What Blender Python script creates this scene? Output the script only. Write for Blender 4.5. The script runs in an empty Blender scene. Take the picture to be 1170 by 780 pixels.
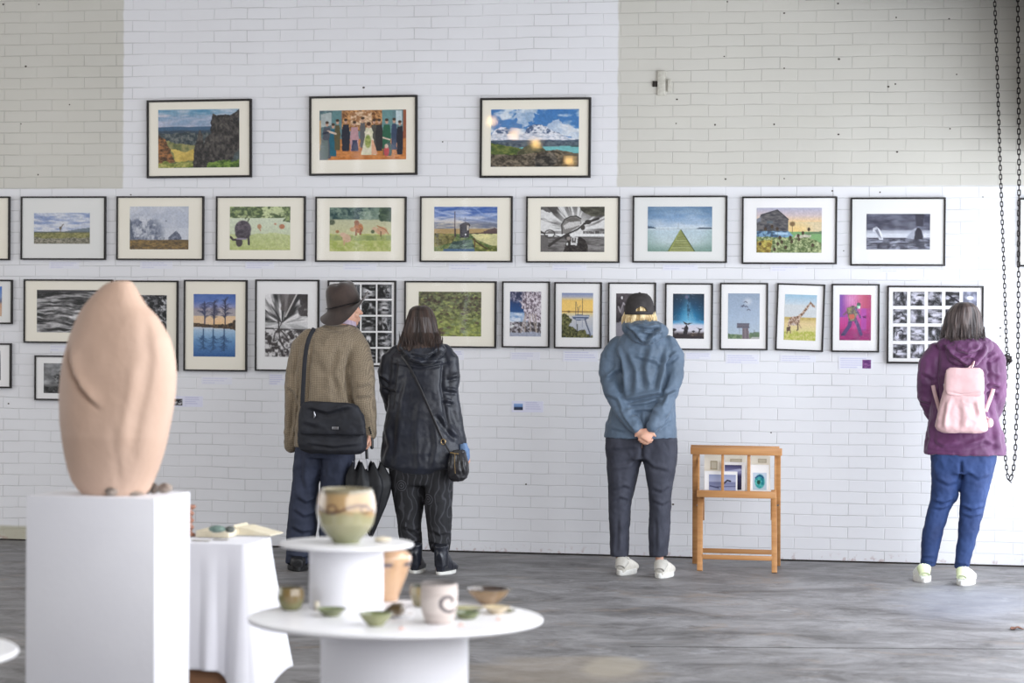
import bpy, bmesh, math, random
import numpy as np
from mathutils import Vector, Matrix
C = bpy.context.scene.collection
PI = math.pi
# ------------------------------------------------------------------ camera and un-projection
FPX = 3000.0
TH = math.radians(11.75); PITCH = math.atan(41/3000.0); ROLL = math.radians(0.39)
DC = 16.95
CAM = Vector((DC*math.sin(TH), -DC*math.cos(TH), 1.6))
_f = Vector((-math.sin(TH)*math.cos(PITCH), math.cos(TH)*math.cos(PITCH), -math.sin(PITCH)))
_r = _f.cross(Vector((0, 0, 1))).normalized(); _u = _r.cross(_f)
# the camera is rolled a little anticlockwise, so the room leans clockwise
RT = _r*math.cos(ROLL) + _u*math.sin(ROLL); UP = _u*math.cos(ROLL) - _r*math.sin(ROLL)
def ray(px, py):
    return _f + RT*((px-585)/FPX) - UP*((py-390)/FPX)
def Py(px, py, y=0.0):            # point on the plane y = const (parallel to the brick wall)
    d = ray(px, py); t = (y-CAM.y)/d.y; return CAM + d*t
def Pz(px, py, z=0.0):            # point on a level plane
    d = ray(px, py); t = (z-CAM.z)/d.z; return CAM + d*t
def scale_at(p):                  # pixels per metre at a point
    return FPX/((Vector(p)-CAM).dot(_f))

def lin(c):
    c = [x/255.0 for x in c[:3]]
    return tuple(x/12.92 if x <= 0.04045 else ((x+0.055)/1.055)**2.4 for x in c)
def lin_np(a):
    a = np.clip(a, 0, 255)/255.0
    return np.where(a <= 0.04045, a/12.92, ((a+0.055)/1.055)**2.4)

# ------------------------------------------------------------------ materials
MATS = {}
def newmat(name):
    m = bpy.data.materials.new(name); m.use_nodes = True
    nt = m.node_tree; b = nt.nodes['Principled BSDF']; MATS[name] = m
    return m, nt, b
def N(nt, t, **k):
    n = nt.nodes.new(t)
    for a, v in k.items():
        if a in n.bl_rna.properties: setattr(n, a, v)
        else: n.inputs[a.replace('_', ' ')].default_value = v
    return n
def pm(name, c1, c2=None, rough=0.6, scale=(8, 8, 8), detail=4, bump=0.0, bscale=None, metal=0, coat=0, spec=0.5, lo=0.35, hi=0.65, sheen=0, bdist=0.01):
    """two-tone noise material with optional bump"""
    m, nt, b = newmat(name)
    c1 = lin(c1); c2 = lin(c2) if c2 else c1
    tc = N(nt, 'ShaderNodeTexCoord'); mp = N(nt, 'ShaderNodeMapping')
    mp.inputs['Scale'].default_value = scale
    nt.links.new(tc.outputs['Object'], mp.inputs['Vector'])
    nz = N(nt, 'ShaderNodeTexNoise'); nz.inputs['Scale'].default_value = 1; nz.inputs['Detail'].default_value = detail
    nt.links.new(mp.outputs[0], nz.inputs['Vector'])
    cr = N(nt, 'ShaderNodeValToRGB')
    cr.color_ramp.elements[0].position = lo; cr.color_ramp.elements[0].color = (*c1, 1)
    cr.color_ramp.elements[1].position = hi; cr.color_ramp.elements[1].color = (*c2, 1)
    nt.links.new(nz.outputs['Fac'], cr.inputs[0]); nt.links.new(cr.outputs[0], b.inputs['Base Color'])
    b.inputs['Roughness'].default_value = rough; b.inputs['Metallic'].default_value = metal
    b.inputs['Coat Weight'].default_value = coat; b.inputs['Specular IOR Level'].default_value = spec
    b.inputs['Sheen Weight'].default_value = sheen
    if bump:
        n2 = N(nt, 'ShaderNodeTexNoise'); n2.inputs['Detail'].default_value = 3
        mp2 = N(nt, 'ShaderNodeMapping'); mp2.inputs['Scale'].default_value = bscale or scale
        nt.links.new(tc.outputs['Object'], mp2.inputs['Vector']); nt.links.new(mp2.outputs[0], n2.inputs['Vector'])
        n2.inputs['Scale'].default_value = 1
        bp = N(nt, 'ShaderNodeBump'); bp.inputs['Strength'].default_value = bump; bp.inputs['Distance'].default_value = bdist
        nt.links.new(n2.outputs['Fac'], bp.inputs['Height']); nt.links.new(bp.outputs[0], b.inputs['Normal'])
    return m
def attr_mat(name, rough=0.5, coat=0.0, spec=0.3, bump=0, bscale=(300, 300, 300)):
    m, nt, b = newmat(name)
    a = N(nt, 'ShaderNodeAttribute', attribute_name='Col')
    nt.links.new(a.outputs['Color'], b.inputs['Base Color'])
    b.inputs['Roughness'].default_value = rough; b.inputs['Coat Weight'].default_value = coat
    b.inputs['Specular IOR Level'].default_value = spec
    if bump:
        tc = N(nt, 'ShaderNodeTexCoord'); mp = N(nt, 'ShaderNodeMapping'); mp.inputs['Scale'].default_value = bscale
        nt.links.new(tc.outputs['Object'], mp.inputs['Vector'])
        n2 = N(nt, 'ShaderNodeTexNoise'); n2.inputs['Scale'].default_value = 1; n2.inputs['Detail'].default_value = 3
        nt.links.new(mp.outputs[0], n2.inputs['Vector'])
        bp = N(nt, 'ShaderNodeBump'); bp.inputs['Strength'].default_value = bump; bp.inputs['Distance'].default_value = 0.005
        nt.links.new(n2.outputs['Fac'], bp.inputs['Height']); nt.links.new(bp.outputs[0], b.inputs['Normal'])
    return m

# ------------------------------------------------------------------ mesh helpers
class MB:
    """collects shapes into one mesh"""
    def __init__(s): s.v = []; s.f = []; s.n = 0
    def add(s, v, f):
        v = [tuple(p) for p in v]
        s.f += [tuple(i+s.n for i in q) for q in f]; s.v += v; s.n += len(v); return s
    def box(s, lo, hi, M=None, bev=0.0):
        bm = bmesh.new(); bmesh.ops.create_cube(bm, size=1)
        for v in bm.verts:
            v.co = Vector([lo[i]+(v.co[i]+0.5)*(hi[i]-lo[i]) for i in range(3)])
        if bev: bmesh.ops.bevel(bm, geom=bm.edges[:], offset=bev, segments=2, affect='EDGES', profile=0.5)
        if M is not None: bm.transform(M)
        bm.verts.index_update(); s.add([v.co for v in bm.verts], [[v.index for v in f.verts] for f in bm.faces]); bm.free(); return s
    def bar(s, a, b, w, d, up=(0, 0, 1), bev=0.0):     # rectangular bar from a to b; w across, d along up
        a = Vector(a); b = Vector(b); t = (b-a); L = t.length; t.normalize()
        x = t.cross(Vector(up)).normalized(); z = x.cross(t)
        M = Matrix.Translation(a) @ Matrix((x, t, z)).transposed().to_4x4()
        return s.box((-w/2, 0, -d/2), (w/2, L, d/2), M, bev)
    def tube(s, pts, rad, n=12, caps=True, up=None, closed=False, power=2.0):
        """rad: number, list of numbers or list of (ru, rv)"""
        P = [Vector(p) for p in pts]; m = len(P)
        R = [rad]*m if not isinstance(rad, (list, tuple)) or (isinstance(rad, tuple)) else list(rad)
        T = []
        for i in range(m):
            if closed: t = P[(i+1) % m]-P[i-1]
            else: t = P[min(i+1, m-1)]-P[max(i-1, 0)]
            T.append(t.normalized())
        ref = Vector(up) if up is not None else (Vector((0, -1, 0)) if abs(T[0].y) < 0.9 else Vector((0, 0, 1)))
        vs = []
        nrm = None
        for i in range(m):
            if up is not None or nrm is None: base = ref
            else: base = nrm
            w = (base - T[i]*base.dot(T[i]))
            if w.length < 1e-6: w = T[i].orthogonal()
            w.normalize(); u = w.cross(T[i]); nrm = w
            r = R[i]; ru, rv = (r if isinstance(r, (tuple, list)) else (r, r))
            for k in range(n):
                a = 2*PI*k/n; ca, sa = math.cos(a), math.sin(a)
                ca = math.copysign(abs(ca)**(2/power), ca); sa = math.copysign(abs(sa)**(2/power), sa)
                vs.append(P[i]+u*(ca*ru)+w*(sa*rv))
        fs = []
        for i in range(m if closed else m-1):
            j = (i+1) % m
            for k in range(n):
                k2 = (k+1) % n; fs.append((i*n+k, i*n+k2, j*n+k2, j*n+k))
        if caps and not closed:
            fs.append(tuple(range(n))[::-1]); fs.append(tuple((m-1)*n+k for k in range(n)))
        return s.add(vs, fs)
    def rings(s, rings, n=32, power=2.2, cap=True):
        """level rings (cx, cy, z, rx, ry[, power])"""
        vs = []
        for r in rings:
            cx, cy, z, rx, ry = r[:5]; pw = r[5] if len(r) > 5 else power
            for k in range(n):
                a = 2*PI*k/n; ca, sa = math.cos(a), math.sin(a)
                ca = math.copysign(abs(ca)**(2/pw), ca); sa = math.copysign(abs(sa)**(2/pw), sa)
                vs.append((cx+rx*ca, cy+ry*sa, z))
        fs = []
        m = len(rings)
        for i in range(m-1):
            for k in range(n):
                k2 = (k+1) % n; fs.append((i*n+k, i*n+k2, (i+1)*n+k2, (i+1)*n+k))
        if cap: fs.append(tuple(range(n))[::-1]); fs.append(tuple((m-1)*n+k for k in range(n)))
        return s.add(vs, fs)
    def lathe(s, prof, c=(0, 0, 0), n=48, cap=False):
        c = Vector(c); vs = []
        for r, z in prof:
            for k in range(n): vs.append((c.x+r*math.cos(2*PI*k/n), c.y+r*math.sin(2*PI*k/n), c.z+z))
        fs = []; m = len(prof)
        for i in range(m-1):
            for k in range(n):
                k2 = (k+1) % n; fs.append((i*n+k, i*n+k2, (i+1)*n+k2, (i+1)*n+k))
        if prof[0][0] > 1e-5: fs.append(tuple(range(n))[::-1])
        if prof[-1][0] > 1e-5 or cap: fs.append(tuple((m-1)*n+k for k in range(n)))
        return s.add(vs, fs)
    def ball(s, c, r, seg=16, rng=10, M=None):
        bm = bmesh.new(); bmesh.ops.create_uvsphere(bm, u_segments=seg, v_segments=rng, radius=1)
        r = (r, r, r) if not isinstance(r, (tuple, list)) else r
        for v in bm.verts: v.co = Vector([v.co[i]*r[i] for i in range(3)])
        if M is not None: bm.transform(M)
        for v in bm.verts: v.co += Vector(c)
        bm.verts.index_update(); s.add([v.co for v in bm.verts], [[v.index for v in f.verts] for f in bm.faces]); bm.free(); return s

def tag(o, label=None, cat=None, group=None, kind=None):
    if label: o['label'] = label
    if cat: o['category'] = cat
    if group: o['group'] = group
    if kind: o['kind'] = kind
    return o
def thing(name, loc, label, cat, group=None):
    o = bpy.data.objects.new(name, None); C.objects.link(o); o.location = loc; o.empty_display_size = 0.1
    return tag(o, label, cat, group)
def worldloc(o):
    l = Vector((0, 0, 0))
    while o is not None: l += o.location; o = o.parent
    return l
def link(name, me, mat, parent=None, org=None):
    o = bpy.data.objects.new(name, me); C.objects.link(o)
    if mat is not None:
        for m in (mat if isinstance(mat, (list, tuple)) else [mat]): me.materials.append(MATS[m] if isinstance(m, str) else m)
    if parent is not None: o.parent = parent
    return o
def obj(name, mb, mat, parent=None, smooth=None, label=None, cat=None, group=None, kind=None, clean=False, matrix=None, org=None):
    """mb in world coordinates -> ONE mesh object; smooth = sharp-edge angle in degrees"""
    v = np.array(mb.v, dtype=float).reshape(-1, 3)
    if parent is not None and org is None: o0 = np.array(worldloc(parent))
    elif org is not None: o0 = np.array(org)
    else: o0 = np.array([(v[:, 0].min()+v[:, 0].max())/2, (v[:, 1].min()+v[:, 1].max())/2, v[:, 2].min()])
    me = bpy.data.meshes.new(name)
    me.from_pydata((v-o0).tolist(), [], [list(f) for f in mb.f])
    if clean:
        bm = bmesh.new(); bm.from_mesh(me); bmesh.ops.recalc_face_normals(bm, faces=bm.faces[:]); bm.to_mesh(me); bm.free()
    me.update()
    if smooth is not None:
        me.polygons.foreach_set('use_smooth', [True]*len(me.polygons))
        if smooth < 180: me.set_sharp_from_angle(angle=math.radians(smooth))
    o = link(name, me, mat, parent)
    if parent is None: o.location = o0
    elif org is not None: o.location = Vector(o0)-worldloc(parent)
    return tag(o, label, cat, group, kind)
def mesh_np(name, V, F, mat, parent=None, col=None, smooth=True, o0=None):
    """V world (n,3) array, F (m,4) or list -> object"""
    if o0 is None:
        o0 = np.array(worldloc(parent)) if parent is not None else np.array([(V[:, 0].min()+V[:, 0].max())/2, (V[:, 1].min()+V[:, 1].max())/2, V[:, 2].min()])
    me = bpy.data.meshes.new(name); me.from_pydata((V-o0).tolist(), [], F.tolist() if hasattr(F, 'tolist') else F); me.update()
    if smooth: me.polygons.foreach_set('use_smooth', [True]*len(me.polygons))
    if col is not None: set_col(me, col)
    o = link(name, me, mat, parent)
    if parent is None: o.location = o0
    return o
def set_col(me, col):
    a = me.color_attributes.new('Col', 'FLOAT_COLOR', 'POINT')
    c = np.ones((len(me.vertices), 4), dtype=np.float32); c[:, :3] = col
    a.data.foreach_set('color', c.ravel())

# ------------------------------------------------------------------ noise in numpy
def _h(ix, iy, iz, seed):
    n = (ix*374761393 + iy*668265263 + iz*2147483647 + seed*1274126177) & 0xffffffff
    n = ((n ^ (n >> 13))*1274126177) & 0xffffffff
    n = n ^ (n >> 16)
    return (n & 0xffff)/65535.0
def vnoise(x, y, z=None, seed=0):
    if z is None: z = np.zeros_like(x)
    x, y, z = [np.asarray(a, dtype=float) for a in (x, y, z)]
    xi, yi, zi = [np.floor(a).astype(np.int64) for a in (x, y, z)]
    fx, fy, fz = x-xi, y-yi, z-zi
    fx, fy, fz = [t*t*(3-2*t) for t in (fx, fy, fz)]
    r = 0
    for dx in (0, 1):
        for dy in (0, 1):
            for dz in (0, 1):
                w = (fx if dx else 1-fx)*(fy if dy else 1-fy)*(fz if dz else 1-fz)
                r = r + w*_h(xi+dx, yi+dy, zi+dz, seed)
    return r
def fbm(x, y, z=None, seed=0, oc=4):
    r = 0; a = 0.5; t = 0; k = 1.0
    for i in range(oc):
        r = r + a*vnoise(x*k+i*17.3, y*k+i*9.1, None if z is None else z*k, seed+i); t += a; a *= .5; k *= 2
    return r/t

# ------------------------------------------------------------------ small raster painter for the prints
class Cv:
    def __init__(s, w, h, c=(128, 128, 128)):
        s.w, s.h = w, h; s.A = np.ones((h, w, 3))*np.array(c, float)
        s.X, s.Y = np.meshgrid((np.arange(w)+.5)/w, (np.arange(h)+.5)/h); s.asp = w/h
        s.e = 0.8/h
    def blend(s, m, c, a=1.0):
        m = np.clip(m, 0, 1)[..., None]*a; c = np.array(c, float)
        s.A = s.A*(1-m)+c*m; return s
    def grad(s, stops, y0=0, y1=1, mask=None):
        ys = [q[0] for q in stops]; t = (s.Y-y0)/(y1-y0)
        c = np.stack([np.interp(t, ys, [q[1][i] for q in stops]) for i in range(3)], -1)
        m = ((s.Y >= y0) & (s.Y <= y1)).astype(float) if mask is None else mask
        return s.blend(m, c)
    def n(s, sx, sy, seed=0, oc=4): return fbm(s.X*sx, s.Y*sy, None, seed, oc)
    def tex(s, mask, sx, sy, c1, c2, seed=0, lo=.35, hi=.65, a=1.0, oc=4):
        t = np.clip((.65*s.n(sx*1.35, sy*1.35, seed, oc)+.35*s.n(sx*3.1, sy*3.1, seed+50, 2)-lo)/(hi-lo), 0, 1)[..., None]
        c = np.array(c1, float)*(1-t)+np.array(c2, float)*t
        return s.blend(mask, c, a)
    def ellm(s, cx, cy, rx, ry, soft=None, rot=0):
        soft = soft or .15; dx = (s.X-cx)*s.asp; dy = s.Y-cy
        c, q = math.cos(rot), math.sin(rot); dx, dy = dx*c+dy*q, -dx*q+dy*c
        d = np.sqrt((dx/(rx*s.asp))**2+(dy/ry)**2); return np.clip((1-d)/soft+.5, 0, 1)
    def ell(s, cx, cy, rx, ry, c, soft=None, a=1, rot=0): return s.blend(s.ellm(cx, cy, rx, ry, soft, rot), c, a)
    def polym(s, pts, jag=0, seed=0):
        X, Y = s.X, s.Y
        if jag: X = X+(s.n(22, 22, seed, 3)-.5)*jag; Y = Y+(s.n(22, 22, seed+5, 3)-.5)*jag
        ins = np.zeros(X.shape, bool); n = len(pts)
        for i in range(n):
            x0, y0 = pts[i]; x1, y1 = pts[(i+1) % n]
            if y0 == y1: continue
            c = ((y0 > Y) != (y1 > Y)) & (X < (x1-x0)*(Y-y0)/(y1-y0)+x0); ins ^= c
        return ins.astype(float)
    def poly(s, pts, c, a=1, jag=0, seed=0): return s.blend(s.polym(pts, jag, seed), c, a)
    def linem(s, pts, w, soft=1.0):
        m = np.zeros(s.X.shape)
        for (x0, y0), (x1, y1) in zip(pts, pts[1:]):
            ax, ay, bx, by = x0*s.asp, y0, x1*s.asp, y1; dx, dy = bx-ax, by-ay
            L = dx*dx+dy*dy+1e-9; t = np.clip(((s.X*s.asp-ax)*dx+(s.Y-ay)*dy)/L, 0, 1)
            d = np.hypot(s.X*s.asp-ax-t*dx, s.Y-ay-t*dy); m = np.maximum(m, np.clip((w/2-d)/(s.e*soft)+.5, 0, 1))
        return m
    def line(s, pts, w, c, a=1, soft=1.0): return s.blend(s.linem(pts, w, soft), c, a)
    def below(s, y, amp=0, f=6, seed=0, slope=0, soft=None):
        soft = soft or s.e
        b = y+slope*(s.X-.5)+(fbm(s.X*f, s.X*0, None, seed, 4)-.5)*2*amp
        return np.clip((s.Y-b)/soft+.5, 0, 1)

def wall_grid(name, cv, cx, cz, w, h, tilt, y, mat, parent, gain=1.0):
    """a print: a fine grid in the wall plane that carries its picture as vertex colours"""
    nw, nh = cv.w, cv.h
    U, V = np.meshgrid(np.linspace(-w/2, w/2, nw), np.linspace(h/2, -h/2, nh))
    ct, st = math.cos(tilt), math.sin(tilt)
    X = cx+U*ct-V*st; Z = cz+U*st+V*ct
    P = np.stack([X.ravel(), np.full(X.size, y), Z.ravel()], -1)
    idx = np.arange(nw*nh).reshape(nh, nw)
    F = np.stack([idx[:-1, :-1], idx[1:, :-1], idx[1:, 1:], idx[:-1, 1:]], -1).reshape(-1, 4)
    return mesh_np(name, P, F, mat, parent, col=lin_np(cv.A).reshape(-1, 3)*gain, smooth=False)
# ------------------------------------------------------------------ materials of the room
XL, XR, YR, ZC = -9.0, 3.75, -26.0, 4.6
COURSE = 0.0739
def brick_mat(name):
    m, nt, b = newmat(name); L = nt.links.new
    tc = N(nt, 'ShaderNodeTexCoord'); sp = N(nt, 'ShaderNodeSeparateXYZ'); L(tc.outputs['Object'], sp.inputs[0])
    cb = N(nt, 'ShaderNodeCombineXYZ'); L(sp.outputs['X'], cb.inputs['X']); L(sp.outputs['Z'], cb.inputs['Y'])
    nz = N(nt, 'ShaderNodeTexNoise'); nz.inputs['Scale'].default_value = 3.2; nz.inputs['Detail'].default_value = 3
    L(cb.outputs[0], nz.inputs['Vector'])
    mixv = N(nt, 'ShaderNodeVectorMath', operation='MULTIPLY_ADD'); L(nz.outputs['Color'], mixv.inputs[0])
    mixv.inputs[1].default_value = (0.018, 0.018, 0); L(cb.outputs[0], mixv.inputs[2])
    off = N(nt, 'ShaderNodeVectorMath', operation='ADD'); L(mixv.outputs[0], off.inputs[0]); off.inputs[1].default_value = (-0.009+BRX, -0.009+20*COURSE*2, 0)
    br = N(nt, 'ShaderNodeTexBrick'); br.offset = 0.5; br.offset_frequency = 2
    br.inputs['Scale'].default_value = 1; br.inputs['Brick Width'].default_value = 0.2265; br.inputs['Row Height'].default_value = COURSE
    br.inputs['Mortar Size'].default_value = 0.0042; br.inputs['Mortar Smooth'].default_value = 0.75; br.inputs['Bias'].default_value = 0
    br.inputs['Color1'].default_value = (0.0, 0, 0, 1); br.inputs['Color2'].default_value = (1, 1, 1, 1)
    L(off.outputs[0], br.inputs['Vector'])
    # which paint: fresh white panel or the old beige
    def gt(sock, v, e=0.006):
        n = N(nt, 'ShaderNodeMapRange'); n.inputs['From Min'].default_value = v-e; n.inputs['From Max'].default_value = v+e
        L(sock, n.inputs['Value']); return n.outputs[0]
    nedge = N(nt, 'ShaderNodeTexNoise'); nedge.inputs['Scale'].default_value = 9; L(cb.outputs[0], nedge.inputs['Vector'])
    def jit(sock, amt):
        n = N(nt, 'ShaderNodeMath', operation='MULTIPLY_ADD'); L(nedge.outputs['Fac'], n.inputs[0]); n.inputs[1].default_value = amt
        L(sock, n.inputs[2]); return n.outputs[0]
    X = jit(sp.outputs['X'], 0.02); Z = jit(sp.outputs['Z'], 0.006)
    def mth(op, a, b_):
        n = N(nt, 'ShaderNodeMath', operation=op)
        for i, q in enumerate((a, b_)):
            if isinstance(q, (int, float)): n.inputs[i].default_value = q
            else: L(q, n.inputs[i])
        return n.outputs[0]
    zl = Py(60, 215.5).z; zr = Py(930, 212.5).z
    left = mth('MULTIPLY', gt(Z, zl+.003), mth('SUBTRACT', 1, gt(X, Py(141, 110).x+.01)))
    right = mth('MULTIPLY', gt(Z, zr+.003), gt(X, Py(706, 110).x+.01))
    beige = mth('MAXIMUM', left, right)
    n1 = N(nt, 'ShaderNodeTexNoise'); n1.inputs['Scale'].default_value = 1.3; n1.inputs['Detail'].default_value = 5; L(cb.outputs[0], n1.inputs['Vector'])
    def ramp(sock, c1, c2, lo=.3, hi=.7):
        r = N(nt, 'ShaderNodeValToRGB'); r.color_ramp.elements[0].color = (*lin(c1), 1); r.color_ramp.elements[1].color = (*lin(c2), 1)
        r.color_ramp.elements[0].position = lo; r.color_ramp.elements[1].position = hi; L(sock, r.inputs[0]); return r.outputs[0]
    white = ramp(n1.outputs['Fac'], (229, 228, 231), (235, 235, 238)); beig = ramp(n1.outputs['Fac'], (203, 200, 191), (211, 208, 199))
    def mix(f, a, b_, blend='MIX'):
        n = N(nt, 'ShaderNodeMix', data_type='RGBA', blend_type=blend)
        if isinstance(f, (int, float)): n.inputs[0].default_value = f
        else: L(f, n.inputs[0])
        for i, q in ((6, a), (7, b_)):
            if isinstance(q, tuple): n.inputs[i].default_value = (*q, 1)
            else: L(q, n.inputs[i])
        return n.outputs[2]
    col = mix(beige, white, beig)
    # a fresh strip of brighter white just under the beige, and the band of lower wall
    col = mix(mth('MULTIPLY', br.outputs['Color'], 0.06), col, (0.62, 0.62, 0.64))
    # joints a touch darker, patchily, some of their bevel shading put into the colour
    n2 = N(nt, 'ShaderNodeTexNoise'); n2.inputs['Scale'].default_value = 2.4; n2.inputs['Detail'].default_value = 6; L(cb.outputs[0], n2.inputs['Vector'])
    mr = N(nt, 'ShaderNodeMapRange'); mr.inputs['From Min'].default_value = .42; mr.inputs['From Max'].default_value = .62; mr.inputs['To Min'].default_value = .05; mr.inputs['To Max'].default_value = .30
    L(n2.outputs['Fac'], mr.inputs['Value'])
    col = mix(mth('MULTIPLY', br.outputs['Fac'], mr.outputs[0]), col, lin((120, 118, 116)))
    # flaked base course: yellowish bare brick at the far left, pink scuffs along the bottom
    low = mth('SUBTRACT', 1, gt(Z, 0.10, 0.01)); farl = mth('SUBTRACT', 1, gt(X, Py(100, 600).x, 0.3))
    col = mix(mth('MULTIPLY', mth('MULTIPLY', low, farl), gt(n2.outputs['Fac'], .40, .08)), col, lin((190, 186, 168)))
    n3 = N(nt, 'ShaderNodeTexNoise'); n3.inputs['Scale'].default_value = 26; n3.inputs['Detail'].default_value = 4; L(cb.outputs[0], n3.inputs['Vector'])
    low2 = mth('SUBTRACT', 1, gt(Z, 0.035, 0.03))
    col = mix(mth('MULTIPLY', mth('MULTIPLY', low2, gt(n3.outputs['Fac'], .60, .04)), .55), col, lin((168, 120, 112)))
    L(col, b.inputs['Base Color']); b.inputs['Roughness'].default_value = 0.55; b.inputs['Specular IOR Level'].default_value = 0.35
    # relief
    h = mth('SUBTRACT', mth('MULTIPLY', n3.outputs['Fac'], 0.12), mth('MULTIPLY', br.outputs['Fac'], 0.9))
    bp = N(nt, 'ShaderNodeBump'); bp.inputs['Strength'].default_value = 0.45; bp.inputs['Distance'].default_value = 0.006
    L(h, bp.inputs['Height']); L(bp.outputs[0], b.inputs['Normal'])
    return m
BRX = -(Py(948, 618).x) + 0.2265*40
brick_mat('white_painted_brick')

def floor_mat():
    m, nt, b = newmat('worn_concrete'); L = nt.links.new
    tc = N(nt, 'ShaderNodeTexCoord')
    def noise(scale, det=6, dist=0.0, sc=(1, 1, 1), rough=.5):
        mp = N(nt, 'ShaderNodeMapping'); mp.inputs['Scale'].default_value = sc; L(tc.outputs['Object'], mp.inputs['Vector'])
        n = N(nt, 'ShaderNodeTexNoise'); n.inputs['Scale'].default_value = scale; n.inputs['Detail'].default_value = det
        n.inputs['Distortion'].default_value = dist; n.inputs['Roughness'].default_value = rough; L(mp.outputs[0], n.inputs['Vector']); return n.outputs['Fac']
    def ramp(s, c1, c2, lo, hi):
        r = N(nt, 'ShaderNodeValToRGB'); r.color_ramp.elements[0].color = (*lin(c1), 1); r.color_ramp.elements[1].color = (*lin(c2), 1)
        r.color_ramp.elements[0].position = lo; r.color_ramp.elements[1].position = hi; L(s, r.inputs[0]); return r.outputs[0]
    def mix(f, a, b_, k=1.0):
        n = N(nt, 'ShaderNodeMix', data_type='RGBA')
        mm = N(nt, 'ShaderNodeMath', operation='MULTIPLY'); L(f, mm.inputs[0]); mm.inputs[1].default_value = k; L(mm.outputs[0], n.inputs[0])
        for i, q in ((6, a), (7, b_)):
            if isinstance(q, tuple): n.inputs[i].default_value = (*q, 1)
            else: L(q, n.inputs[i])
        return n.outputs[2]
    base = ramp(noise(2.8, 9, .6, (.7, .9, 1), .75), (78, 75, 74), (140, 138, 139), .36, .62)
    d1 = ramp(noise(5.0, 9, .8, (.8, 1.0, 1), .78), (0, 0, 0), (255, 255, 255), .56, .66)
    col = mix(d1, base, lin((76, 72, 70)), .8)
    d2 = ramp(noise(3.2, 8, .8, (.7, .9, 1), .7), (0, 0, 0), (255, 255, 255), .56, .70)
    col = mix(d2, col, lin((136, 121, 108)), .7)
    d3 = ramp(noise(4.0, 8, .8, (.9, 1.0, 1), .75), (0, 0, 0), (255, 255, 255), .60, .68)
    col = mix(d3, col, lin((176, 176, 180)), .45)
    # a pale brown water-stained patch with its own outline beside the round table; the bluish patch at the right is daylight painted in
    def stain_or_daylight(col, c, sx, sy, rgb, k, lo=.8, hi=1.15):
        sb = N(nt, 'ShaderNodeVectorMath', operation='SUBTRACT'); L(tc.outputs['Object'], sb.inputs[0]); sb.inputs[1].default_value = (c.x, c.y, 0)
        ml = N(nt, 'ShaderNodeVectorMath', operation='MULTIPLY'); L(sb.outputs[0], ml.inputs[0]); ml.inputs[1].default_value = (1/sx, 1/sy, 0)
        ln = N(nt, 'ShaderNodeVectorMath', operation='LENGTH'); L(ml.outputs[0], ln.inputs[0])
        ad = N(nt, 'ShaderNodeMath', operation='MULTIPLY_ADD'); L(noise(3.2, 6, .5), ad.inputs[0]); ad.inputs[1].default_value = .9; L(ln.outputs['Value'], ad.inputs[2])
        mp_ = N(nt, 'ShaderNodeMapRange'); mp_.inputs['From Min'].default_value = lo+.45; mp_.inputs['From Max'].default_value = hi+.45; mp_.inputs['To Min'].default_value = 1; mp_.inputs['To Max'].default_value = 0
        L(ad.outputs[0], mp_.inputs['Value']); return mix(mp_.outputs[0], col, lin(rgb), k)
    col = stain_or_daylight(col, Pz(640, 768), .42, .50, (146, 132, 112), .42); col = stain_or_daylight(col, Pz(700, 762), .14, .30, (168, 158, 140), .5)
    col = stain_or_daylight(col, Pz(1105, 688), .45, 1.0, (142, 146, 160), .45, .5, 1.1)
    L(col, b.inputs['Base Color'])
    rr = N(nt, 'ShaderNodeMapRange'); rr.inputs['To Min'].default_value = .38; rr.inputs['To Max'].default_value = .68; L(noise(4, 5), rr.inputs['Value'])
    L(rr.outputs[0], b.inputs['Roughness'])
    bp = N(nt, 'ShaderNodeBump'); bp.inputs['Strength'].default_value = .35; bp.inputs['Distance'].default_value = .006
    L(noise(14, 8, .3), bp.inputs['Height']); L(bp.outputs[0], b.inputs['Normal'])
floor_mat()
pm('grey_soffit', (120, 118, 115), (135, 133, 130), .8, (1, 1, 1))
pm('plain_white_wall', (205, 205, 205), (215, 215, 215), .8, (1, 1, 1), bump=.2, bscale=(30, 30, 30))
pm('dark_gap', (34, 30, 28), (50, 44, 40), .9, (20, 20, 20))
pm('hole_dark', (78, 70, 64), None, .9)
pm('painted_metal', (206, 203, 192), (188, 184, 172), .5, (60, 60, 60))
pm('black_frame', (30, 27, 27), (38, 35, 34), .42, (30, 30, 30), spec=.4)
pm('mat_cream', (246, 240, 226), (244, 238, 223), .9, (4, 4, 4), spec=.1)
pm('mat_white', (245, 243, 242), (243, 241, 240), .9, (4, 4, 4), spec=.1)
pm('mat_cool', (236, 235, 232), (233, 233, 230), .9, (4, 4, 4), spec=.1)
attr_mat('print_ink', .55, 0, .2)
pm('frame_backing', (120, 105, 85), None, .8)
def glass_mat(name='picture_glass', boost=1.0):
    m, nt, b = newmat(name); L = nt.links.new
    nt.nodes.remove(b); out = nt.nodes['Material Output']
    t = N(nt, 'ShaderNodeBsdfTransparent'); g = N(nt, 'ShaderNodeBsdfGlossy'); g.inputs['Roughness'].default_value = 0.03
    ms = N(nt, 'ShaderNodeMixShader'); ms.inputs[0].default_value = .045; L(t.outputs[0], ms.inputs[1]); L(g.outputs[0], ms.inputs[2]); L(ms.outputs[0], out.inputs['Surface'])
glass_mat()
def emis(name, col, s):
    m, nt, b = newmat(name)
    b.inputs['Base Color'].default_value = (0, 0, 0, 1); b.inputs['Emission Color'].default_value = (*lin(col), 1); b.inputs['Emission Strength'].default_value = s
emis('daylight_pane', (235, 240, 255), 2.6); emis('lamp_glow', (255, 205, 130), 40.0)

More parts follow.
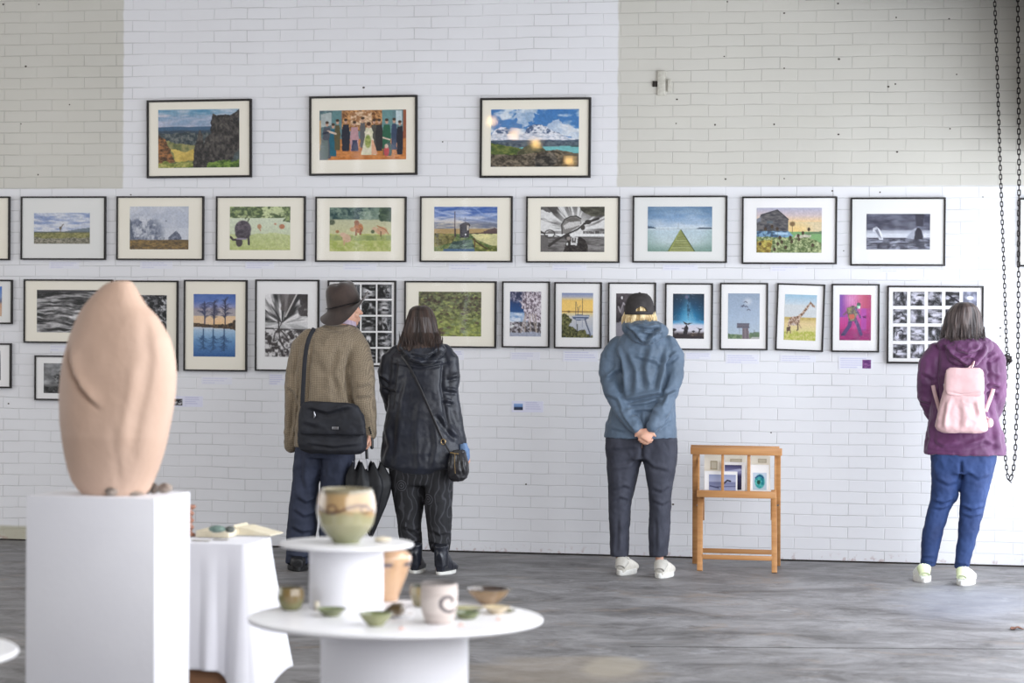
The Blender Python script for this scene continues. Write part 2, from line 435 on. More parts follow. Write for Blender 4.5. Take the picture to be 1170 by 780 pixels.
# ------------------------------------------------------------------ shell
def quad(name, pts, mat, kind='structure'):
    mb = MB(); mb.add(pts, [(0, 1, 2, 3)]); return obj(name, mb, mat, kind=kind, org=(0, 0, 0))
T = 0.25
wb = MB(); wb.box((XL-T, 0, 0), (XR+T, T, ZC)); wall_back = obj('wall_back', wb, 'white_painted_brick', kind='structure', org=(0, 0, 0))
fl = MB(); fl.box((XL-T, YR-T, -0.2), (XR+T+3, T, 0)); obj('floor', fl, 'worn_concrete', kind='structure', org=(0, 0, 0))
ce = MB(); ce.box((XL-T, YR-T, ZC), (XR+T, T, ZC+.2)); obj('ceiling', ce, 'grey_soffit', kind='structure', org=(0, 0, 0))
wl = MB(); wl.box((XL-T, YR, 0), (XL, 0, ZC)); obj('wall_left', wl, 'plain_white_wall', kind='structure', org=(0, 0, 0))
# right wall with the big roller-door opening that lets the daylight in
OY0, OY1, OZ = -0.4, -5.6, 3.0
wr = MB(); wr.box((XR, OY0, 0), (XR+T, 0, ZC)); wr.box((XR, OY1, OZ), (XR+T, OY0, ZC)); wr.box((XR, YR, 0), (XR+T, OY1, ZC))
obj('wall_right', wr, 'plain_white_wall', kind='structure', org=(0, 0, 0))
pm('old_brown_brick', (92, 84, 78), (112, 102, 92), .8, (6, 6, 6))
xe = max(Py(1173, 30, -.1).x, Py(1173, 30, -1.1).x, Py(1173, 300, -1.1).x)+.02; print('hood edge', xe)  # unseen box and beam, added to shade the top right corner
hd = MB(); hd.box((xe, -1.1, 2.55), (XR, -.02, ZC), bev=.004)
ze = Py(1150, -6, -.5).z+.01; hd.box((1.9, -.5, ze), (XR, -.30, ZC), bev=.004)
obj('added_shade_box', hd, 'grey_soffit', kind='structure', org=(0, 0, 0), smooth=40)
dr = MB(); dr.tube([(XR-.15, OY0-.75, 3.3), (XR-.15, OY1-.1, 3.3)], .13, 32)  # unseen roller-door drum with end plates, added to shade the upper right
for yy in (OY0-.73, OY1-.12): dr.box((XR-.29, yy-.02, 3.14), (XR, yy+.02, 3.46), bev=.005)
pm('galvanised', (110, 112, 114), (130, 131, 132), .5, (2, 30, 2), metal=.6); obj('unseen_roller_drum', dr, 'galvanised', smooth=50, kind='structure', org=(0, 0, 0))
wk = MB(); wk.box((XL-T, YR-T, 0), (XR+T, YR, ZC)); obj('wall_rear', wk, 'old_brown_brick', kind='structure', org=(0, 0, 0))
# dark shrinkage gap between floor slab and wall
g = MB(); g.box((XL, -0.012, 0.0005), (XR, 0.0, 0.009)); obj('trim_1', g, 'dark_gap', kind='structure', org=(0, 0, 0))
# construction joint in the slab
j = MB(); a = Pz(720, 738.5); b_ = Pz(1180, 741.5); d = (b_-a).normalized()
a = a-d*0.0; j.bar(a+Vector((0, 0, .0004)), b_+d*1.0+Vector((0, 0, .0004)), .012, .0008); obj('trim_2', j, 'dark_gap', kind='structure', org=(0, 0, 0))

# screw holes and nicks left in the brickwork
holes = [(3.8+0, 5), (44.5, 5), (29.5, 75.8), (79.5, 119.5), (24, 141.5), (43.5, 199.5), (415.5, 100), (505.8, 162), (149.5, 222.5),
         (831, 2), (957.5, 4), (896, 15), (1024, 20), (1084.5, 21.5), (827.5, 64.5), (958.5, 67.5), (896, 78), (773.5, 113.5), (1093, 85), (1023, 96), (1015, 99),
         (772.5, 141), (817, 142.5), (884.5, 142), (958, 153.5), (1085.5, 147), (1025, 173.5), (829, 204.5), (896, 204), (951, 218), (1005.5, 219.5), (1123, 225), (964, 286.5), (1143, 374.5), (1143, 384), (9.8, 461), (881, 494), (769, 576), (601, 553)]
for i, (x, y) in enumerate(holes):
    p = Py(x, y); h = MB(); r = random.Random(i).uniform(.0035, .0065)
    h.tube([p+Vector((0, .002, 0)), p+Vector((0, -.0012, 0))], (r*random.Random(i+9).uniform(.9, 1.5), r), 9)
    obj('screw_hole', h, 'hole_dark', wall_back, smooth=30)
# small painted-over bracket high on the wall
br = thing('wall_bracket', Py(756, 110, -.01), 'small painted metal strap bracket fixed high on the beige brick right of the mountain photo', 'bracket')
s = MB(); p0, p1 = Py(751.2, 109, -.012), Py(760.5, 81, -.012); s.box((p0.x, -.018, p0.z), (p1.x, 0, p1.z), bev=.003); obj('strap', s, 'painted_metal', br, smooth=40)
s = MB(); p0, p1 = Py(745.5, 99, -.01), Py(751, 92.5, -.01); s.box((p0.x, -.012, p0.z), (p1.x, 0, p1.z), bev=.002)
obj('clip', s, 'dark_gap', br, smooth=40, label='rusted dark clip')
s = MB(); p0, p1 = Py(762.8, 105, -.012), Py(767, 91, -.012); s.box((p0.x, -.02, p0.z), (p1.x, 0, p1.z), bev=.003); obj('end_plate', s, 'painted_metal', br, smooth=40)

# windows in the rear wall (behind the camera) that show as faint stripes in the picture glass
def rear_x(px, py=250): # mirror of the line of sight in the picture glass
    return Py(px, py, -YR).x
k = 1
for px, wpx, z0, z1 in [(998, 5, .9, 2.85), (1011, 5.5, .9, 2.95), (1026, 5.5, .9, 3.0), (1041, 6, .9, 3.0), (1056, 4, .9, 2.9), (980, 3, .9, 2.6), (1070, 3, .9, 2.6),
                        (211, 7, .9, 4.3), (368, 6, .9, 4.3), (409, 6, .9, 4.3), (449, 7, .9, 4.3), (532, 5, .9, 4.3), (500, 3, .9, 4.3)]:
    x = rear_x(px); w = abs(rear_x(px+wpx)-x)/2
    m_ = MB(); m_.box((x-w, YR, z0), (x+w, YR+.03, z1)); obj('window_%d' % k, m_, 'daylight_pane', kind='structure', org=(0, 0, 0)); k += 1
pm('lamp_metal', (60, 58, 55), None, .4, metal=1)
for i, (px, py) in enumerate([(563, 139), (588.5, 153), (612.5, 164), (651.5, 184)]):
    p = Py(px, py, 20.5); q = Vector((p.x, -20.5, p.z))
    t = thing('pendant_lamp', q, 'warm globe lamp on a cord behind the camera, number seen only as a reflection', 'lamp', 'hanging globe lamps behind the camera')
    m_ = MB(); m_.ball(q, (.06, .06, .055), 20, 14); obj('globe', m_, 'lamp_glow', t, smooth=180)
    m_ = MB(); m_.tube([q+Vector((0, 0, .06)), (q.x, q.y, ZC)], .006, 8); m_.tube([q+Vector((0, 0, .06)), q+Vector((0, 0, .12))], .025, 12); obj('cord', m_, 'lamp_metal', t, smooth=40)
    t['label'] = 'warm globe lamp hanging on a cord behind the viewer'

# ------------------------------------------------------------------ camera, light, world
cam = bpy.data.cameras.new('camera'); co = bpy.data.objects.new('camera', cam); C.objects.link(co)
cam.sensor_width = 36; cam.lens = FPX/1170*36; cam.clip_end = 200
co.matrix_world = Matrix.Translation(CAM) @ Matrix((RT, UP, -_f)).transposed().to_4x4()
cam.dof.use_dof = True; cam.dof.focus_distance = 15.6; cam.dof.aperture_fstop = 4.0
bpy.context.scene.camera = co
def area(name, loc, rot, sx, sy, power, col):
    l = bpy.data.lights.new(name, 'AREA'); l.shape = 'RECTANGLE'; l.size = sx; l.size_y = sy; l.energy = power; l.color = col
    o = bpy.data.objects.new(name, l); C.objects.link(o); o.location = loc; o.rotation_euler = rot; return o
# daylight through the roller door on the right
area('door_daylight', (XR+.12, (OY0+OY1)/2, OZ/2), (0, math.radians(90), 0), OZ, OY0-OY1, 235, (.88, .93, 1.0))
# added fill light further back along the same wall; no window is built there
area('side_fill', (XR-.03, -12.6, 2.5), (0, math.radians(90), 0), 3.2, 12.0, 540, (.96, .97, 1.0))
# added fill light in front of the solid left wall, to brighten the left side
area('left_fill', (XL+.05, -8.0, 2.4), (0, math.radians(-90), 0), 3.4, 9.0, 240, (.97, .98, 1.0))
# added overhead fill light under the closed ceiling
area('ceiling_fill', (-2.6, -5.4, ZC-.05), (0, 0, 0), 8, 6.0, 115, (1.0, .985, .96))
w = bpy.data.worlds.new('sky'); bpy.context.scene.world = w; w.use_nodes = True
w.node_tree.nodes['Background'].inputs['Color'].default_value = (.80, .88, 1, 1); w.node_tree.nodes['Background'].inputs['Strength'].default_value = 1.0
vs = bpy.context.scene.view_settings; vs.view_transform = 'Standard'; vs.look = 'None'; vs.gamma = 1; vs.exposure = 0.12; vs.use_curve_mapping = False
# ------------------------------------------------------------------ the prints, painted on fine grids
def R_(s): return random.Random(s)
def P_quiraing(c):
    c.grad([(0, (70, 130, 165)), (.12, (110, 160, 185)), (.3, (205, 195, 205)), (.36, (190, 185, 205))], 0, .36)
    c.tex((c.Y < .30).astype(float)*(1-c.Y*2), 3, 9, (60, 125, 165), (225, 220, 228), 3, .35, .7, .75)
    c.blend(c.below(.295, .01, 5, 2, 0), (62, 92, 122)); c.blend(c.below(.36, .02, 7, 3), (52, 68, 84))
    c.tex(c.below(.40, .03, 8, 4), 22, 16, (44, 56, 62), (112, 116, 112), 5, .4, .65)
    c.tex(c.polym([(0, .5), (.25, .58), (.5, .62), (.55, 1), (0, 1)], .05, 2), 14, 12, (90, 100, 60), (150, 145, 90), 6, .35, .65)
    c.tex(c.polym([(.16, .66), (.3, .72), (.47, .68), (.5, .86), (.22, .9)], .06, 3), 9, 7, (220, 190, 95), (190, 160, 75), 7)
    c.tex(c.polym([(0, .42), (.08, .5), (.14, .66), (.21, .88), (.1, .95), (0, .95)], .04, 4), 16, 16, (70, 48, 32), (178, 116, 66), 8)
    c.tex(c.polym([(.19, .93), (.3, .88), (.45, .92), (.45, 1), (0, 1), (0, .92), (.1, .88)], .04, 4), 14, 14, (96, 112, 40), (200, 190, 110), 9)
    rock = c.polym([(.43, 1), (.45, .66), (.48, .52), (.51, .34), (.55, .45), (.56, .6), (.6, .45), (.65, .42), (.65, .2), (.68, .07), (.72, .11), (.83, .1), (.9, .11), (1, 0), (1, .8), (.9, .92), (.7, 1)], .025, 8)
    c.tex(rock, 24, 14, (34, 32, 32), (92, 86, 80), 11, .38, .72)
    c.tex(c.polym([(.62, .92), (.8, .86), (.9, .88), (1, .7), (1, 1), (.6, 1)], .05, 3), 18, 16, (44, 70, 26), (120, 150, 60), 12)
    c.tex(c.polym([(.95, .75), (1, .7), (1, .85), (.9, .9)], .03, 3), 12, 12, (90, 105, 110), (60, 70, 70), 12)
def P_wedding(c):
    c.blend(np.ones(c.X.shape), (96, 128, 132)); c.tex(c.polym([(.0, 0), (.2, 0), (.2, .5), (0, .5)]), 12, 6, (110, 140, 142), (70, 96, 104), 2)
    c.poly([(.02, .08), (.14, .04), (.14, .3), (.02, .34)], (176, 186, 184)); c.poly([(.15, 0), (.24, 0), (.24, .4), (.15, .4)], (92, 132, 134))
    c.tex(c.polym([(.26, 0), (.72, 0), (.72, .42), (.26, .42)]), 26, 18, (104, 62, 34), (218, 158, 98), 3, .35, .62)
    c.tex(c.polym([(.36, .05), (.6, .02), (.6, .3), (.36, .3)]), 20, 16, (160, 110, 70), (235, 200, 165), 5, .4, .6)
    c.poly([(.72, 0), (.84, 0), (.84, .45), (.72, .45)], (100, 142, 142)); c.poly([(.88, .02), (.95, .02), (.95, .3), (.88, .3)], (196, 214, 218)); c.poly([(.96, 0), (1, 0), (1, .6), (.96, .6)], (150, 80, 52))
    c.grad([(0, (196, 132, 78)), (1, (206, 116, 48))], .58, 1); c.tex((c.Y > .58).astype(float), 14, 20, (176, 98, 42), (222, 146, 80), 6, a=.7)
    c.poly([(0, .55), (.1, .6), (.1, 1), (0, 1)], (120, 122, 120)); c.poly([(0, .2), (.02, .2), (.02, .8), (0, .8)], (200, 160, 110))
    fig = [(.09, .24, .97, (74, 78, 88), .05, 1), (.06, .5, .98, (98, 112, 108), .05, 0), (.16, .28, .92, (30, 92, 112), .045, 1), (.21, .2, .8, (86, 78, 52), .035, 1), (.305, .19, .82, (34, 36, 48), .05, 1),
           (.405, .24, .82, (192, 146, 152), .05, 1), (.41, .5, .82, (50, 54, 82), .04, 0), (.50, .16, .75, (92, 90, 92), .035, 1), (.63, .2, .78, (74, 72, 66), .035, 1), (.69, .2, .82, (44, 42, 44), .045, 1),
           (.775, .2, .9, (38, 92, 66), .05, 1), (.80, .55, .92, (60, 84, 78), .035, 0), (.86, .19, .8, (52, 66, 92), .035, 1), (.925, .24, .9, (34, 34, 44), .04, 1)]
    for x, y0, y1, col, w, head in fig:
        c.poly([(x-w*.7, y0+.1), (x+w*.7, y0+.1), (x+w, y0+.3), (x+w*.8, y1), (x-w*.8, y1), (x-w, y0+.3)], col, 1, .012, int(x*100))
        if head: c.ell(x, y0+.04, .017, .045, (202, 158, 134), .4); c.ell(x, y0+.005, .02, .028, (60, 44, 34), .4)
    c.line([(.1, .42), (.19, .47)], .04, (214, 190, 170)); c.line([(.05, .46), (.1, .44)], .04, (40, 44, 60))
    c.tex(c.polym([(.52, .45), (.54, .36), (.6, .36), (.62, .45), (.61, .5), (.66, .9), (.48, .9), (.53, .5)], .01), 12, 8, (236, 226, 200), (216, 214, 176), 4)
    c.poly([(.6, .6), (.62, .6), (.67, .88), (.6, .9)], (230, 172, 138)); c.ell(.57, .32, .02, .05, (206, 160, 130), .3); c.ell(.57, .28, .025, .04, (70, 44, 30), .3)
    c.tex(c.ellm(.56, .63, .035, .13, .3), 20, 20, (120, 140, 60), (170, 176, 96), 3)
    c.ell(.772, .83, .032, .1, (196, 70, 76), .3); c.ell(.772, .73, .02, .045, (220, 190, 170), .3); c.line([(.735, .56), (.81, .6)], .03, (220, 196, 176))
def P_mountain(c):
    c.grad([(0, (48, 108, 176)), (.5, (120, 170, 214)), (.6, (180, 200, 222))], 0, .6)
    c.tex((c.Y < .5).astype(float), 4.2, 6, (60, 118, 184), (232, 238, 244), 8, .50, .66, .9)
    c.tex(c.polym([(.28, 0), (.55, 0), (.5, .15), (.4, .3), (.3, .25)], .12, 2), 9, 9, (170, 192, 216), (226, 232, 240), 9, a=.8)
    c.tex(c.polym([(.6, .32), (.7, .2), (.78, .16), (.82, .26), (.93, .3), (1, .42), (1, .52), (.75, .45)], .06, 4), 8, 8, (190, 205, 225), (240, 242, 246), 10, a=.85)
    m = c.polym([(0, .46), (.06, .34), (.12, .3), (.18, .33), (.22, .38), (.3, .47), (.37, .43), (.42, .32), (.48, .27), (.56, .26), (.62, .3), (.68, .36), (.78, .42), (.88, .5), (1, .52), (1, .58), (0, .58)], .02, 5)
    c.tex(m, 16, 20, (72, 92, 128), (232, 234, 242), 12, .42, .54)
    c.tex(m*(c.Y > .42), 14, 30, (150, 166, 190), (240, 240, 246), 13, .3, .5, .8)
    c.blend(c.below(.535, .012, 9, 6), (66, 84, 104)); c.tex(c.below(.55, .02, 9, 8), 20, 24, (52, 66, 84), (96, 110, 120), 5)
    c.poly([(.28, .665), (.6, .65), (.85, .64), (1, .62), (1, .78), (.6, .76), (.3, .72)], (112, 188, 190)); c.poly([(.88, .63), (1, .62), (1, .66), (.92, .66)], (62, 88, 90))
    c.tex(c.polym([(0, .58), (.15, .62), (.34, .68), (.42, .72), (.42, .82), (0, .84)], .02, 7), 12, 16, (58, 78, 34), (112, 122, 56), 7)
    c.tex(c.polym([(.3, .74), (.4, .64), (.5, .57), (.57, .62), (.64, .74), (.66, .8), (.3, .82)], .015, 8), 16, 16, (62, 64, 44), (104, 100, 70), 8)
    c.tex(c.polym([(0, .78), (.3, .79), (.6, .73), (.75, .70), (.95, .76), (1, .77), (1, 1), (0, 1)], .02, 9), 18, 18, (48, 42, 34), (132, 118, 98), 9, .35, .68)
    c.tex(c.polym([(.5, .82), (.62, .74), (.72, .76), (.78, .9), (.7, 1), (.5, 1)], .04, 9), 14, 14, (36, 34, 32), (120, 110, 96), 4)
def P_stag(c):
    c.grad([(0, (168, 180, 208)), (.3, (204, 208, 220)), (.6, (206, 208, 216))], 0, .65)
    c.tex((c.Y < .6).astype(float), 3, 9, (122, 142, 190), (222, 224, 232), 4, .3, .6, .85); c.tex(c.polym([(0, .05), (.2, .12), (.36, .2), (.2, .28), (0, .2)], .05), 6, 10, (116, 136, 182), (150, 165, 200), 3, a=.6)
    c.poly([(.55, .6), (.8, .52), (1, .48), (1, .62), (.55, .65)], (112, 124, 134), 1, .01); c.blend(c.below(.605, .012, 5, 3), (92, 98, 86))
    c.tex(c.below(.64, .02, 6, 4), 18, 22, (96, 98, 52), (158, 152, 96), 5); c.tex(c.below(.8, .05, 6, 8), 30, 30, (84, 82, 66), (176, 168, 150), 6)
    c.ell(.475, .49, .022, .05, (104, 92, 78), .3); c.line([(.49, .47), (.51, .40)], .03, (104, 92, 78)); c.line([(.51, .4), (.535, .37)], .02, (96, 84, 70))
    for x in (.465, .485): c.line([(x, .5), (x, .61)], .02, (110, 98, 84))
def P_cottage(c):
    c.grad([(0, (192, 198, 212)), (1, (214, 216, 224))]); c.tex((c.Y < .5).astype(float), 3, 3, (184, 190, 206), (218, 219, 226), 2, a=.7)
    hill = np.clip(1.1-np.hypot((c.X-.22)/.36, (c.Y-.62)/.42)*1.0, 0, 1)
    c.tex(np.clip(hill*2.2, 0, 1), 6, 6, (98, 106, 128), (214, 216, 224), 6, .42, .56, .95)
    c.tex(np.clip(hill*1.5, 0, 1)*(c.Y > .35), 16, 8, (74, 82, 104), (200, 204, 214), 9, .4, .6, .5)
    c.poly([(0, .27), (.03, .35), (.05, .6), (.09, .76), (0, .78)], (84, 92, 110), .85, .02)
    c.tex(c.polym([(.48, .77), (.49, .71), (.55, .69), (.6, .72), (.59, .77)], .02), 20, 20, (110, 116, 132), (190, 194, 204), 5)
    c.tex(c.polym([(.65, .78), (.66, .71), (.7, .66), (.77, .58), (.79, .57), (.84, .63), (.87, .7), (.885, .78)], .01), 26, 26, (72, 78, 98), (150, 156, 172), 6)
    c.blend(c.below(.775, .006, 6, 2), (100, 82, 54)); c.tex(c.below(.78, .006, 6, 2), 12, 26, (84, 68, 48), (150, 120, 70), 8); c.ell(.62, .34, .012, .022, (120, 126, 140))
    c.line([(.35, .3), (.36, .38)], .015, (130, 136, 150))
def P_bull(c):
    c.grad([(0, (190, 204, 150)), (.3, (214, 222, 196)), (.6, (208, 216, 184)), (1, (180, 190, 116))])
    c.tex((c.Y < .27).astype(float), 9, 7, (74, 92, 58), (204, 214, 160), 4, .42, .58); c.tex(c.polym([(0, 0), (.5, 0), (.5, .18), (.3, .22), (0, .2)], .06), 14, 12, (64, 80, 54), (150, 166, 106), 6, .4, .6, .8)
    c.tex(c.polym([(.85, 0), (1, 0), (1, .36), (.86, .34), (.93, .26)], .08), 14, 12, (58, 74, 50), (150, 166, 110), 6, .35, .65)
    c.tex(c.below(.62, .05, 4, 4), 16, 12, (176, 188, 112), (206, 212, 146), 7, a=.7)
    c.line([(.3, .2), (.26, .28)], .03, (90, 100, 70)); c.line([(.32, .28), (.3, .34)], .03, (90, 100, 70))
    c.tex(c.ellm(.22, .52, .135, .2, .12), 14, 14, (60, 54, 62), (108, 98, 106), 5); c.tex(c.ellm(.22, .63, .125, .12, .15), 14, 14, (56, 50, 58), (90, 82, 90), 5)
    c.ell(.16, .82, .055, .1, (70, 62, 64), .2); c.line([(.31, .7), (.32, .86)], .05, (60, 54, 58)); c.line([(.02, .7), (.06, .76), (.14, .76)], .05, (64, 56, 58)); c.line([(.12, .735), (.27, .745)], .035, (150, 140, 158))
    c.ell(.49, .46, .035, .055, (188, 140, 104), .3); c.line([(.49, .5), (.51, .55)], .025, (180, 130, 96)); c.ell(.86, .46, .045, .055, (186, 122, 88), .3); c.ell(.75, .4, .02, .025, (200, 150, 120), .4)
def P_cows(c):
    c.grad([(0, (72, 92, 80)), (.25, (110, 130, 104)), (.3, (196, 196, 160)), (.6, (206, 204, 156)), (1, (184, 188, 96))])
    c.tex((c.Y < .28).astype(float), 9, 8, (40, 66, 66), (128, 150, 132), 4, .35, .65); c.tex(c.polym([(.8, 0), (1, 0), (1, .32), (.82, .32), (.78, .25)], .05), 12, 12, (40, 60, 48), (84, 104, 78), 5)
    c.tex(c.polym([(.45, .1), (.8, .1), (.8, .28), (.5, .28)], .06), 9, 9, (100, 124, 108), (170, 186, 166), 8, a=.8)
    c.ell(.04, .34, .05, .06, (84, 92, 70), .5); c.tex(c.below(.62, .04, 6, 5), 14, 12, (166, 178, 88), (200, 202, 130), 6); c.tex(c.below(.64, .02, 6, 5)*(c.Y < .75), 14, 6, (110, 130, 84), (170, 178, 110), 7, a=.6)
    c.ell(.47, .47, .075, .11, (184, 112, 62), .2); c.ell(.44, .35, .04, .06, (150, 96, 62), .3); c.ell(.38, .5, .05, .05, (206, 160, 120), .3); c.line([(.44, .5), (.43, .62)], .04, (150, 90, 54)); c.line([(.51, .5), (.5, .6)], .05, (140, 80, 46))
    c.ell(.28, .7, .075, .09, (214, 176, 146), .25, rot=.6); c.ell(.22, .62, .05, .05, (220, 184, 156), .3); c.ell(.13, .55, .03, .035, (170, 120, 80), .3); c.line([(.24, .75), (.24, .84)], .03, (206, 160, 128))
    c.ell(.84, .53, .09, .09, (210, 166, 130), .25); c.ell(.73, .5, .04, .06, (214, 178, 146), .3); c.line([(.77, .42), (.9, .5), (.95, .6)], .02, (176, 110, 66)); c.line([(.83, .55), (.83, .65)], .03, (120, 96, 66)); c.ell(.7, .55, .03, .04, (90, 100, 70), .4)
def P_signal(c):
    c.grad([(0, (44, 78, 156)), (.3, (132, 152, 200)), (.5, (212, 194, 176)), (.58, (240, 204, 140)), (.62, (180, 150, 100))], 0, .64)
    c.tex((c.Y < .5).astype(float), 2.5, 12, (50, 88, 168), (206, 214, 234), 14, .42, .62, .55); c.line([(0, .08), (.3, .2), (1, .36)], .03, (190, 204, 232), .6, 3); c.line([(.6, 0), (.8, .2), (1, .27)], .03, (150, 174, 222), .6, 3); c.line([(0, .1), (.33, .22)], .02, (200, 206, 225), .5, 2)
    c.poly([(.5, .6), (1, .55), (1, .63), (.5, .65)], (90, 72, 66), .9, .01); c.poly([(.78, .55), (.95, .47), (1, .5), (1, .62), (.78, .62)], (84, 66, 68), .9, .02)
    c.tex((c.Y > .6).astype(float), 10, 10, (66, 92, 50), (142, 148, 86), 5); c.tex(c.polym([(.58, .61), (1, .61), (1, .88), (.9, .86), (.66, .72)], .02), 4, 6, (236, 226, 160), (200, 196, 142), 7)
    c.tex(c.polym([(0, .6), (.2, .6), (.35, .66), (.3, .8), (0, .9)], .03), 14, 12, (80, 76, 44), (150, 140, 80), 8); c.tex(c.polym([(.3, .78), (.6, .72), (.66, 1), (.18, 1)], .02), 9, 12, (48, 66, 62), (120, 146, 124), 9)
    c.poly([(.16, .94), (.66, .94), (.68, 1), (.14, 1)], (60, 92, 140), .8); c.tex(c.polym([(.66, .78), (.76, .82), (.84, .9), (1, .86), (1, 1), (.64, 1)], .03), 12, 12, (72, 84, 34), (180, 176, 98), 9)
    c.line([(.62, .72), (.72, .84), (.84, .94)], .03, (70, 56, 38)); c.line([(.645, .72), (.645, .9)], .025, (96, 66, 40))
    c.poly([(.4, .44), (.41, .41), (.47, .36), (.49, .34), (.55, .37), (.58, .42), (.56, .44)], (56, 48, 52)); c.poly([(.41, .42), (.56, .42), (.555, .68), (.41, .7)], (44, 40, 46)); c.poly([(.52, .42), (.55, .42), (.55, .52), (.52, .53)], (206, 196, 180)); c.ell(.5, .62, .012, .02, (220, 220, 220))
    c.line([(.33, .12), (.33, .66)], .016, (66, 52, 66)); c.line([(.335, .5), (.34, .66)], .03, (60, 48, 56)); c.line([(.49, .25), (.49, .35)], .01, (90, 90, 110))
def P_moto(c):
    c.blend(np.ones(c.X.shape), (226, 224, 222))
    a = np.arctan2(c.Y-.52, (c.X-.55)*c.asp); r = np.hypot((c.X-.55)*c.asp, c.Y-.52); st = fbm(a*5.0+3, r*1.2, None, 3, 4)
    m = (c.Y < .62)*np.clip(r*2.2-.35, 0, 1); t = np.clip((st-.48)/.1, 0, 1); c.blend(m*t, (62, 58, 56), .92)
    c.tex(c.polym([(.6, 0), (1, 0), (1, .2), (.8, .22), (.66, .14)], .04), 8, 10, (52, 50, 42), (92, 90, 76), 6); c.poly([(.1, 0), (.25, .1), (.26, .16), (0, .08), (0, 0)], (64, 60, 58), .8, .05)
    c.blend((c.Y > .655).astype(float), (104, 100, 98)); c.tex((c.Y > .66).astype(float), 4, 20, (74, 70, 68), (146, 142, 140), 8, a=.8); c.blend((c.Y > .6)*(c.Y < .655).astype(float), (236, 235, 233)); c.tex((c.Y > .54)*(c.Y < .6).astype(float)*(c.X > .66), 20, 6, (60, 56, 54), (190, 188, 186), 8)
    c.blend((c.Y > .62)*(c.X < .12).astype(float), (100, 96, 94))
    c.poly([(.34, .6), (.33, .4), (.38, .28), (.47, .22), (.56, .21), (.62, .26), (.64, .36), (.6, .44), (.5, .52), (.42, .6)], (128, 124, 120)); c.poly([(.36, .42), (.45, .34), (.62, .33), (.62, .4), (.5, .46), (.38, .5)], (206, 202, 200)); c.line([(.34, .6), (.33, .4), (.38, .28), (.47, .22), (.56, .21), (.63, .27)], .025, (50, 46, 44)); c.poly([(.38, .3), (.5, .24), (.6, .27), (.6, .31), (.46, .34)], (92, 88, 84), .8)
    c.tex(c.polym([(.36, 1), (.4, .8), (.46, .68), (.62, .66), (.7, .74), (.74, .86), (.74, 1)]), 14, 14, (30, 26, 25), (66, 60, 57), 5)
    c.line([(.14, .86), (.26, .74), (.38, .63), (.58, .5), (.68, .38)], .035, (40, 36, 35)); c.line([(.14, .86), (.27, .72)], .06, (52, 47, 45)); c.line([(.68, .38), (.76, .33), (.9, .27)], .05, (46, 42, 40)); c.ell(.74, .34, .05, .05, (54, 50, 48)); c.ell(.66, .46, .035, .06, (60, 55, 52)); c.ell(.42, .66, .045, .07, (50, 45, 43), .3)
    c.poly([(.47, .84), (.49, .66), (.585, .67), (.57, .85)], (216, 214, 212)); c.line([(.505, .76), (.54, .78), (.545, .7)], .03, (60, 56, 54)); c.line([(.505, .7), (.505, .78)], .03, (60, 56, 54)); c.ell(.42, .82, .015, .03, (220, 218, 215)); c.ell(.44, .7, .03, .04, (150, 140, 134), .4)
    q = c.ellm(.145, .6, .085, .095, .1)-c.ellm(.145, .6, .068, .072, .1); c.blend(q, (60, 56, 54)); c.line([(0, .55), (.06, .59)], .04, (54, 50, 48)); c.ell(.14, .57, .025, .03, (110, 106, 104)); c.line([(.22, .62), (.3, .66)], .015, (70, 66, 64)); c.line([(.62, .36), (.7, .2)], .012, (170, 168, 165))
def P_jetty(c):
    c.grad([(0, (70, 112, 152)), (.25, (128, 160, 194)), (.42, (200, 214, 226)), (.5, (206, 218, 226)), (.55, (184, 204, 214)), (.8, (192, 208, 210)), (1, (134, 160, 146))])
    d = np.clip(np.hypot((c.X-.5)/.62, (c.Y-.48)/.62)-.55, 0, 1)*1.6; c.blend(d*(c.Y < .45), (44, 84, 122), .9); c.blend(d*(c.Y >= .5), (104, 140, 128), .7); c.tex((c.Y < .45).astype(float), 2, 6, (120, 152, 190), (214, 222, 232), 4, a=.35)
    c.poly([(0, .43), (.06, .44), (.13, .47), (.12, .49), (0, .49)], (60, 82, 104), .95); c.poly([(.75, .49), (.8, .465), (.9, .46), (1, .47), (1, .5), (.76, .5)], (64, 80, 98), .95); c.line([(.12, .5), (.75, .5)], .01, (140, 160, 172), .8)
    c.line([(.478, .38), (.478, .5)], .008, (120, 132, 136)); c.poly([(.51, .51), (.73, 1), (.31, 1)], (142, 148, 84)); c.tex(c.polym([(.51, .55), (.7, 1), (.35, 1)]), 3, 14, (126, 132, 74), (170, 176, 120), 4, a=.7)
    for k in range(9):
        y = .6+.4*(k/8)**1.2; w = (y-.51)/.49*.2; c.line([(.515-w*.86, y), (.515+w, y)], .007, (88, 92, 50), .8)
    c.line([(.51, .52), (.32, 1)], .018, (92, 104, 40)); c.line([(.52, .52), (.735, 1)], .018, (60, 72, 34)); c.line([(.51, .52), (.34, 1)], .012, (176, 186, 104)); 
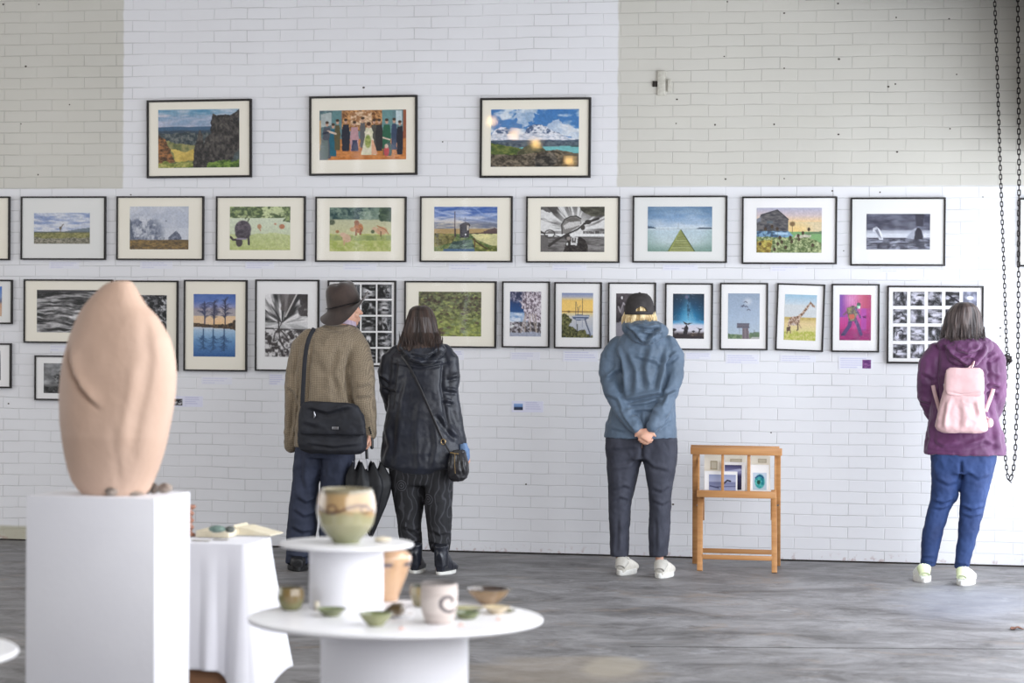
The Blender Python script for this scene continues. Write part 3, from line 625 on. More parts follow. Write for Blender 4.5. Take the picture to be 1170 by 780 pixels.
def P_barn(c):
    c.grad([(0, (176, 176, 200)), (.3, (208, 190, 190)), (.52, (236, 200, 150)), (.56, (220, 200, 160))], 0, .58); c.blend(np.clip(1-np.hypot((c.X-.6)/.3, (c.Y-.5)/.25), 0, 1), (250, 206, 120), .8)
    c.blend((c.Y > .53).astype(float), (122, 168, 106)); c.poly([(.75, .55), (1, .52), (1, .58), (.75, .59)], (96, 124, 88)); c.poly([(.6, .6), (.84, .6), (.8, .7), (.55, .74)], (196, 190, 172), 1, .03)
    c.tex(c.polym([(0, .27), (.04, .25), (.07, .15), (.31, .045), (.34, .06), (.49, .26), (.49, .55), (0, .6)]), 9, 18, (54, 54, 60), (104, 100, 100), 4); c.line([(.07, .16), (.32, .05), (.49, .26)], .018, (48, 46, 50)); c.poly([(.0, .25), (.07, .2), (.07, .3), (.0, .34)], (120, 124, 136))
    c.tex(c.polym([(0, .52), (.5, .52), (.56, .62), (.4, .68), (0, .64)], .02), 12, 12, (52, 76, 104), (120, 158, 190), 6, .4, .6); c.line([(.3, .565), (.47, .575)], .05, (170, 200, 224)); c.poly([(.16, .3), (.25, .3), (.25, .34), (.16, .34)], (82, 98, 108), .7)
    c.tex(c.polym([(0, .64), (.5, .66), (.8, .66), (1, .78), (1, 1), (0, 1)], .04), 22, 18, (74, 94, 50), (190, 198, 146), 7, .35, .65); c.tex(c.polym([(0, .75), (.25, .7), (.22, 1), (0, 1)], .05), 16, 14, (120, 96, 40), (206, 190, 90), 7, .35, .65)
    rr = R_(5)
    for x, y in [(.14, .47), (.24, .42), (.32, .47), (.36, .66), (.39, .76), (.33, .8), (.54, .75), (.52, .66), (.65, .7), (.71, .56), (.8, .48), (.06, .8), (.64, .62), (.86, .83), (.28, .92), (.45, .88)]:
        c.ell(x, y, .022, .042, (60, 44, 34), .3); c.line([(x, y), (x+.01, 1)], .008, (96, 104, 60), .6)
    c.ell(.55, .36, .04, .05, (120, 92, 60), .6); c.line([(.55, .4), (.55, .56)], .014, (110, 84, 60))
def P_arches(c):
    c.grad([(0, (62, 62, 78)), (.4, (84, 86, 102)), (.5, (170, 174, 188)), (.66, (200, 203, 214)), (.68, (60, 60, 74)), (1, (70, 72, 88))]); c.tex((c.Y < .45).astype(float), 3, 6, (52, 52, 68), (100, 102, 120), 4)
    c.tex((c.Y > .68).astype(float), 5, 16, (44, 44, 56), (150, 154, 172), 8, .45, .62); c.blend(np.abs(c.Y-.6) < .055, (205, 208, 218), .9)
    c.tex(c.polym([(.1, .5), (.11, .4), (.17, .36), (.22, .45), (.27, .72), (.2, .72), (.16, .5)]), 9, 9, (170, 174, 186), (228, 230, 238), 5); c.poly([(.13, .45), (.18, .42), (.21, .55), (.25, .74)], (92, 94, 110), .8)
    c.poly([(.62, .68), (.7, .5), (.76, .4), (.82, .38), (.88, .5), (.9, .7)], (152, 156, 172)); c.poly([(.75, .72), (.76, .5), (.79, .4), (.82, .38), (.87, .48), (.895, .72)], (36, 34, 44)); c.poly([(.76, 0), (.9, 0), (.88, .36), (.78, .34)], (44, 42, 54), .9); c.poly([(.75, .76), (.9, .76), (.92, .92), (.78, .92)], (44, 44, 56), .9)
    c.line([(.36, .98), (.52, .72)], .03, (170, 174, 188), .6, 3)
def P_waves(c):
    y = c.Y+(c.n(3, 3, 5, 3)-.5)*.12; t = fbm(c.X*4.2, y*24, None, 7, 4); t2 = fbm(c.X*16, c.Y*22, None, 9, 4)
    v = np.clip((t-.36)/.3, 0, 1)*.75+np.clip((t2-.35)/.3, 0, 1)*.25*np.clip(1.2-np.hypot((c.X-.5)/.4, (c.Y-.55)/.4), 0, 1)
    c.A = (28+205*np.clip(v, 0, 1))[..., None]*np.array([1, .985, .99]); c.blend(c.linem([(0, .02), (.6, .04), (1, .0)], .08, 3), (44, 42, 44), .8)
def P_bwtree(c):
    c.grad([(0, (70, 70, 72)), (.6, (170, 170, 172)), (.75, (96, 96, 96)), (1, (40, 40, 40))]); c.tex((c.Y < .7).astype(float), 3, 3, (60, 60, 62), (196, 196, 198), 4, a=.6)
    c.tex(c.ellm(.6, .5, .36, .3, .3), 26, 20, (24, 24, 24), (150, 150, 150), 6, .4, .6); c.line([(.6, .5), (.6, .82)], .05, (26, 26, 26)); c.tex(c.below(.76, .04, 8, 4), 16, 12, (20, 20, 20), (76, 76, 76), 6)
def P_bwforest(c):
    c.tex(np.ones(c.X.shape), 12, 16, (22, 22, 24), (196, 196, 200), 6, .45, .65); c.tex((c.X < .8).astype(float), 6, 8, (30, 30, 32), (120, 120, 124), 9, .4, .6, .5)
def tree(c, x, y0, y1, s, seed, col, flip=1, fan=1.0):
    rr = R_(seed); c.line([(x, y0), (x, y1)], .018, col)
    for i in range(46):
        t = rr.uniform(.25, 1); yy = y0+(y1-y0)*t; a = rr.uniform(-1, 1)*fan; L = s*rr.uniform(.4, 1)*(1.15-.5*t)
        p = (x+a*L*.6, yy-flip*abs(L)*.35); c.line([(x, yy), p], .008, col, .75, 1.3)
        q = (p[0]+a*L*.5, p[1]-flip*L*.1*rr.uniform(-1, 1)); c.line([p, q], .010, col, .6, 1.5)
def P_lake(c):
    c.grad([(0, (44, 82, 158)), (.22, (92, 118, 186)), (.38, (176, 166, 196)), (.46, (230, 190, 160)), (.52, (236, 200, 160))], 0, .53); c.grad([(0, (206, 206, 216)), (.12, (164, 194, 220)), (.5, (92, 140, 190)), (1, (40, 84, 146))], .53, 1.0)
    c.blend(np.clip(1-np.hypot((c.X-.62)/.3, (c.Y-.47)/.1), 0, 1), (250, 200, 140), .8); c.tex((c.Y < .35).astype(float), 2, 5, (40, 76, 156), (110, 136, 196), 4, a=.4)
    k = (44, 44, 62)
    tree(c, .27, .5, .15, .2, 3, (52, 56, 88)); tree(c, .49, .5, .14, .2, 5, (48, 50, 76)); tree(c, .75, .5, .09, .2, 8, (44, 46, 72))
    tree(c, .24, .56, .86, .18, 4, (44, 78, 120), -1); tree(c, .47, .56, .88, .18, 6, (44, 78, 120), -1); tree(c, .73, .56, .9, .18, 9, (40, 70, 112), -1)
    c.tex(c.polym([(0, .46), (.15, .47), (.4, .49), (.6, .48), (.8, .48), (.92, .45), (.95, .41), (1, .41), (1, .585), (.93, .56), (.5, .54), (0, .525)], .012), 22, 18, (40, 34, 32), (104, 80, 56), 5)
def P_radial(c):
    a = np.arctan2(c.Y-.47, (c.X-.4)*c.asp); r = np.hypot((c.X-.4)*c.asp, c.Y-.47); t = fbm(a*3.4+7, r*2.2, None, 31, 4)
    v = np.clip((t-.40)/.2, 0, 1); c.A = (40+196*v)[..., None]*np.array([1, .985, .985])
    c.blend(c.polym([(.62, .02), (1, 0), (1, .35), (.75, .36), (.5, .34)], .04)*np.clip((c.n(8, 8, 4)-.3)*6, 0, 1), (44, 38, 38), .85); c.poly([(.35, 0), (.7, 0), (.5, .3), (.38, .25)], (96, 88, 86), .7, .05); c.line([(.74, 0), (.48, .36)], .022, (210, 205, 202)); c.blend((c.Y > .46)*(c.Y < .56).astype(float), (222, 220, 220), .75)
    c.line([(0, .545), (1, .565)], .012, (70, 64, 64)); c.line([(0, .55), (.2, .55)], .02, (40, 36, 36)); c.tex((c.Y > .58).astype(float), 11, 14, (52, 46, 46), (222, 218, 218), 6, .38, .6)
    c.line([(.33, .42), (.32, .55), (.24, .62), (.2, .75)], .02, (60, 54, 54)); c.line([(.32, .55), (.45, .63), (.55, .72)], .02, (64, 58, 58)); c.line([(.32, .56), (.36, .75), (.45, .85)], .02, (56, 50, 50)); c.line([(.3, .42), (.34, .54), (.4, .44)], .015, (60, 56, 56))
def P_lily(c):
    c.tex(np.ones(c.X.shape), 20, 16, (58, 62, 44), (150, 158, 96), 6, .35, .62); c.tex((c.Y > .45).astype(float)*np.clip(c.Y*2-.8, 0, 1), 18, 22, (96, 108, 48), (178, 186, 92), 8, .35, .6, .85)
    c.tex((c.Y < .45).astype(float), 12, 9, (72, 58, 54), (120, 128, 92), 11, .4, .6, .5); rr = R_(4)
    for i in range(170):
        y = rr.random()**.8; c.ell(rr.random(), y, .02+.02*y, .012+.02*y, rr.choice([(140, 150, 84), (168, 176, 100), (110, 120, 70), (90, 70, 62), (124, 138, 96)]), .4, .75)
    for i in range(26): c.ell(rr.random(), .1+.4*rr.random(), .025, .02, (66, 46, 46), .5, .7)
def P_blossom(c):
    c.grad([(0, (30, 40, 80)), (.45, (34, 74, 132)), (.48, (150, 180, 216)), (.6, (186, 200, 224)), (.66, (170, 184, 206)), (.7, (70, 64, 68)), (1, (110, 108, 124))]); c.tex(c.polym([(0, .45), (.4, .5), (.4, .66), (0, .68)]), 3, 12, (110, 150, 200), (220, 228, 240), 4)
    m = np.clip(c.polym([(.4, 0), (1, 0), (1, .68), (.45, .68), (.44, .4), (.32, .28)], .14, 3), 0, 1); c.tex(m, 20, 18, (96, 80, 92), (232, 222, 230), 7, .38, .58)
    c.tex(c.ellm(.2, .1, .24, .14, .6), 16, 14, (48, 50, 76), (180, 172, 190), 9, .45, .6, .8); c.tex((c.Y > .68).astype(float), 12, 14, (60, 52, 54), (196, 192, 200), 5, .4, .62)
    for x0, x1 in ((.5, .48), (.64, .66), (.72, .84), (.82, .86), (.5, .36)): c.line([(x0, .5), (x1, .9)], .022, (188, 172, 160), .8)
    c.blend(c.below(.9, .03, 4, 4), (176, 184, 206), .8); c.poly([(.04, .75), (.14, .74), (.13, .79), (.03, .8)], (226, 226, 226))
def P_boats(c):
    c.grad([(0, (122, 138, 182)), (.2, (170, 172, 190)), (.32, (226, 202, 150)), (.42, (246, 196, 90)), (.44, (250, 206, 110))], 0, .44); c.grad([(0, (236, 210, 140)), (.2, (206, 204, 204)), (1, (168, 176, 196))], .44, 1)
    c.line([(0, .415), (1, .425)], .02, (130, 96, 60)); c.ell(.23, .42, .06, .02, (100, 80, 50), .4)
    c.tex(c.polym([(0, .47), (.15, .47), (.33, .6), (.3, .68), (.2, .74), (.35, .74), (.5, .85), (.75, .82), (.8, .9), (1, .93), (1, 1), (0, 1)], .05, 3), 14, 16, (40, 44, 24), (124, 122, 70), 5)
    for x, y in ((.45, .2), (.66, .13), (.52, .33)): c.line([(x, y), (x, .5)], .012, (70, 56, 66))
    c.line([(.46, .2), (.5, .34), (.6, .28), (.52, .45)], .01, (96, 80, 84), .6)
    c.poly([(.33, .52), (.5, .48), (.7, .49), (.88, .5), (.86, .56), (.75, .6), (.5, .62), (.36, .57)], (84, 98, 126)); c.line([(.36, .52), (.85, .52)], .02, (206, 210, 222)); c.line([(.46, .58), (.74, .58)], .015, (220, 224, 232)); c.line([(.5, .555), (.7, .555)], .012, (40, 60, 100))
    c.line([(.74, .58), (.8, .72), (.88, .86), (.92, .96)], .03, (84, 90, 112)); c.line([(.47, .62), (.47, .75)], .01, (110, 120, 150)); c.line([(.66, .62), (.66, .76)], .01, (120, 130, 160)); c.line([(.5, .7), (.5, .9)], .02, (44, 46, 30))
def P_dark(c):
    c.tex(np.ones(c.X.shape), 4, 5, (44, 38, 42), (80, 72, 76), 4); c.ell(.19, .1, .025, .035, (232, 228, 228), .4); c.line([(.08, .3), (.14, .42), (.24, .22)], .03, (196, 188, 192), .8, 2); c.line([(.24, .22), (.34, .3)], .03, (186, 178, 182), .8, 2)
    c.poly([(0, .66), (.3, .62), (.5, .8), (.6, 1), (0, 1)], (150, 146, 156), .8, .05); c.line([(.1, .6), (.2, .5)], .03, (34, 30, 34)); c.ell(.2, .38, .06, .1, (120, 112, 118), .6, .7)
def P_stars(c):
    c.grad([(0, (40, 52, 66)), (.25, (26, 64, 96)), (.5, (30, 110, 156)), (.64, (60, 140, 190)), (.7, (200, 206, 224)), (.82, (214, 210, 220)), (.9, (60, 50, 50)), (1, (40, 34, 38))])
    d = np.abs(c.X-(.42+.12*c.Y)); c.blend(np.clip(1-d/(.1+.35*c.Y), 0, 1)*(c.Y < .7)*np.clip(c.Y*2, .2, 1), (104, 190, 226), .75); e = np.clip(np.abs(c.X-.5)*2.2-.45, 0, 1)*(c.Y < .6); c.blend(e, (24, 32, 46), .75)
    c.tex(c.ellm(.5, .3, .05, .25, .5), 14, 14, (24, 40, 60), (90, 150, 190), 4, a=.7); c.ell(.44, .08, .05, .04, (120, 110, 140), .8, .7)
    rr = R_(3)
    for i in range(60): c.ell(rr.random(), rr.random()*.6, .006, .005, (170, 200, 220), 1, .6)
    c.blend(np.clip(1-np.hypot((c.X-.45)/.6, (c.Y-.72)/.14), 0, 1), (222, 216, 228), .8); k = (38, 32, 36)
    c.poly([(.3, .6), (.46, .655), (.64, .645), (.5, .69), (.4, .68)], k); c.poly([(.38, .74), (.44, .68), (.5, .76), (.46, .9), (.32, .92), (.36, .8)], k); c.line([(.3, .77), (.48, .76)], .02, k); c.poly([(.75, .745), (.84, .765), (.95, .775), (.9, .8), (.84, .8)], k); c.line([(.86, .79), (.82, .9)], .03, k); c.line([(.66, .82), (.65, .9)], .02, k); c.line([(.62, .83), (.7, .83)], .02, k)
    c.ell(.04, .8, .08, .03, k, .3); c.line([(.04, .8), (.03, .9)], .03, k); c.ell(.16, .9, .04, .03, k, .4); c.poly([(0, .93), (.3, .9), (.6, .93), (1, .86), (1, 1), (0, 1)], (44, 36, 38), 1, .02); c.tex((c.Y > .86)*(c.X > .55).astype(float)*(c.Y < .94), 10, 10, (60, 46, 40), (216, 190, 150), 5, .5, .6, .6)
def P_tower(c):
    c.grad([(0, (148, 164, 186)), (.5, (164, 182, 204)), (.9, (176, 192, 206)), (1, (150, 160, 140))]); c.tex(c.below(.9, .03, 5, 5), 14, 12, (78, 104, 72), (128, 146, 110), 4); c.poly([(.68, .86), (.98, .84), (1, .96), (.7, .96)], (84, 110, 80), .9, .04); c.poly([(.76, .95), (1, .95), (1, 1), (.7, 1)], (176, 176, 172)); c.ell(.62, .18, .12, .07, (214, 218, 224), .9, .6)
    k = (74, 74, 92); c.poly([(.3, .66), (.67, .66), (.67, .75), (.3, .75)], (104, 100, 110)); c.line([(.3, .665), (.67, .665)], .018, k); c.line([(.3, .745), (.67, .745)], .022, k)
    for i in range(7): c.line([(.3+i*.06, .66), (.3+i*.06, .75)], .012, (84, 82, 96))
    c.poly([(.46, .76), (.65, .76), (.68, 1), (.46, 1)], (122, 110, 116)); c.line([(.5, .78), (.5, 1)], .02, (84, 76, 86)); c.line([(.6, .78), (.62, 1)], .02, (84, 76, 86)); c.line([(.37, .76), (.37, .88)], .012, (128, 132, 148)); c.line([(.83, .8), (.83, .95)], .012, (90, 100, 100))
    for x, y, s in ((.55, .19, .9), (.48, .28, 1.3), (.58, .29, .8), (.65, .36, 1)): c.line([(x-.05*s, y+.01), (x, y-.012*s), (x+.05*s, y+.012)], .018, (84, 88, 108)); 
    c.line([(.46, .3), (.5, .25)], .02, (80, 84, 104))
def P_giraffe(c):
    c.grad([(0, (150, 190, 214)), (.4, (196, 210, 220)), (.49, (208, 212, 214))], 0, .5); c.grad([(0, (196, 176, 108)), (.3, (226, 200, 146)), (.6, (220, 208, 140)), (1, (182, 182, 84))], .49, 1); c.tex(c.below(.8, .05, 8, 4), 18, 16, (170, 176, 66), (214, 204, 130), 4); c.tex((c.Y > .5)*(c.Y < .55).astype(float), 12, 8, (176, 150, 84), (206, 180, 110), 3)
    body = np.clip(c.ellm(.32, .58, .17, .10, .12)+c.polym([(.2, .56), (.3, .51), (.44, .45), (.56, .37), (.68, .26), (.77, .17), (.81, .19), (.75, .28), (.61, .42), (.51, .5), (.47, .6), (.3, .65)])+c.polym([(.12, .66), (.14, .56), (.2, .52), (.24, .6), (.2, .72), (.14, .74)])+c.polym([(.78, .17), (.82, .155), (.95, .25), (.94, .28), (.84, .25)]), 0, 1)
    c.tex(body, 26, 26, (120, 84, 60), (206, 180, 160), 6, .45, .56); k = (112, 88, 74)
    c.poly([(.08, .72), (.2, .7), (.21, .78), (.1, .82)], (84, 62, 50)); c.line([(.12, .75), (.1, .85)], .02, k); c.line([(.19, .75), (.21, .84)], .02, k); c.line([(.43, .62), (.44, .76), (.41, .78)], .025, (84, 64, 54)); c.line([(.44, .62), (.54, .73)], .018, (170, 140, 112)); c.line([(.79, .18), (.8, .14)], .012, k)
    c.poly([(.22, .62), (.38, .64), (.36, .68), (.24, .68)], (210, 196, 190), .7)
def P_stagepink(c):
    c.grad([(0, (210, 110, 160)), (.5, (196, 70, 150)), (.78, (190, 50, 120)), (1, (140, 40, 92))]); c.blend(np.clip(1-c.X/.35, 0, 1)*(c.Y < .5), (104, 76, 176), .9); c.blend(np.clip(1-np.hypot((c.X-.35)/.25, (c.Y-.12)/.25), 0, 1), (232, 170, 216), .8); c.blend(np.clip((c.X-.45)*2.5, 0, 1)*(c.Y < .3), (206, 96, 96), .8); c.blend(np.clip((c.X-.7)*3, 0, 1), (150, 30, 92), .7); c.blend(((c.X > .68)*(c.X < .85)*(c.Y < .8)*(c.Y > .3)).astype(float), (170, 76, 176), .7)
    for i in range(16): c.line([(.04+i*.064, 0), (.04+i*.064, .75)], .008, (130, 40, 110), .45)
    c.line([(0, .77), (1, .77)], .01, (110, 30, 80)); c.tex((c.Y > .78).astype(float), 6, 12, (170, 46, 116), (120, 40, 96), 4, a=.7)
    k = (70, 60, 110); c.line([(.36, .5), (.32, .68), (.14, .86)], .085, (82, 60, 108)); c.line([(.46, .5), (.58, .66), (.68, .86)], .075, (82, 60, 108)); c.line([(.14, .86), (.08, .88)], .04, (60, 50, 86)); c.tex(c.polym([(.22, .3), (.4, .24), (.55, .26), (.58, .4), (.48, .58), (.3, .58), (.26, .46)], .02), 12, 12, (84, 74, 80), (148, 140, 96), 5); c.poly([(.3, .44), (.46, .42), (.48, .52), (.34, .54)], (196, 96, 78)); c.ell(.6, .25, .055, .06, (110, 196, 150), .3); c.ell(.6, .21, .06, .035, (60, 90, 80), .3); c.line([(.5, .3), (.6, .42), (.66, .5)], .04, (96, 70, 120)); c.line([(.24, .38), (.14, .44)], .04, (120, 80, 100)); c.ell(.62, .28, .03, .03, (220, 230, 220), .5); c.poly([(.72, .47), (.84, .46), (.84, .52), (.74, .5)], (100, 30, 90))
def P_beach(c): c.grad([(0, (60, 110, 190)), (.35, (120, 150, 200)), (.5, (90, 96, 120)), (.6, (206, 160, 130)), (1, (214, 180, 150))])
def P_grey(c): c.grad([(0, (220, 220, 222)), (.4, (120, 120, 124)), (1, (40, 40, 44))])
def tile(seed, dark=False):
    def f(c):
        sx, sy = [(3, 3), (2, 6), (5, 2.5), (3, 8)][seed % 4]; t = fbm(c.X*sx+seed, c.Y*sy+seed*3, None, seed*7+1, 4); v = np.clip((t-.36)/.3, 0, 1)
        d = np.clip(1.25-np.hypot((c.X-.5)/.75, (c.Y-.5)/.75)*.75, 0, 1) if not dark else 1
        g = 30+195*v*d if not dark else 22+205*np.clip((t-.46)/.2, 0, 1)*np.clip(1.3-np.hypot((c.X-.5)/.5, (c.Y-.5)/.55), 0, 1)
        c.A = g[..., None]*np.array([.97, .96, 1.03] if not dark else [1, .99, 1.0])
        k = seed % 5
        if not dark and k == 3: c.line([(0, .1), (1, .75)], .12, (30, 28, 36))
        if not dark and k == 4: c.blend(np.ones(c.X.shape), (150, 155, 185), .6); c.ell(.5, .45, .25, .14, (238, 240, 250), .6)
        if not dark and k == 0: c.line([(.25, .6), (.3, .35), (.6, .25), (.7, .4)], .09, (36, 34, 42))
    return f

YF = -0.028   # front of the frames
def framed(name, corners, pr, paint, mat, label, fw=0.0125, depth=0.026, group=None, tiles=None, tilecols=None, gain=1.0):
    """corners: outer rectangle (x0,y0,x1,y1) or four corners TL TR BR BL, in photo pixels"""
    if len(corners) == 4 and not isinstance(corners[0], tuple):
        x0, y0, x1, y1 = corners; xm, ym = (x0+x1)/2, (y0+y1)/2
        L_, R2, Tp, Bt = Py(x0, ym, YF), Py(x1, ym, YF), Py(xm, y0, YF), Py(xm, y1, YF); tilt = 0.0
    else:
        a, b, c_, d = corners
        mid = lambda p, q: ((p[0]+q[0])/2, (p[1]+q[1])/2)
        L_, R2, Tp, Bt = Py(*mid(a, d), YF), Py(*mid(b, c_), YF), Py(*mid(a, b), YF), Py(*mid(c_, d), YF)
        A_, B_ = Py(*a, YF), Py(*b, YF); D_, C2 = Py(*d, YF), Py(*c_, YF)
        tilt = (math.atan2(B_.z-A_.z, B_.x-A_.x)+math.atan2(C2.z-D_.z, C2.x-D_.x))/2
    cx, cz = (L_.x+R2.x)/2, (Tp.z+Bt.z)/2; w, h = R2.x-L_.x, Tp.z-Bt.z
    t = thing('framed_'+name, (cx, 0, cz-h/2), label, 'picture', group)
    M = Matrix.Translation((cx, 0, cz)) @ Matrix.Rotation(-tilt, 4, 'Y')
    m = MB(); y0f, y1f = -depth, -0.001
    m.box((-w/2, y0f, h/2-fw), (w/2, y1f, h/2), M, .0015); m.box((-w/2, y0f, -h/2), (w/2, y1f, -h/2+fw), M, .0015)
    m.box((-w/2, y0f, -h/2+fw), (-w/2+fw, y1f, h/2-fw), M, .0015); m.box((w/2-fw, y0f, -h/2+fw), (w/2, y1f, h/2-fw), M, .0015)
    obj('frame', m, 'black_frame', t, smooth=40)
    ym_ = -0.016
    m = MB(); m.box((-w/2+fw, ym_, -h/2+fw), (w/2-fw, -0.003, h/2-fw), M); obj('mount', m, mat, t)
    def place(r, fn, nm, res=1.6):
        a = Py(r[0], (r[1]+r[3])/2, ym_); b = Py(r[2], (r[1]+r[3])/2, ym_); c2 = Py((r[0]+r[2])/2, r[1], ym_); d2 = Py((r[0]+r[2])/2, r[3], ym_)
        cv = Cv(max(8, int((r[2]-r[0])*res)), max(8, int((r[3]-r[1])*res))); fn(cv); g1 = (fbm(cv.X*60, cv.Y*60/cv.asp, None, int(r[0]), 3)-.5)[..., None]; cv.A = cv.A*(1+.2*g1)*.89+22  # cuts contrast and lifts blacks, painting a haze over the picture
        px, pz = (a.x+b.x)/2, (c2.z+d2.z)/2
        # mount opening: a fine white bevel edge round the print
        wall_grid(nm, cv, px, pz, b.x-a.x, c2.z-d2.z, tilt, ym_-0.0012, 'print_ink', t, gain)
    if tiles:
        for k, (r, fn) in enumerate(tiles): place(r, fn, 'small_print', 1.5)
    else: place(pr, paint, 'print')
    m = MB(); m.box((-w/2+fw*.5, -.0215, -h/2+fw*.5), (w/2-fw*.5, -.0200, h/2-fw*.5), M)
    # the front face only: a thin sheet of glass
    g = MB(); q = [M @ Vector(p) for p in ((-w/2+fw*.6, -.021, -h/2+fw*.6), (w/2-fw*.6, -.021, -h/2+fw*.6), (w/2-fw*.6, -.021, h/2-fw*.6), (-w/2+fw*.6, -.021, h/2-fw*.6))]
    g.add(q, [(0, 1, 2, 3)]); obj('glazing', g, 'picture_glass', t)
    return t
cr, wh, cl = 'mat_cream', 'mat_white', 'mat_cool'
G1 = 'large framed photographs in the top row'; F = framed
F('landscape_photograph', [(167.8, 114.4), (287.5, 112.7), (286.5, 202.2), (166.7, 203.7)], (180.9, 124.9, 273.5, 191.5), P_quiraing, cr, 'large black framed photo of dark rock pinnacles above a sunlit valley, top row left', .014)
F('group_photograph', [(352.8, 110.1), (476.5, 108.1), (476.2, 199.6), (353.1, 200.7)], (365.2, 125.8, 464.1, 182.4), P_wedding, cr, 'large black framed wedding party photo with a bride in the middle, top row centre', .014)
F('landscape_photograph', [(548, 112), (674.6, 110.9), (674.6, 203), (548, 203)], (560.9, 124.8, 661.4, 190.5), P_mountain, cr, 'large black framed photo of snowy mountains over a turquoise lake, rightmost in the top row', .014)
F('wildlife_photograph', (23.1, 224.2, 120.2, 296.7), (38.9, 243, 102.7, 278.4), P_stag, cl, 'framed photo of a lone stag on a moor under a pale sky', .0105)
F('landscape_photograph', (132.5, 224, 232.3, 297.1), (148.4, 235.8, 215.5, 284.8), P_cottage, cr, 'framed photo of a misty grey mountain behind a strip of brown moorland', .0105)
F('wildlife_photograph', (246.3, 224, 348.4, 297.8), (262.7, 236, 331.7, 285.6), P_bull, cr, 'framed photo of a dark bull grazing in a pale green field', .0105)
F('wildlife_photograph', (359.8, 224.5, 463.7, 299.2), (376.7, 236.9, 447, 287.1), P_cows, cr, 'framed photo of brown cows in a meadow above the man in the hat', .0105)
F('landscape_photograph', (479.4, 224, 585.1, 299.4), (496.1, 236.1, 568.2, 287.1), P_signal, cr, 'framed photo of a small dark hut against a blue and orange sunset sky', .0105)
F('motorcycle_photograph', (600.8, 224.2, 707.8, 300.1), (617.8, 236.1, 690.7, 287.7), P_moto, cr, 'framed black and white photo of motorcycle handlebars speeding along a road', .0105)
F('landscape_photograph', (722.5, 223.4, 830.6, 300.1), (740.1, 236, 813.6, 287.3), P_jetty, cl, 'framed photo of a green jetty running out into calm blue water', .0105)
F('landscape_photograph', (847.5, 224.3, 956.2, 301.6), (864.5, 237.4, 938.9, 288.6), P_barn, wh, 'framed photo of a dark barn behind sunflowers and teasels at sunset', .0105)
F('landscape_photograph', (971.6, 225.5, 1080.3, 303.6), (990, 244.3, 1062.7, 284.9), P_arches, cl, 'framed black and white photo of rock arches in misty water with striped window reflections', .0105)
F('wildlife_photograph', (1164, 226, 1203, 304.5), (1175, 239, 1192, 291), P_grey, cl, 'framed picture cut off by the right edge, behind the hanging chain', .0105)
F('landscape_photograph', (-88, 224.3, 10.5, 297), (-72, 236, -5, 285), P_cottage, cr, 'framed picture with a cream mount, cut off by the left edge above the others', .0105)
F('beach_photograph', (-62, 319.2, 13.5, 369.8), (-50, 327, 2.2, 361), P_beach, cl, 'framed blue and sand coloured picture at the left edge beside the framed wave photo', .0105)
F('wave_photograph', (26.5, 319, 128, 391.9), (42.2, 331.2, 112.5, 379.7), P_waves, cr, 'framed black and white photo of rippling water, left of the sculpture top', .0105)
F('tree_photograph', (131.5, 320.3, 202.8, 423.6), (144, 337, 190.4, 407), P_bwforest, cr, 'upright framed black and white woodland photo mostly hidden behind the sculpture', .0105)
F('landscape_photograph', (209.4, 319.6, 281.7, 424), (221.2, 335.9, 269.1, 407.3), P_lake, cr, 'upright framed photo of three bare trees mirrored in a blue lake', .0105)
F('abstract_photograph', (291, 319.3, 364, 424), (302.9, 335.8, 351.6, 407.6), P_radial, wh, 'upright framed black and white photo of bursting branches left of the man in the hat', .0105)
tl = [((376.9+18.15*i, 324.9+18.35*j, 376.9+18.15*i+16.3, 324.9+18.35*j+16.3), tile(i*5+j+1, True)) for j in range(5) for i in range(4)]
F('contact_sheet', (373.8, 320.3, 451.7, 418.7), None, None, wh, 'framed grid of small dark square photos right of the hat of the man', .0105, tiles=tl)
F('lily_photograph', (461.5, 320.9, 566.6, 397.1), (478.4, 333.2, 549.9, 384), P_lily, cr, 'framed photo of dense green lily pads behind the woman in the navy coat', .0105)
F('blossom_photograph', (573.2, 321.3, 627.7, 397.1), (582.7, 333.1, 618.2, 384.2), P_blossom, wh, 'small upright framed photo of a pale pink tree against a deep blue sky', .0095)
F('boat_photograph', (632.9, 322.2, 687.1, 398), (641.9, 334.6, 677.6, 385.6), P_boats, wh, 'small upright framed photo of moored boats at a yellow sunset', .0095)
F('night_photograph', (694.4, 322.5, 749, 398.5), (704, 335.2, 739.5, 386), P_dark, wh, 'small upright framed dark photo partly hidden behind the person in the black cap', .0095)
F('telescope_photograph', (759.5, 323.3, 814.1, 399.8), (768.9, 335.5, 804.5, 386.8), P_stars, wh, 'small upright framed photo of dish telescopes under a blue starry sky', .0095)
F('aircraft_photograph', (822.3, 323, 877.1, 399.8), (831.9, 335.1, 867.9, 387), P_tower, wh, 'small upright framed photo of aircraft over a raised tower in a pale blue sky', .0095)
F('giraffe_photograph', [(887.3, 323.3), (942, 324.8), (941, 402.1), (886.2, 399.8)], (896.3, 336.6, 932.6, 388.7), P_giraffe, wh, 'small upright framed photo of a giraffe striding over yellow grass', .0095)
F('stage_photograph', (949.9, 324.2, 1004.7, 402.2), (959.3, 336.6, 995.3, 388.7), P_stagepink, wh, 'small upright framed photo of a crouching figure on a pink and purple stage', .0095)
tl = [((1020.4+19.97*i, 333.2+19.95*j, 1036.4+19.97*i, 349.3+19.95*j), tile(i+j*5+(30 if j else 30))) for j in range(4) for i in range(5)]
F('contact_sheet', (1013.4, 326.4, 1123.6, 415.5), None, None, wh, 'wide framed grid of small grey square photos before the woman in purple', .0105, tiles=tl)
F('bird_photograph', (-62, 391.7, 12.2, 442.9), (-50, 400, .7, 434), P_grey, wh, 'lower framed picture at the left edge, in the bottom row', .0105)
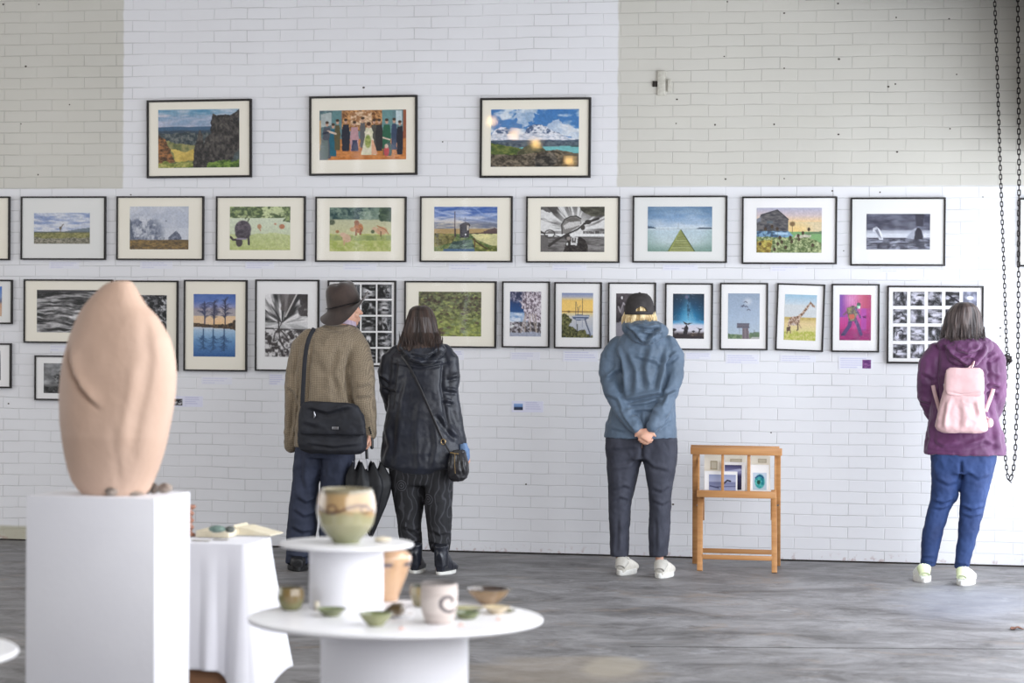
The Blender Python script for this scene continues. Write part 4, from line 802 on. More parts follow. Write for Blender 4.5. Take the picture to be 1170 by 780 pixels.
F('tree_photograph', (38.9, 406.1, 112, 457.4), (50, 415, 100.5, 449.2), P_bwtree, wh, 'small framed black and white tree photo, lowest, partly behind the sculpture', .0105)

# ------------------------------------------------------------------ caption cards
attr_mat('card_ink', .7, 0, .1)
def card(r, label, thumb=None, seed=0, split=0.0, tint=(230, 230, 238), ink=(196, 195, 222)):
    x0, y0, x1, y1 = r; a = Py(x0, (y0+y1)/2, -.002); b = Py(x1, (y0+y1)/2, -.002); c2 = Py((x0+x1)/2, y0, -.002); d2 = Py((x0+x1)/2, y1, -.002)
    t = thing('caption_card', ((a.x+b.x)/2, 0, d2.z), label, 'label')
    m = MB(); m.box((a.x, -.002, d2.z), (b.x, -.0005, c2.z)); obj('card', m, 'card_paper', t)
    W_, H_ = int((x1-x0)*2), int((y1-y0)*2); cv = Cv(W_, H_, tint); rr = random.Random(seed)
    n = max(2, int((y1-y0)/2.6))
    for k in range(n):
        y = (k+.7)/(n+.4); x = .06+split+ (0.0); e = rr.uniform(.7, .95)
        if k == n-1: e *= .6
        while x < e:
            w = rr.uniform(.05, .16); cv.line([(x, y), (min(x+w, e), y)], .09, ink, .7); x += w+.03
    if thumb == 'sea':
        m2 = cv.polym([(.07, .22), (.36, .22), (.36, .82), (.07, .82)]); cv.grad([(0, (150, 180, 222)), (.5, (110, 140, 190)), (.55, (62, 70, 92)), (1, (50, 56, 74))], .22, .82, mask=m2)
    if thumb == 'dark':
        m2 = cv.polym([(.02, .28), (.32, .28), (.32, .9), (.02, .9)]); cv.tex(m2, 9, 5, (44, 42, 46), (190, 188, 192), 3, .45, .6)
    if thumb == 'purple':
        m2 = cv.polym([(.72, .22), (.98, .22), (.98, .98), (.72, .98)]); cv.tex(m2, 14, 8, (92, 52, 108), (150, 100, 150), 3)
    wall_grid('printed_text', cv, (a.x+b.x)/2, (c2.z+d2.z)/2, (b.x-a.x)*.97, (c2.z-d2.z)*.92, 0, -.0026, 'card_ink', t)
pm('card_paper', (232, 232, 240), None, .8)
for i, (r, what, th, sp) in enumerate([
    ((56, 298.8, 90, 306.8), 'stag', None, 0), ((160, 298.6, 197, 307), 'misty mountain', None, 0), ((280, 299, 313, 307), 'grazing bull', None, 0), ((392, 301, 430, 308.5), 'brown cows', None, 0),
    ((513, 301.2, 556, 308.6), 'sunset hut', None, 0), ((631, 301.8, 670, 309), 'motorcycle', None, 0), ((757, 302, 797, 308.8), 'green jetty', None, 0), ((880, 303.4, 920, 310.2), 'barn', None, 0), ((1006, 305.2, 1046, 311.5), 'rock arch', None, 0),
    ((57, 393.8, 80, 401.5), 'rippling water', None, 0), ((230, 430.5, 265, 439), 'mirrored trees', None, 0), ((307.5, 427, 325.5, 440), 'bursting branches', None, 0), ((511, 400, 530, 411), 'lily pad', None, 0), ((583, 402, 617, 411), 'pale blossom tree', None, 0),
    ((643, 400.5, 683, 413), 'moored boats', None, 0), ((783, 402.5, 812, 410.5), 'dish telescopes', None, 0), ((829, 404.5, 867, 415.5), 'aircraft', None, 0), ((891, 405.5, 932, 413.5), 'giraffe', None, 0)]):
    card(r, 'small white caption card on the wall under the %s photo' % what, th, i)
card((958, 407.5, 996.5, 421.5), 'caption card with a small purple picture under the pink stage photo', 'purple', 40)
card((584.3, 457.8, 621, 471.2), 'caption card with a small blue picture, low on the wall left of the blue jacket', 'sea', 41, .4, (226, 226, 242))
card((197.3, 452, 232, 465), 'caption card with a small dark picture low on the wall right of the sculpture', 'dark', 42, .36, (226, 226, 242))
# ------------------------------------------------------------------ foreground: plinth, sculpture, cloth table, round stands
pm('plinth_white', (226, 226, 232), (231, 231, 236), .5, (3, 3, 3), bump=.08, bscale=(40, 40, 40))
pm('disc_white', (230, 230, 232), (224, 224, 228), .38, (5, 5, 5), coat=.15)
ZP = 1.0
A_, B_, C_ = Pz(29.8, 566.0, ZP), Pz(177, 569.6, ZP), Pz(217.3, 559.2, ZP)
ex = (B_-A_); W_ = ex.length; ex.normalize(); ey = Vector((-ex.y, ex.x, 0)); dep = (C_-B_).dot(ey)
def on_plinth(u, v, z=ZP): return A_+ex*u+ey*v+Vector((0, 0, z-ZP))
# the right face shows 40 px of depth: solve the depth so that the far right corner lands on the photo's edge
best = min((abs((Vector(B_+ey*d)-CAM).dot(RT)/((Vector(B_+ey*d)-CAM).dot(_f))*FPX+585-217.3), d) for d in [k*.005 for k in range(40, 160)])
PD = best[1]
print('plinth', W_, PD, dep, math.degrees(math.atan2(ex.y, ex.x)))
MPL = Matrix.Translation((A_.x, A_.y, 0)) @ Matrix((ex, ey, Vector((0, 0, 1)))).transposed().to_4x4()
m = MB(); m.box((0, 0, 0), (W_, PD, ZP), MPL, bev=.0025)
tag(obj('plinth', m, 'plinth_white', smooth=40), 'tall white box plinth carrying the large pinkish stone sculpture', 'plinth')

# --- sculpture: a leaning leaf-like stone, lofted from its outline and carved with folds
SD = PD*.5
sc = on_plinth(0, SD); SY = (Pz(133, 562, ZP)).y
SYP = on_plinth(W_*.66, PD*.48).y
outl = [(318.0, 135, 146), (319.2, 128, 149.5), (322.5, 120, 152), (329, 113, 156), (337, 105.5, 160.5), (347, 97, 167), (358, 90.5, 178), (370, 85.5, 185.5), (382, 81, 192.3), (395, 77, 196), (408, 74, 198.4), (425, 71.8, 199.8), (444, 70.5, 198.6),
        (462, 70.7, 196), (480, 71.5, 192.5), (500, 74, 188.5), (516, 76.2, 184.5), (532, 79.5, 179.5), (546, 84, 174), (556, 90.5, 169.5), (561.5, 96, 165)]
def dens(tab, n):
    ys = [t[0] for t in tab]; q = np.linspace(0, 1, n); q = q*q*(3-2*q)*.35+q*.65; yy = ys[0]+(ys[-1]-ys[0])*q
    return [(y,)+tuple(float(np.interp(y, ys, [t[i] for t in tab])) for i in range(1, len(tab[0]))) for y in yy]
rows = dens(outl, 130); NS = 180; V = []
for k, (y, xl, xr) in enumerate(rows):
    a = Py(xl, y, SYP); b = Py(xr, y, SYP); cx, rx, z = (a.x+b.x)/2, (b.x-a.x)/2, (a.z+b.z)/2
    t = k/(len(rows)-1); ry = .125*math.sin(min(1, t*1.25+.12)*PI/2)**.8*(1-.35*max(0, t-.7)/.3)
    ry = min(ry, rx*.9+.004)
    for i in range(NS):
        th = 2*PI*i/NS; ca, sa = math.cos(th), math.sin(th)
        pw = 2.35; ca_ = math.copysign(abs(ca)**(2/pw), ca); sa_ = math.copysign(abs(sa)**(2/pw), sa)
        V.append((cx+rx*ca_, SYP+ry*sa_, z))
V = np.array(V)
def px_of(V):
    D = V-np.array(CAM); f = D@np.array(_f); return 585+FPX*(D@np.array(RT))/f, 390-FPX*(D@np.array(UP))/f
PX, PYY = px_of(V)
def seg_signed(PX, PY, pts):
    """distance to a polyline and the signed side"""
    best = np.full(PX.shape, 1e9); side = np.zeros(PX.shape); par = np.zeros(PX.shape); n = len(pts)-1
    for k, ((x0, y0), (x1, y1)) in enumerate(zip(pts, pts[1:])):
        dx, dy = x1-x0, y1-y0; L = dx*dx+dy*dy; t = np.clip(((PX-x0)*dx+(PY-y0)*dy)/L, 0, 1)
        ddx, ddy = PX-x0-t*dx, PY-y0-t*dy; d = np.hypot(ddx, ddy); s = np.sign(dx*ddy-dy*ddx); u = d < best
        best = np.where(u, d, best); side = np.where(u, s, side); par = np.where(u, (k+t)/n, par)
    return best, side, par
front = V[:, 1] < SYP
disp = np.zeros(len(V))
# the arm-like crease at the lower left, with the leaf above it standing proud
d, s, p = seg_signed(PX, PYY, [(80, 392), (80, 410), (84, 424), (92, 440), (103, 454), (117, 465)])
fade = np.clip((1-p)*4, 0, 1)*np.clip(p*5+.35, 0, 1)
disp += np.where(s < 0, np.exp(-(d/9)**2)*.010, -np.exp(-(d/4.5)**2)*.014)*fade
# long valley and ridge at the right
d, s, p = seg_signed(PX, PYY, [(160, 345), (167, 375), (169, 405), (165, 440), (157, 475), (150, 510), (147, 535)])
e = np.clip(p*6, 0, 1)*np.clip((1-p)*4, 0, 1)
disp += -np.exp(-(d/8)**2)*.007*e
d, s, p = seg_signed(PX, PYY, [(155, 400), (150, 440), (143, 480), (138, 520)]); disp += np.exp(-(d/7)**2)*.004*np.clip(p*4, 0, 1)*np.clip((1-p)*4, 0, 1)
d, s, p = seg_signed(PX, PYY, [(128, 480), (132, 520), (136, 552)]); disp += -np.exp(-(d/5)**2)*.002*np.clip(p*4, 0, 1)
disp += (fbm(V[:, 0]*9, V[:, 1]*9, V[:, 2]*9, 3, 4)-.5)*.008+(fbm(V[:, 0]*60, V[:, 1]*60, V[:, 2]*40, 4, 2)-.5)*.0012
V[:, 1] += np.where(front, -disp, disp*.3)
idx = np.arange(len(rows)*NS).reshape(len(rows), NS); r2 = np.roll(idx, -1, 1)
F_ = np.stack([idx[:-1], idx[1:], r2[1:], r2[:-1]], -1).reshape(-1, 4).tolist(); F_.append(idx[0].tolist()); F_.append(idx[-1][::-1].tolist())
mn = V[:, 2].min(); V[:, 2] -= (mn-ZP)
pm('pink_stone', (190, 160, 140), (203, 175, 157), .62, (3, 3, 2.2), detail=6, bump=.25, bscale=(90, 90, 60), bdist=.003, lo=.3, hi=.7)
so = mesh_np('stone_sculpture', V, F_, 'pink_stone'); tag(so, 'large smooth pinkish stone sculpture shaped like a folded leaf on the white plinth', 'sculpture')

# pieces of driftwood at its foot
pm('driftwood', (104, 92, 84), (170, 158, 148), .85, (40, 40, 40), bump=.6, bscale=(60, 60, 60)); pm('dark_driftwood', (62, 54, 50), (110, 98, 90), .85, (40, 40, 40), bump=.6, bscale=(60, 60, 60))
def blob(c, r, seed, rough=.35, M=None):
    m = MB(); m.ball((0, 0, 0), r, 20, 14); v = np.array(m.v); k = 1+(fbm(v[:, 0]*30+seed, v[:, 1]*30, v[:, 2]*30, seed, 3)-.5)*2*rough; v = v*k[:, None]
    m.v = [tuple((M @ Vector(p) if M is not None else Vector(p))+Vector(c)) for p in v]; return m
def onp(px, py, dz=0): p = Pz(px, py, ZP); return p+Vector((0, 0, dz))
for k, (px, py, r, mt, rot, lab) in enumerate([
    (127, 566.5, (.020, .014, .011), 'driftwood', .3, 'small grey brown lump of driftwood in front of the sculpture foot'),
    (150, 566, (.045, .012, .006), 'driftwood', -.1, 'flat grey sliver of driftwood lying before the sculpture foot'),
    (166, 564.5, (.022, .013, .009), 'dark_driftwood', .4, 'dark knobbly lump of driftwood at the right foot of the sculpture'),
    (176, 564, (.016, .014, .017), 'dark_driftwood', 1.0, 'small upright dark lump of driftwood between the others right of the sculpture'),
    (190, 563.0, (.025, .016, .017), 'driftwood', .2, 'pale rounded lump of driftwood at the right end of the plinth top')]):
    Mr = Matrix.Rotation(rot, 4, 'Z'); m = blob((0, 0, 0), r, k+3, .5, Mr); v = np.array(m.v); p = onp(px, py); m.v = [tuple(x) for x in v+np.array([p.x, p.y, ZP-v[:, 2].min()])]
    tag(obj('driftwood_piece', m, mt, smooth=180), lab, 'driftwood')

# ------------------------------------------------------------------ round display stands
ZL = .755
def stand_disc(c, r, z, th, lab_parent, name='table_top'):
    m = MB(); m.lathe([(0, -th), (r-.004, -th), (r, -th+.004), (r, -.004), (r-.004, 0), (0, 0)], (c.x, c.y, z), 96); return m
lc = Pz(452, 704, ZL)
st = thing('round_table', (lc.x, lc.y, 0), 'low round white display table with a wide drum base, holding the pottery', 'table')
obj('table_top', stand_disc(lc, .4, ZL, .013, st), 'disc_white', st, smooth=35)
m = MB(); m.lathe([(.2, 0), (.2, ZL-.013)], (lc.x-.002, lc.y, 0), 96, cap=True); obj('drum_base', m, 'plinth_white', st, smooth=35)
uc = Pz(395.6, 693.4, ZL); su = scale_at(uc)
UH = 1.6-(622-349)/su - ZL + .004; UR = 76.6/su
ub = thing('cake_stand', (uc.x, uc.y, ZL), 'smaller white drum stand with a round top, raised on the round table', 'stand')
m = MB(); m.lathe([(.1035, 0), (.1035, UH-.011)], (uc.x, uc.y, ZL), 80, cap=True); obj('drum', m, 'plinth_white', ub, smooth=35)
ZU = ZL+UH; obj('top_disc', stand_disc(uc, UR, ZU, .011, ub), 'disc_white', ub, smooth=35)
e = Pz(7, 749, ZL)
lt = thing('round_table', (e.x-.4, e.y, 0), 'second round white table, only its rim showing at the left edge', 'table')
lcc = Vector((e.x-.4, e.y, ZL)); obj('table_top', stand_disc(lcc, .4, ZL, .013, lt), 'disc_white', lt, smooth=35)
m = MB(); m.lathe([(.2, 0), (.2, ZL-.013)], (lcc.x, lcc.y, 0), 64, cap=True); obj('drum_base', m, 'plinth_white', lt, smooth=35)

# --- glazed pottery.  profile colours are bands of glaze: vertex colours on the pot's own surface
attr_mat('glaze', .16, .6, .5, bump=.1, bscale=(60, 60, 60)); attr_mat('matt_clay', .6, 0, .3, bump=.3, bscale=(40, 40, 200))
def pot(name, label, cat, c, prof, wall, paint, mat='glaze', n=96, group=None, nz=60, tilt=None):
    """prof: outside profile (r, z) from foot to lip; an inner wall follows it"""
    zs = [p[1] for p in prof]; L = [0]
    for a, b in zip(prof, prof[1:]): L.append(L[-1]+math.hypot(b[0]-a[0], b[1]-a[1]))
    t = np.linspace(0, L[-1], nz); ro = np.interp(t, L, [p[0] for p in prof]); zo = np.interp(t, L, zs)
    # smooth
    for _ in range(3): ro[1:-1] = (ro[:-2]+2*ro[1:-1]+ro[2:])/4; zo[1:-1] = (zo[:-2]+2*zo[1:-1]+zo[2:])/4
    P = [(0.0, zo[0], 0)]+[(r, z, 0) for r, z in zip(ro, zo)]
    P += [(ro[-1]-wall*.5, zo[-1]+wall*.35, 1)]+[(max(r-wall, 0.001), max(z, zs[0]+wall), 1) for r, z in list(zip(ro, zo))[::-1]]+[(0.0, zs[0]+wall, 1)]
    vs = []; ins = []
    for r, z, i in P:
        for k in range(n): a = 2*PI*k/n; vs.append((r*math.cos(a), r*math.sin(a), z)); ins.append(i)
    V = np.array(vs); ins = np.array(ins); H = max(zs)
    ang = np.arctan2(V[:, 1], V[:, 0]); col = paint(V, ang, V[:, 2]/H, ins); lum = col.mean(1, keepdims=True); col = (col*.72+lum*.28)*1.03
    m_ = len(P); idx = np.arange(m_*n).reshape(m_, n); r2 = np.roll(idx, -1, 1)
    F = np.stack([idx[:-1], r2[:-1], r2[1:], idx[1:]], -1).reshape(-1, 4)
    if tilt is not None: R3 = np.array(tilt.to_3x3()); V = V@R3.T; V[:, 2] -= V[:, 2].min()
    o = mesh_np(name, V+np.array([c.x, c.y, c.z]), F, mat, None, col=lin_np(col)); return tag(o, label, cat, group)
def mixc(a, b, t): t = np.clip(t, 0, 1)[:, None]; return np.array(a, float)*(1-t)+np.array(b, float)*t if not isinstance(a, np.ndarray) else a*(1-t)+np.array(b, float)*t
VIEW = math.atan2(-_f.y, -_f.x)           # direction from a pot to the camera
def face_ang(ang): return (ang-VIEW+PI) % (2*PI)-PI   # 0 = facing the camera, + = to the right
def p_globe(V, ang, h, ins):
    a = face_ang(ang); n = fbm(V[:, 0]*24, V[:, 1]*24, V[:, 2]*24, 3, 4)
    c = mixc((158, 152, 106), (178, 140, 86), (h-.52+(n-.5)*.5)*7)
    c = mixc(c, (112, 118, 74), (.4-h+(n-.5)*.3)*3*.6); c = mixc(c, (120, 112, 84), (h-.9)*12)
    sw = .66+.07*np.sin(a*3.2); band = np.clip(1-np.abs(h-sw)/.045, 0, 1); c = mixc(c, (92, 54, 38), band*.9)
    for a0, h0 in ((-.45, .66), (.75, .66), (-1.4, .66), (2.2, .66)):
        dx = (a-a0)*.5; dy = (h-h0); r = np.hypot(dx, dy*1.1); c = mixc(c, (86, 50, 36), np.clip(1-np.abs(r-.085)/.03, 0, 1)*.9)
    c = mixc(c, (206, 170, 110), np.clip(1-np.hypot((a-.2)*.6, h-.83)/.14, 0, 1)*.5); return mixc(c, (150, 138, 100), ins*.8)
gc = Pz(395.5, 620.0, ZU); sg = scale_at(gc); r_ = lambda px: px/sg
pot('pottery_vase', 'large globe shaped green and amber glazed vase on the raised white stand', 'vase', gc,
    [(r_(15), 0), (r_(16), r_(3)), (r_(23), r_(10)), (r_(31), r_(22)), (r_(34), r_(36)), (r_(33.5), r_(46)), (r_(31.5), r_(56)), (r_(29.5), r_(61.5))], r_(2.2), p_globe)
def p_tan(V, ang, h, ins):
    a = face_ang(ang); n = fbm(V[:, 0]*20, V[:, 1]*20, V[:, 2]*20, 5, 3); c = mixc((190, 140, 98), (206, 158, 112), (n-.3)*2.5)
    b = np.clip(1-np.abs(h-.72)/.06, 0, 1)*np.clip(np.sin(a*5+1.6)*1.6+.9, 0, 1); c = mixc(c, (74, 68, 88), b); c = mixc(c, (206, 160, 120), (h-.85)*4*.5); return mixc(c, (150, 110, 80), ins)
vc = Pz(438.7, 685.6, ZL); sv = scale_at(vc); r_ = lambda px: px/sv
pot('pottery_vase', 'tan vase with a dark blue band tucked behind the raised stand', 'vase', vc, [(r_(16), 0), (r_(18), r_(8)), (r_(26), r_(28)), (r_(31), r_(44)), (r_(31.5), r_(51)), (r_(26), r_(57)), (r_(18), r_(59.5))], r_(2.5), p_tan)
def p_band(c1, c2, inner, sc=30, thr=0, rim=None):
    def f(V, ang, h, ins):
        n = fbm(V[:, 0]*sc, V[:, 1]*sc, V[:, 2]*sc*.6, 7, 4); c = mixc(c1, c2, (n-.4)*5); c = mixc(c, inner, ins)
        if rim: c = mixc(c, rim, (h-.93)*14)
        return c
    return f
def simple(px, py, prof, wall, paint, name, label, cat, mat='glaze', **k):
    c = Pz(px, py, k.pop('z', ZL)); s_ = scale_at(c); return pot(name, label, cat, c, [(a/s_, b/s_) for a, b in prof], wall/s_, paint, mat, **k)
simple(332.3, 696.5, [(8.5, 0), (12, 3), (15, 11), (15.6, 17), (14.5, 23.5), (13.8, 25.5)], 1.5, p_band((126, 100, 50), (120, 118, 66), (88, 80, 46), 34), 'pottery_cup', 'small round olive brown glazed cup at the left end of the round table', 'cup')
simple(378.6, 703.3, [(8, 0), (9.5, 1.2), (15, 5.5), (18, 8.4)], 1.2, p_band((92, 104, 62), (130, 136, 84), (104, 116, 66), 40), 'pottery_bowl', 'tiny shallow green bowl in front of the raised stand drum', 'bowl')
simple(429.2, 714.5, [(8, 0), (10, 2), (16, 8), (20.2, 14.5)], 1.3, p_band((134, 140, 84), (150, 152, 98), (96, 106, 54), 30), 'pottery_bowl', 'small green bowl near the front edge of the round table', 'bowl')
simple(452, 703.5, [(14, 0), (15, .8), (20, 2.6)], 1.0, p_band((226, 226, 226), (232, 232, 232), (226, 226, 228)), 'white_saucer', 'flat white saucer under the brown cone shaped shard', 'saucer')
# brown cone lying on the saucer
cc = Pz(448, 704, ZL+.006); scn = scale_at(cc); m = MB(); pts = [cc+Vector((-.030, 0, .006)), cc+Vector((-.012, 0, .016)), cc+Vector((.006, 0, .0235)), cc+Vector((.024, 0, .021)), cc+Vector((.030, .004, .018))]
m.tube(pts, [(.003, .003), (.012, .010), (.021, .017), (.024, .019), (.012, .01)], 20, up=(0, 0, 1)); v = np.array(m.v); v[:, 2] += (ZL+.0065)-v[:, 2].min(); v += (fbm(v[:, 0]*60, v[:, 1]*60, v[:, 2]*60, 3)[:, None]-.5)*.004; m.v = [tuple(q) for q in v]
pm('brown_glaze', (66, 52, 34), (104, 86, 56), .3, (40, 40, 40), coat=.5); tag(obj('pottery_shard', m, 'brown_glaze', smooth=60), 'dark brown cone shaped pottery piece resting on the white saucer', 'pottery')
simple(484, 692.5, [(10, 0), (13, 4), (15.6, 14), (15, 24)], 1.3, p_band((150, 128, 76), (124, 112, 70), (58, 60, 44), 30, rim=(60, 62, 48)), 'pottery_cup', 'brown glazed cup with a dark rim behind the spiral beaker', 'cup')
def p_mug(V, ang, h, ins):
    a = face_ang(ang); n = fbm(V[:, 0]*12, V[:, 1]*12, V[:, 2]*90, 9, 3); c = mixc((186, 170, 162), (204, 190, 182), (n-.35)*3); c = mixc(c, (170, 152, 146), (.12-h)*6)
    # brushed spiral on the side turned to the viewer's right
    dx = (a-.62)*.032/.05*.5; dy = (h-.56)*.9; r = np.hypot(dx, dy); t = np.arctan2(dy, dx)
    rs = .055+.031*((t+.35) % (2*PI)); m_ = np.clip((.038-np.abs(r-rs))/.014, 0, 1)*(r < .25); m2 = np.clip((.03-np.abs(r-.052))/.014, 0, 1)
    c = mixc(c, (74, 66, 74), np.maximum(m_, m2*0)); c = mixc(c, (96, 92, 92), (h-.965)*30); return mixc(c, (120, 112, 108), ins)
simple(501.5, 711.5, [(15, 0), (16.5, 3), (20.3, 16), (21.2, 30), (21, 44), (20.6, 46)], 1.6, p_mug, 'spiral_beaker', 'pinkish clay beaker painted with a dark spiral', 'beaker', 'matt_clay')
simple(533.5, 697.5, [(12, 0), (13, 1), (19, 3.6)], 1.0, p_band((176, 168, 120), (120, 122, 80), (150, 146, 92)), 'pottery_dish', 'small pale olive dish partly behind the spiral beaker', 'dish')
simple(534, 706.5, [(9, 0), (11, 1.5), (14.5, 5.5), (15.5, 7.5)], 1.1, p_band((72, 84, 48), (110, 120, 66), (84, 100, 54), 40), 'pottery_dish', 'small dark green dish beside the spiral beaker', 'dish')
simple(558.3, 689.5, [(9.5, 0), (12, 2), (20, 9), (26, 17.5)], 1.5, p_band((138, 104, 62), (164, 128, 84), (62, 44, 34), 26, rim=(64, 58, 56)), 'pottery_bowl', 'wide brown bowl with a dark glazed inside at the right of the round table', 'bowl')
simple(567.5, 700.5, [(7, 0), (8, 1.2), (14, 5.5), (17, 7.5)], 1.2, p_band((206, 182, 140), (214, 192, 154), (190, 168, 124), 30), 'pottery_dish', 'small cream footed dish in front of the wide brown bowl', 'dish')
simple(581, 699, [(4, 0), (5, .8), (9, 2.6)], .8, p_band((150, 140, 92), (130, 126, 84), (120, 118, 76), 30), 'pottery_dish', 'tiny olive dish right of the cream dish', 'dish')
simple(437.5, 618.6, [(5, 0), (8, 1), (10.5, 3), (8, 5.0), (3, 5.6)], 1.0, p_band((206, 190, 160), (214, 200, 172), (206, 190, 160), 30), 'pottery_pebble', 'small cream pebble shaped pottery piece beside the globe vase', 'pottery', z=ZU)
simple(362, 697, [(2.5, 0), (3, 5), (3, 10)], .8, p_band((206, 196, 170), (210, 200, 176), (190, 180, 150), 30), 'pottery_pot', 'very small cream pot between the olive cup and the drum', 'pot')
pm('pink_sticker', (226, 190, 178), (214, 170, 156), .7, (200, 200, 200))
for k, (px, py, lab) in enumerate([(458.5, 718.5, 'small pink price sticker at the front edge by the green bowl'), (527, 714.5, 'small pink price sticker in front of the dark green dish'), (570, 708, 'small pink price sticker in front of the cream dish')]):
    p = Pz(px, py, ZL); s_ = scale_at(p); m = MB(); m.tube([p+Vector((0, 0, .0001)), p+Vector((0, 0, .0012))], 4.4/s_, 20, up=(0, 1, 0)); m.box((p.x-.004, p.y-.005, ZL+.0012), (p.x+.004, p.y+.001, ZL+.006), bev=.001)
    tag(obj('price_sticker', m, 'pink_sticker', smooth=40), lab, 'sticker')

# ------------------------------------------------------------------ table under a white cloth
ZT = .75

fr = Pz(281.6, 622.8, ZT); fr.z = 0
def pxx(p): d = Vector(p)-CAM; return 585+FPX*d.dot(RT)/d.dot(_f)
TD = min((abs(pxx(Vector((fr.x, fr.y+d, ZT)))-309.5), d) for d in [k*.01 for k in range(20, 90)])[1]
TW = .66; X1 = fr.x; X0 = X1-TW; Y0_ = fr.y; Y1 = Y0_+TD
pm('table_wood', (122, 84, 56), (146, 104, 72), .6, (4, 30, 30), bump=.2, bscale=(6, 60, 60))
tb = thing('trestle_table', ((X0+X1)/2, (Y0_+Y1)/2, 0), 'brown wooden table almost hidden beneath a white cloth behind the plinth', 'table')
m = MB(); m.box((X0+.01, Y0_+.01, ZT-.035), (X1-.01, Y1-.01, ZT-.004), bev=.003); obj('table_top', m, 'table_wood', tb, smooth=40)
for sx in (X0+.05, X1-.09):
    for sy in (Y0_+.05, Y1-.09):
        m = MB(); m.box((sx, sy, 0), (sx+.04, sy+.04, ZT-.035), bev=.002); obj('leg', m, 'table_wood', tb, smooth=40)
m = MB(); m.box((X0+.05, Y0_+.025, .16), (X1-.05, Y0_+.048, .315), bev=.002); obj('front_rail', m, 'table_wood', tb, smooth=40)
# the cloth: a top and a skirt that hangs in folds, with gathered corners
pm('white_linen', (226, 226, 234), (231, 231, 238), .85, (5, 5, 5), bump=.25, bscale=(500, 500, 500), bdist=.001, sheen=.1)
rc = .02; per = []
def arc(cx, cy, a0, a1, n=14):
    for k in range(n+1):
        a = a0+(a1-a0)*k/n; per.append((cx+rc*math.cos(a), cy+rc*math.sin(a), math.cos(a), math.sin(a)))
def edge(p, q, nx, ny, n):
    for k in range(1, n): t = k/n; per.append((p[0]+(q[0]-p[0])*t, p[1]+(q[1]-p[1])*t, nx, ny))
arc(X0+rc, Y0_+rc, -PI, -PI/2); edge((X0+rc, Y0_), (X1-rc, Y0_), 0, -1, 110)
arc(X1-rc, Y0_+rc, -PI/2, 0); edge((X1, Y0_+rc), (X1, Y1-rc), 1, 0, 56)
arc(X1-rc, Y1-rc, 0, PI/2); edge((X1-rc, Y1), (X0+rc, Y1), 0, 1, 80)
arc(X0+rc, Y1-rc, PI/2, PI); edge((X0, Y1-rc), (X0, Y0_+rc), -1, 0, 56)
per = np.array(per); npn = len(per); NT = 40; V = []
dcF = np.hypot(per[:, 0]-X1, per[:, 1]-Y0_); dcB = np.hypot(per[:, 0]-X1, per[:, 1]-Y1); dcL = np.hypot(per[:, 0]-X0, per[:, 1]-Y0_)
isR = per[:, 2] > .7
drop = .445+.14*np.exp(-(dcF/np.where(per[:, 2] > .5, .13, .055))**2)+.10*np.exp(-(dcL/.12)**2)+.0*isR+.03*np.exp(-(dcB/.1)**2)
drop = drop+np.where(isR, .10*np.clip(1-dcF/.35, 0, 1)-.045*np.exp(-((dcB-.06)/.09)**2), 0)
sarc = np.concatenate([[0], np.cumsum(np.hypot(np.diff(per[:, 0]), np.diff(per[:, 1])))])
for k in range(NT+1):
    t = k/NT; w = t**1.2
    wave = .012*np.sin(sarc*21+1.3)*w + .006*np.sin(sarc*47+.4)*w + (fbm(sarc*9, sarc*0+t*.9, None, 5, 3)-.5)*.03*w
    fold = .055*np.exp(-(dcF/.05)**2)*w - .035*np.exp(-((dcF-.085)/.03)**2)*w + .022*np.exp(-((dcF-.14)/.03)**2)*w
    side = np.where(isR, (.022+.026*np.sin(dcF*34+.6)*np.clip(dcF*9, 0, 1))*w, 0)+.055*np.exp(-(dcB/.07)**2)*w
    o = .004+wave+fold+side; o = np.maximum(o, .003)+.012*w
    lift = 0.006*(1-np.clip(t*12, 0, 1))
    V.append(np.stack([per[:, 0]+per[:, 2]*o, per[:, 1]+per[:, 3]*o, ZT+.002-drop*t-(.004 if k == 1 else 0)*0], -1))
V = np.concatenate(V); idx = np.arange((NT+1)*npn).reshape(NT+1, npn); r2 = np.roll(idx, -1, 1)
F_ = np.stack([idx[:-1], idx[1:], r2[1:], r2[:-1]], -1).reshape(-1, 4).tolist()
n0 = len(V); V = np.concatenate([V, [[(X0+X1)/2, (Y0_+Y1)/2, ZT+.003]]]); F_ += [(int(idx[0, i]), int(idx[0, (i+1) % npn]), n0) for i in range(npn)]
o = mesh_np('tablecloth', V, F_, 'white_linen'); sm = o.modifiers.new('thick', 'SOLIDIFY'); sm.thickness = .0016; sm.offset = 1
o.data.set_sharp_from_angle(angle=math.radians(70)); tag(o, 'white linen cloth draped over the wooden table, its corner hanging in folds', 'tablecloth')
# things lying on the cloth
pm('cream_card', (214, 204, 178), (224, 215, 192), .7, (20, 20, 20)); pm('page_edges', (196, 186, 160), (224, 216, 196), .8, (3, 3, 400))
ZC_ = ZT+.006
def onz(px, py, z=ZC_): return Pz(px, py, z)
a, b = onz(223.5, 613.3), onz(266, 613.0)
m = MB(); m.box((a.x, a.y, ZC_), (b.x, a.y+.15, ZC_+.024), bev=.003); tag(obj('cream_box', m, 'cream_card', smooth=40), 'flat cream box lying on the white cloth right of the plinth', 'box')
a, b = onz(266.5, 611.2), onz(307, 612.8); m = MB(); n = 14; prof = []
for k in range(n+1):
    t = k/n; prof.append((a.x+(b.x-a.x)*t, ZC_+.004+.034*(1-t)**1.1*(1-.25*math.exp(-((t-.08)/.06)**2))))
vs = []
for x, z in prof: vs += [(x, a.y+.005, ZC_), (x, a.y+.005, z), (x+.01, a.y+.13, z), (x+.01, a.y+.13, ZC_)]
fs = []
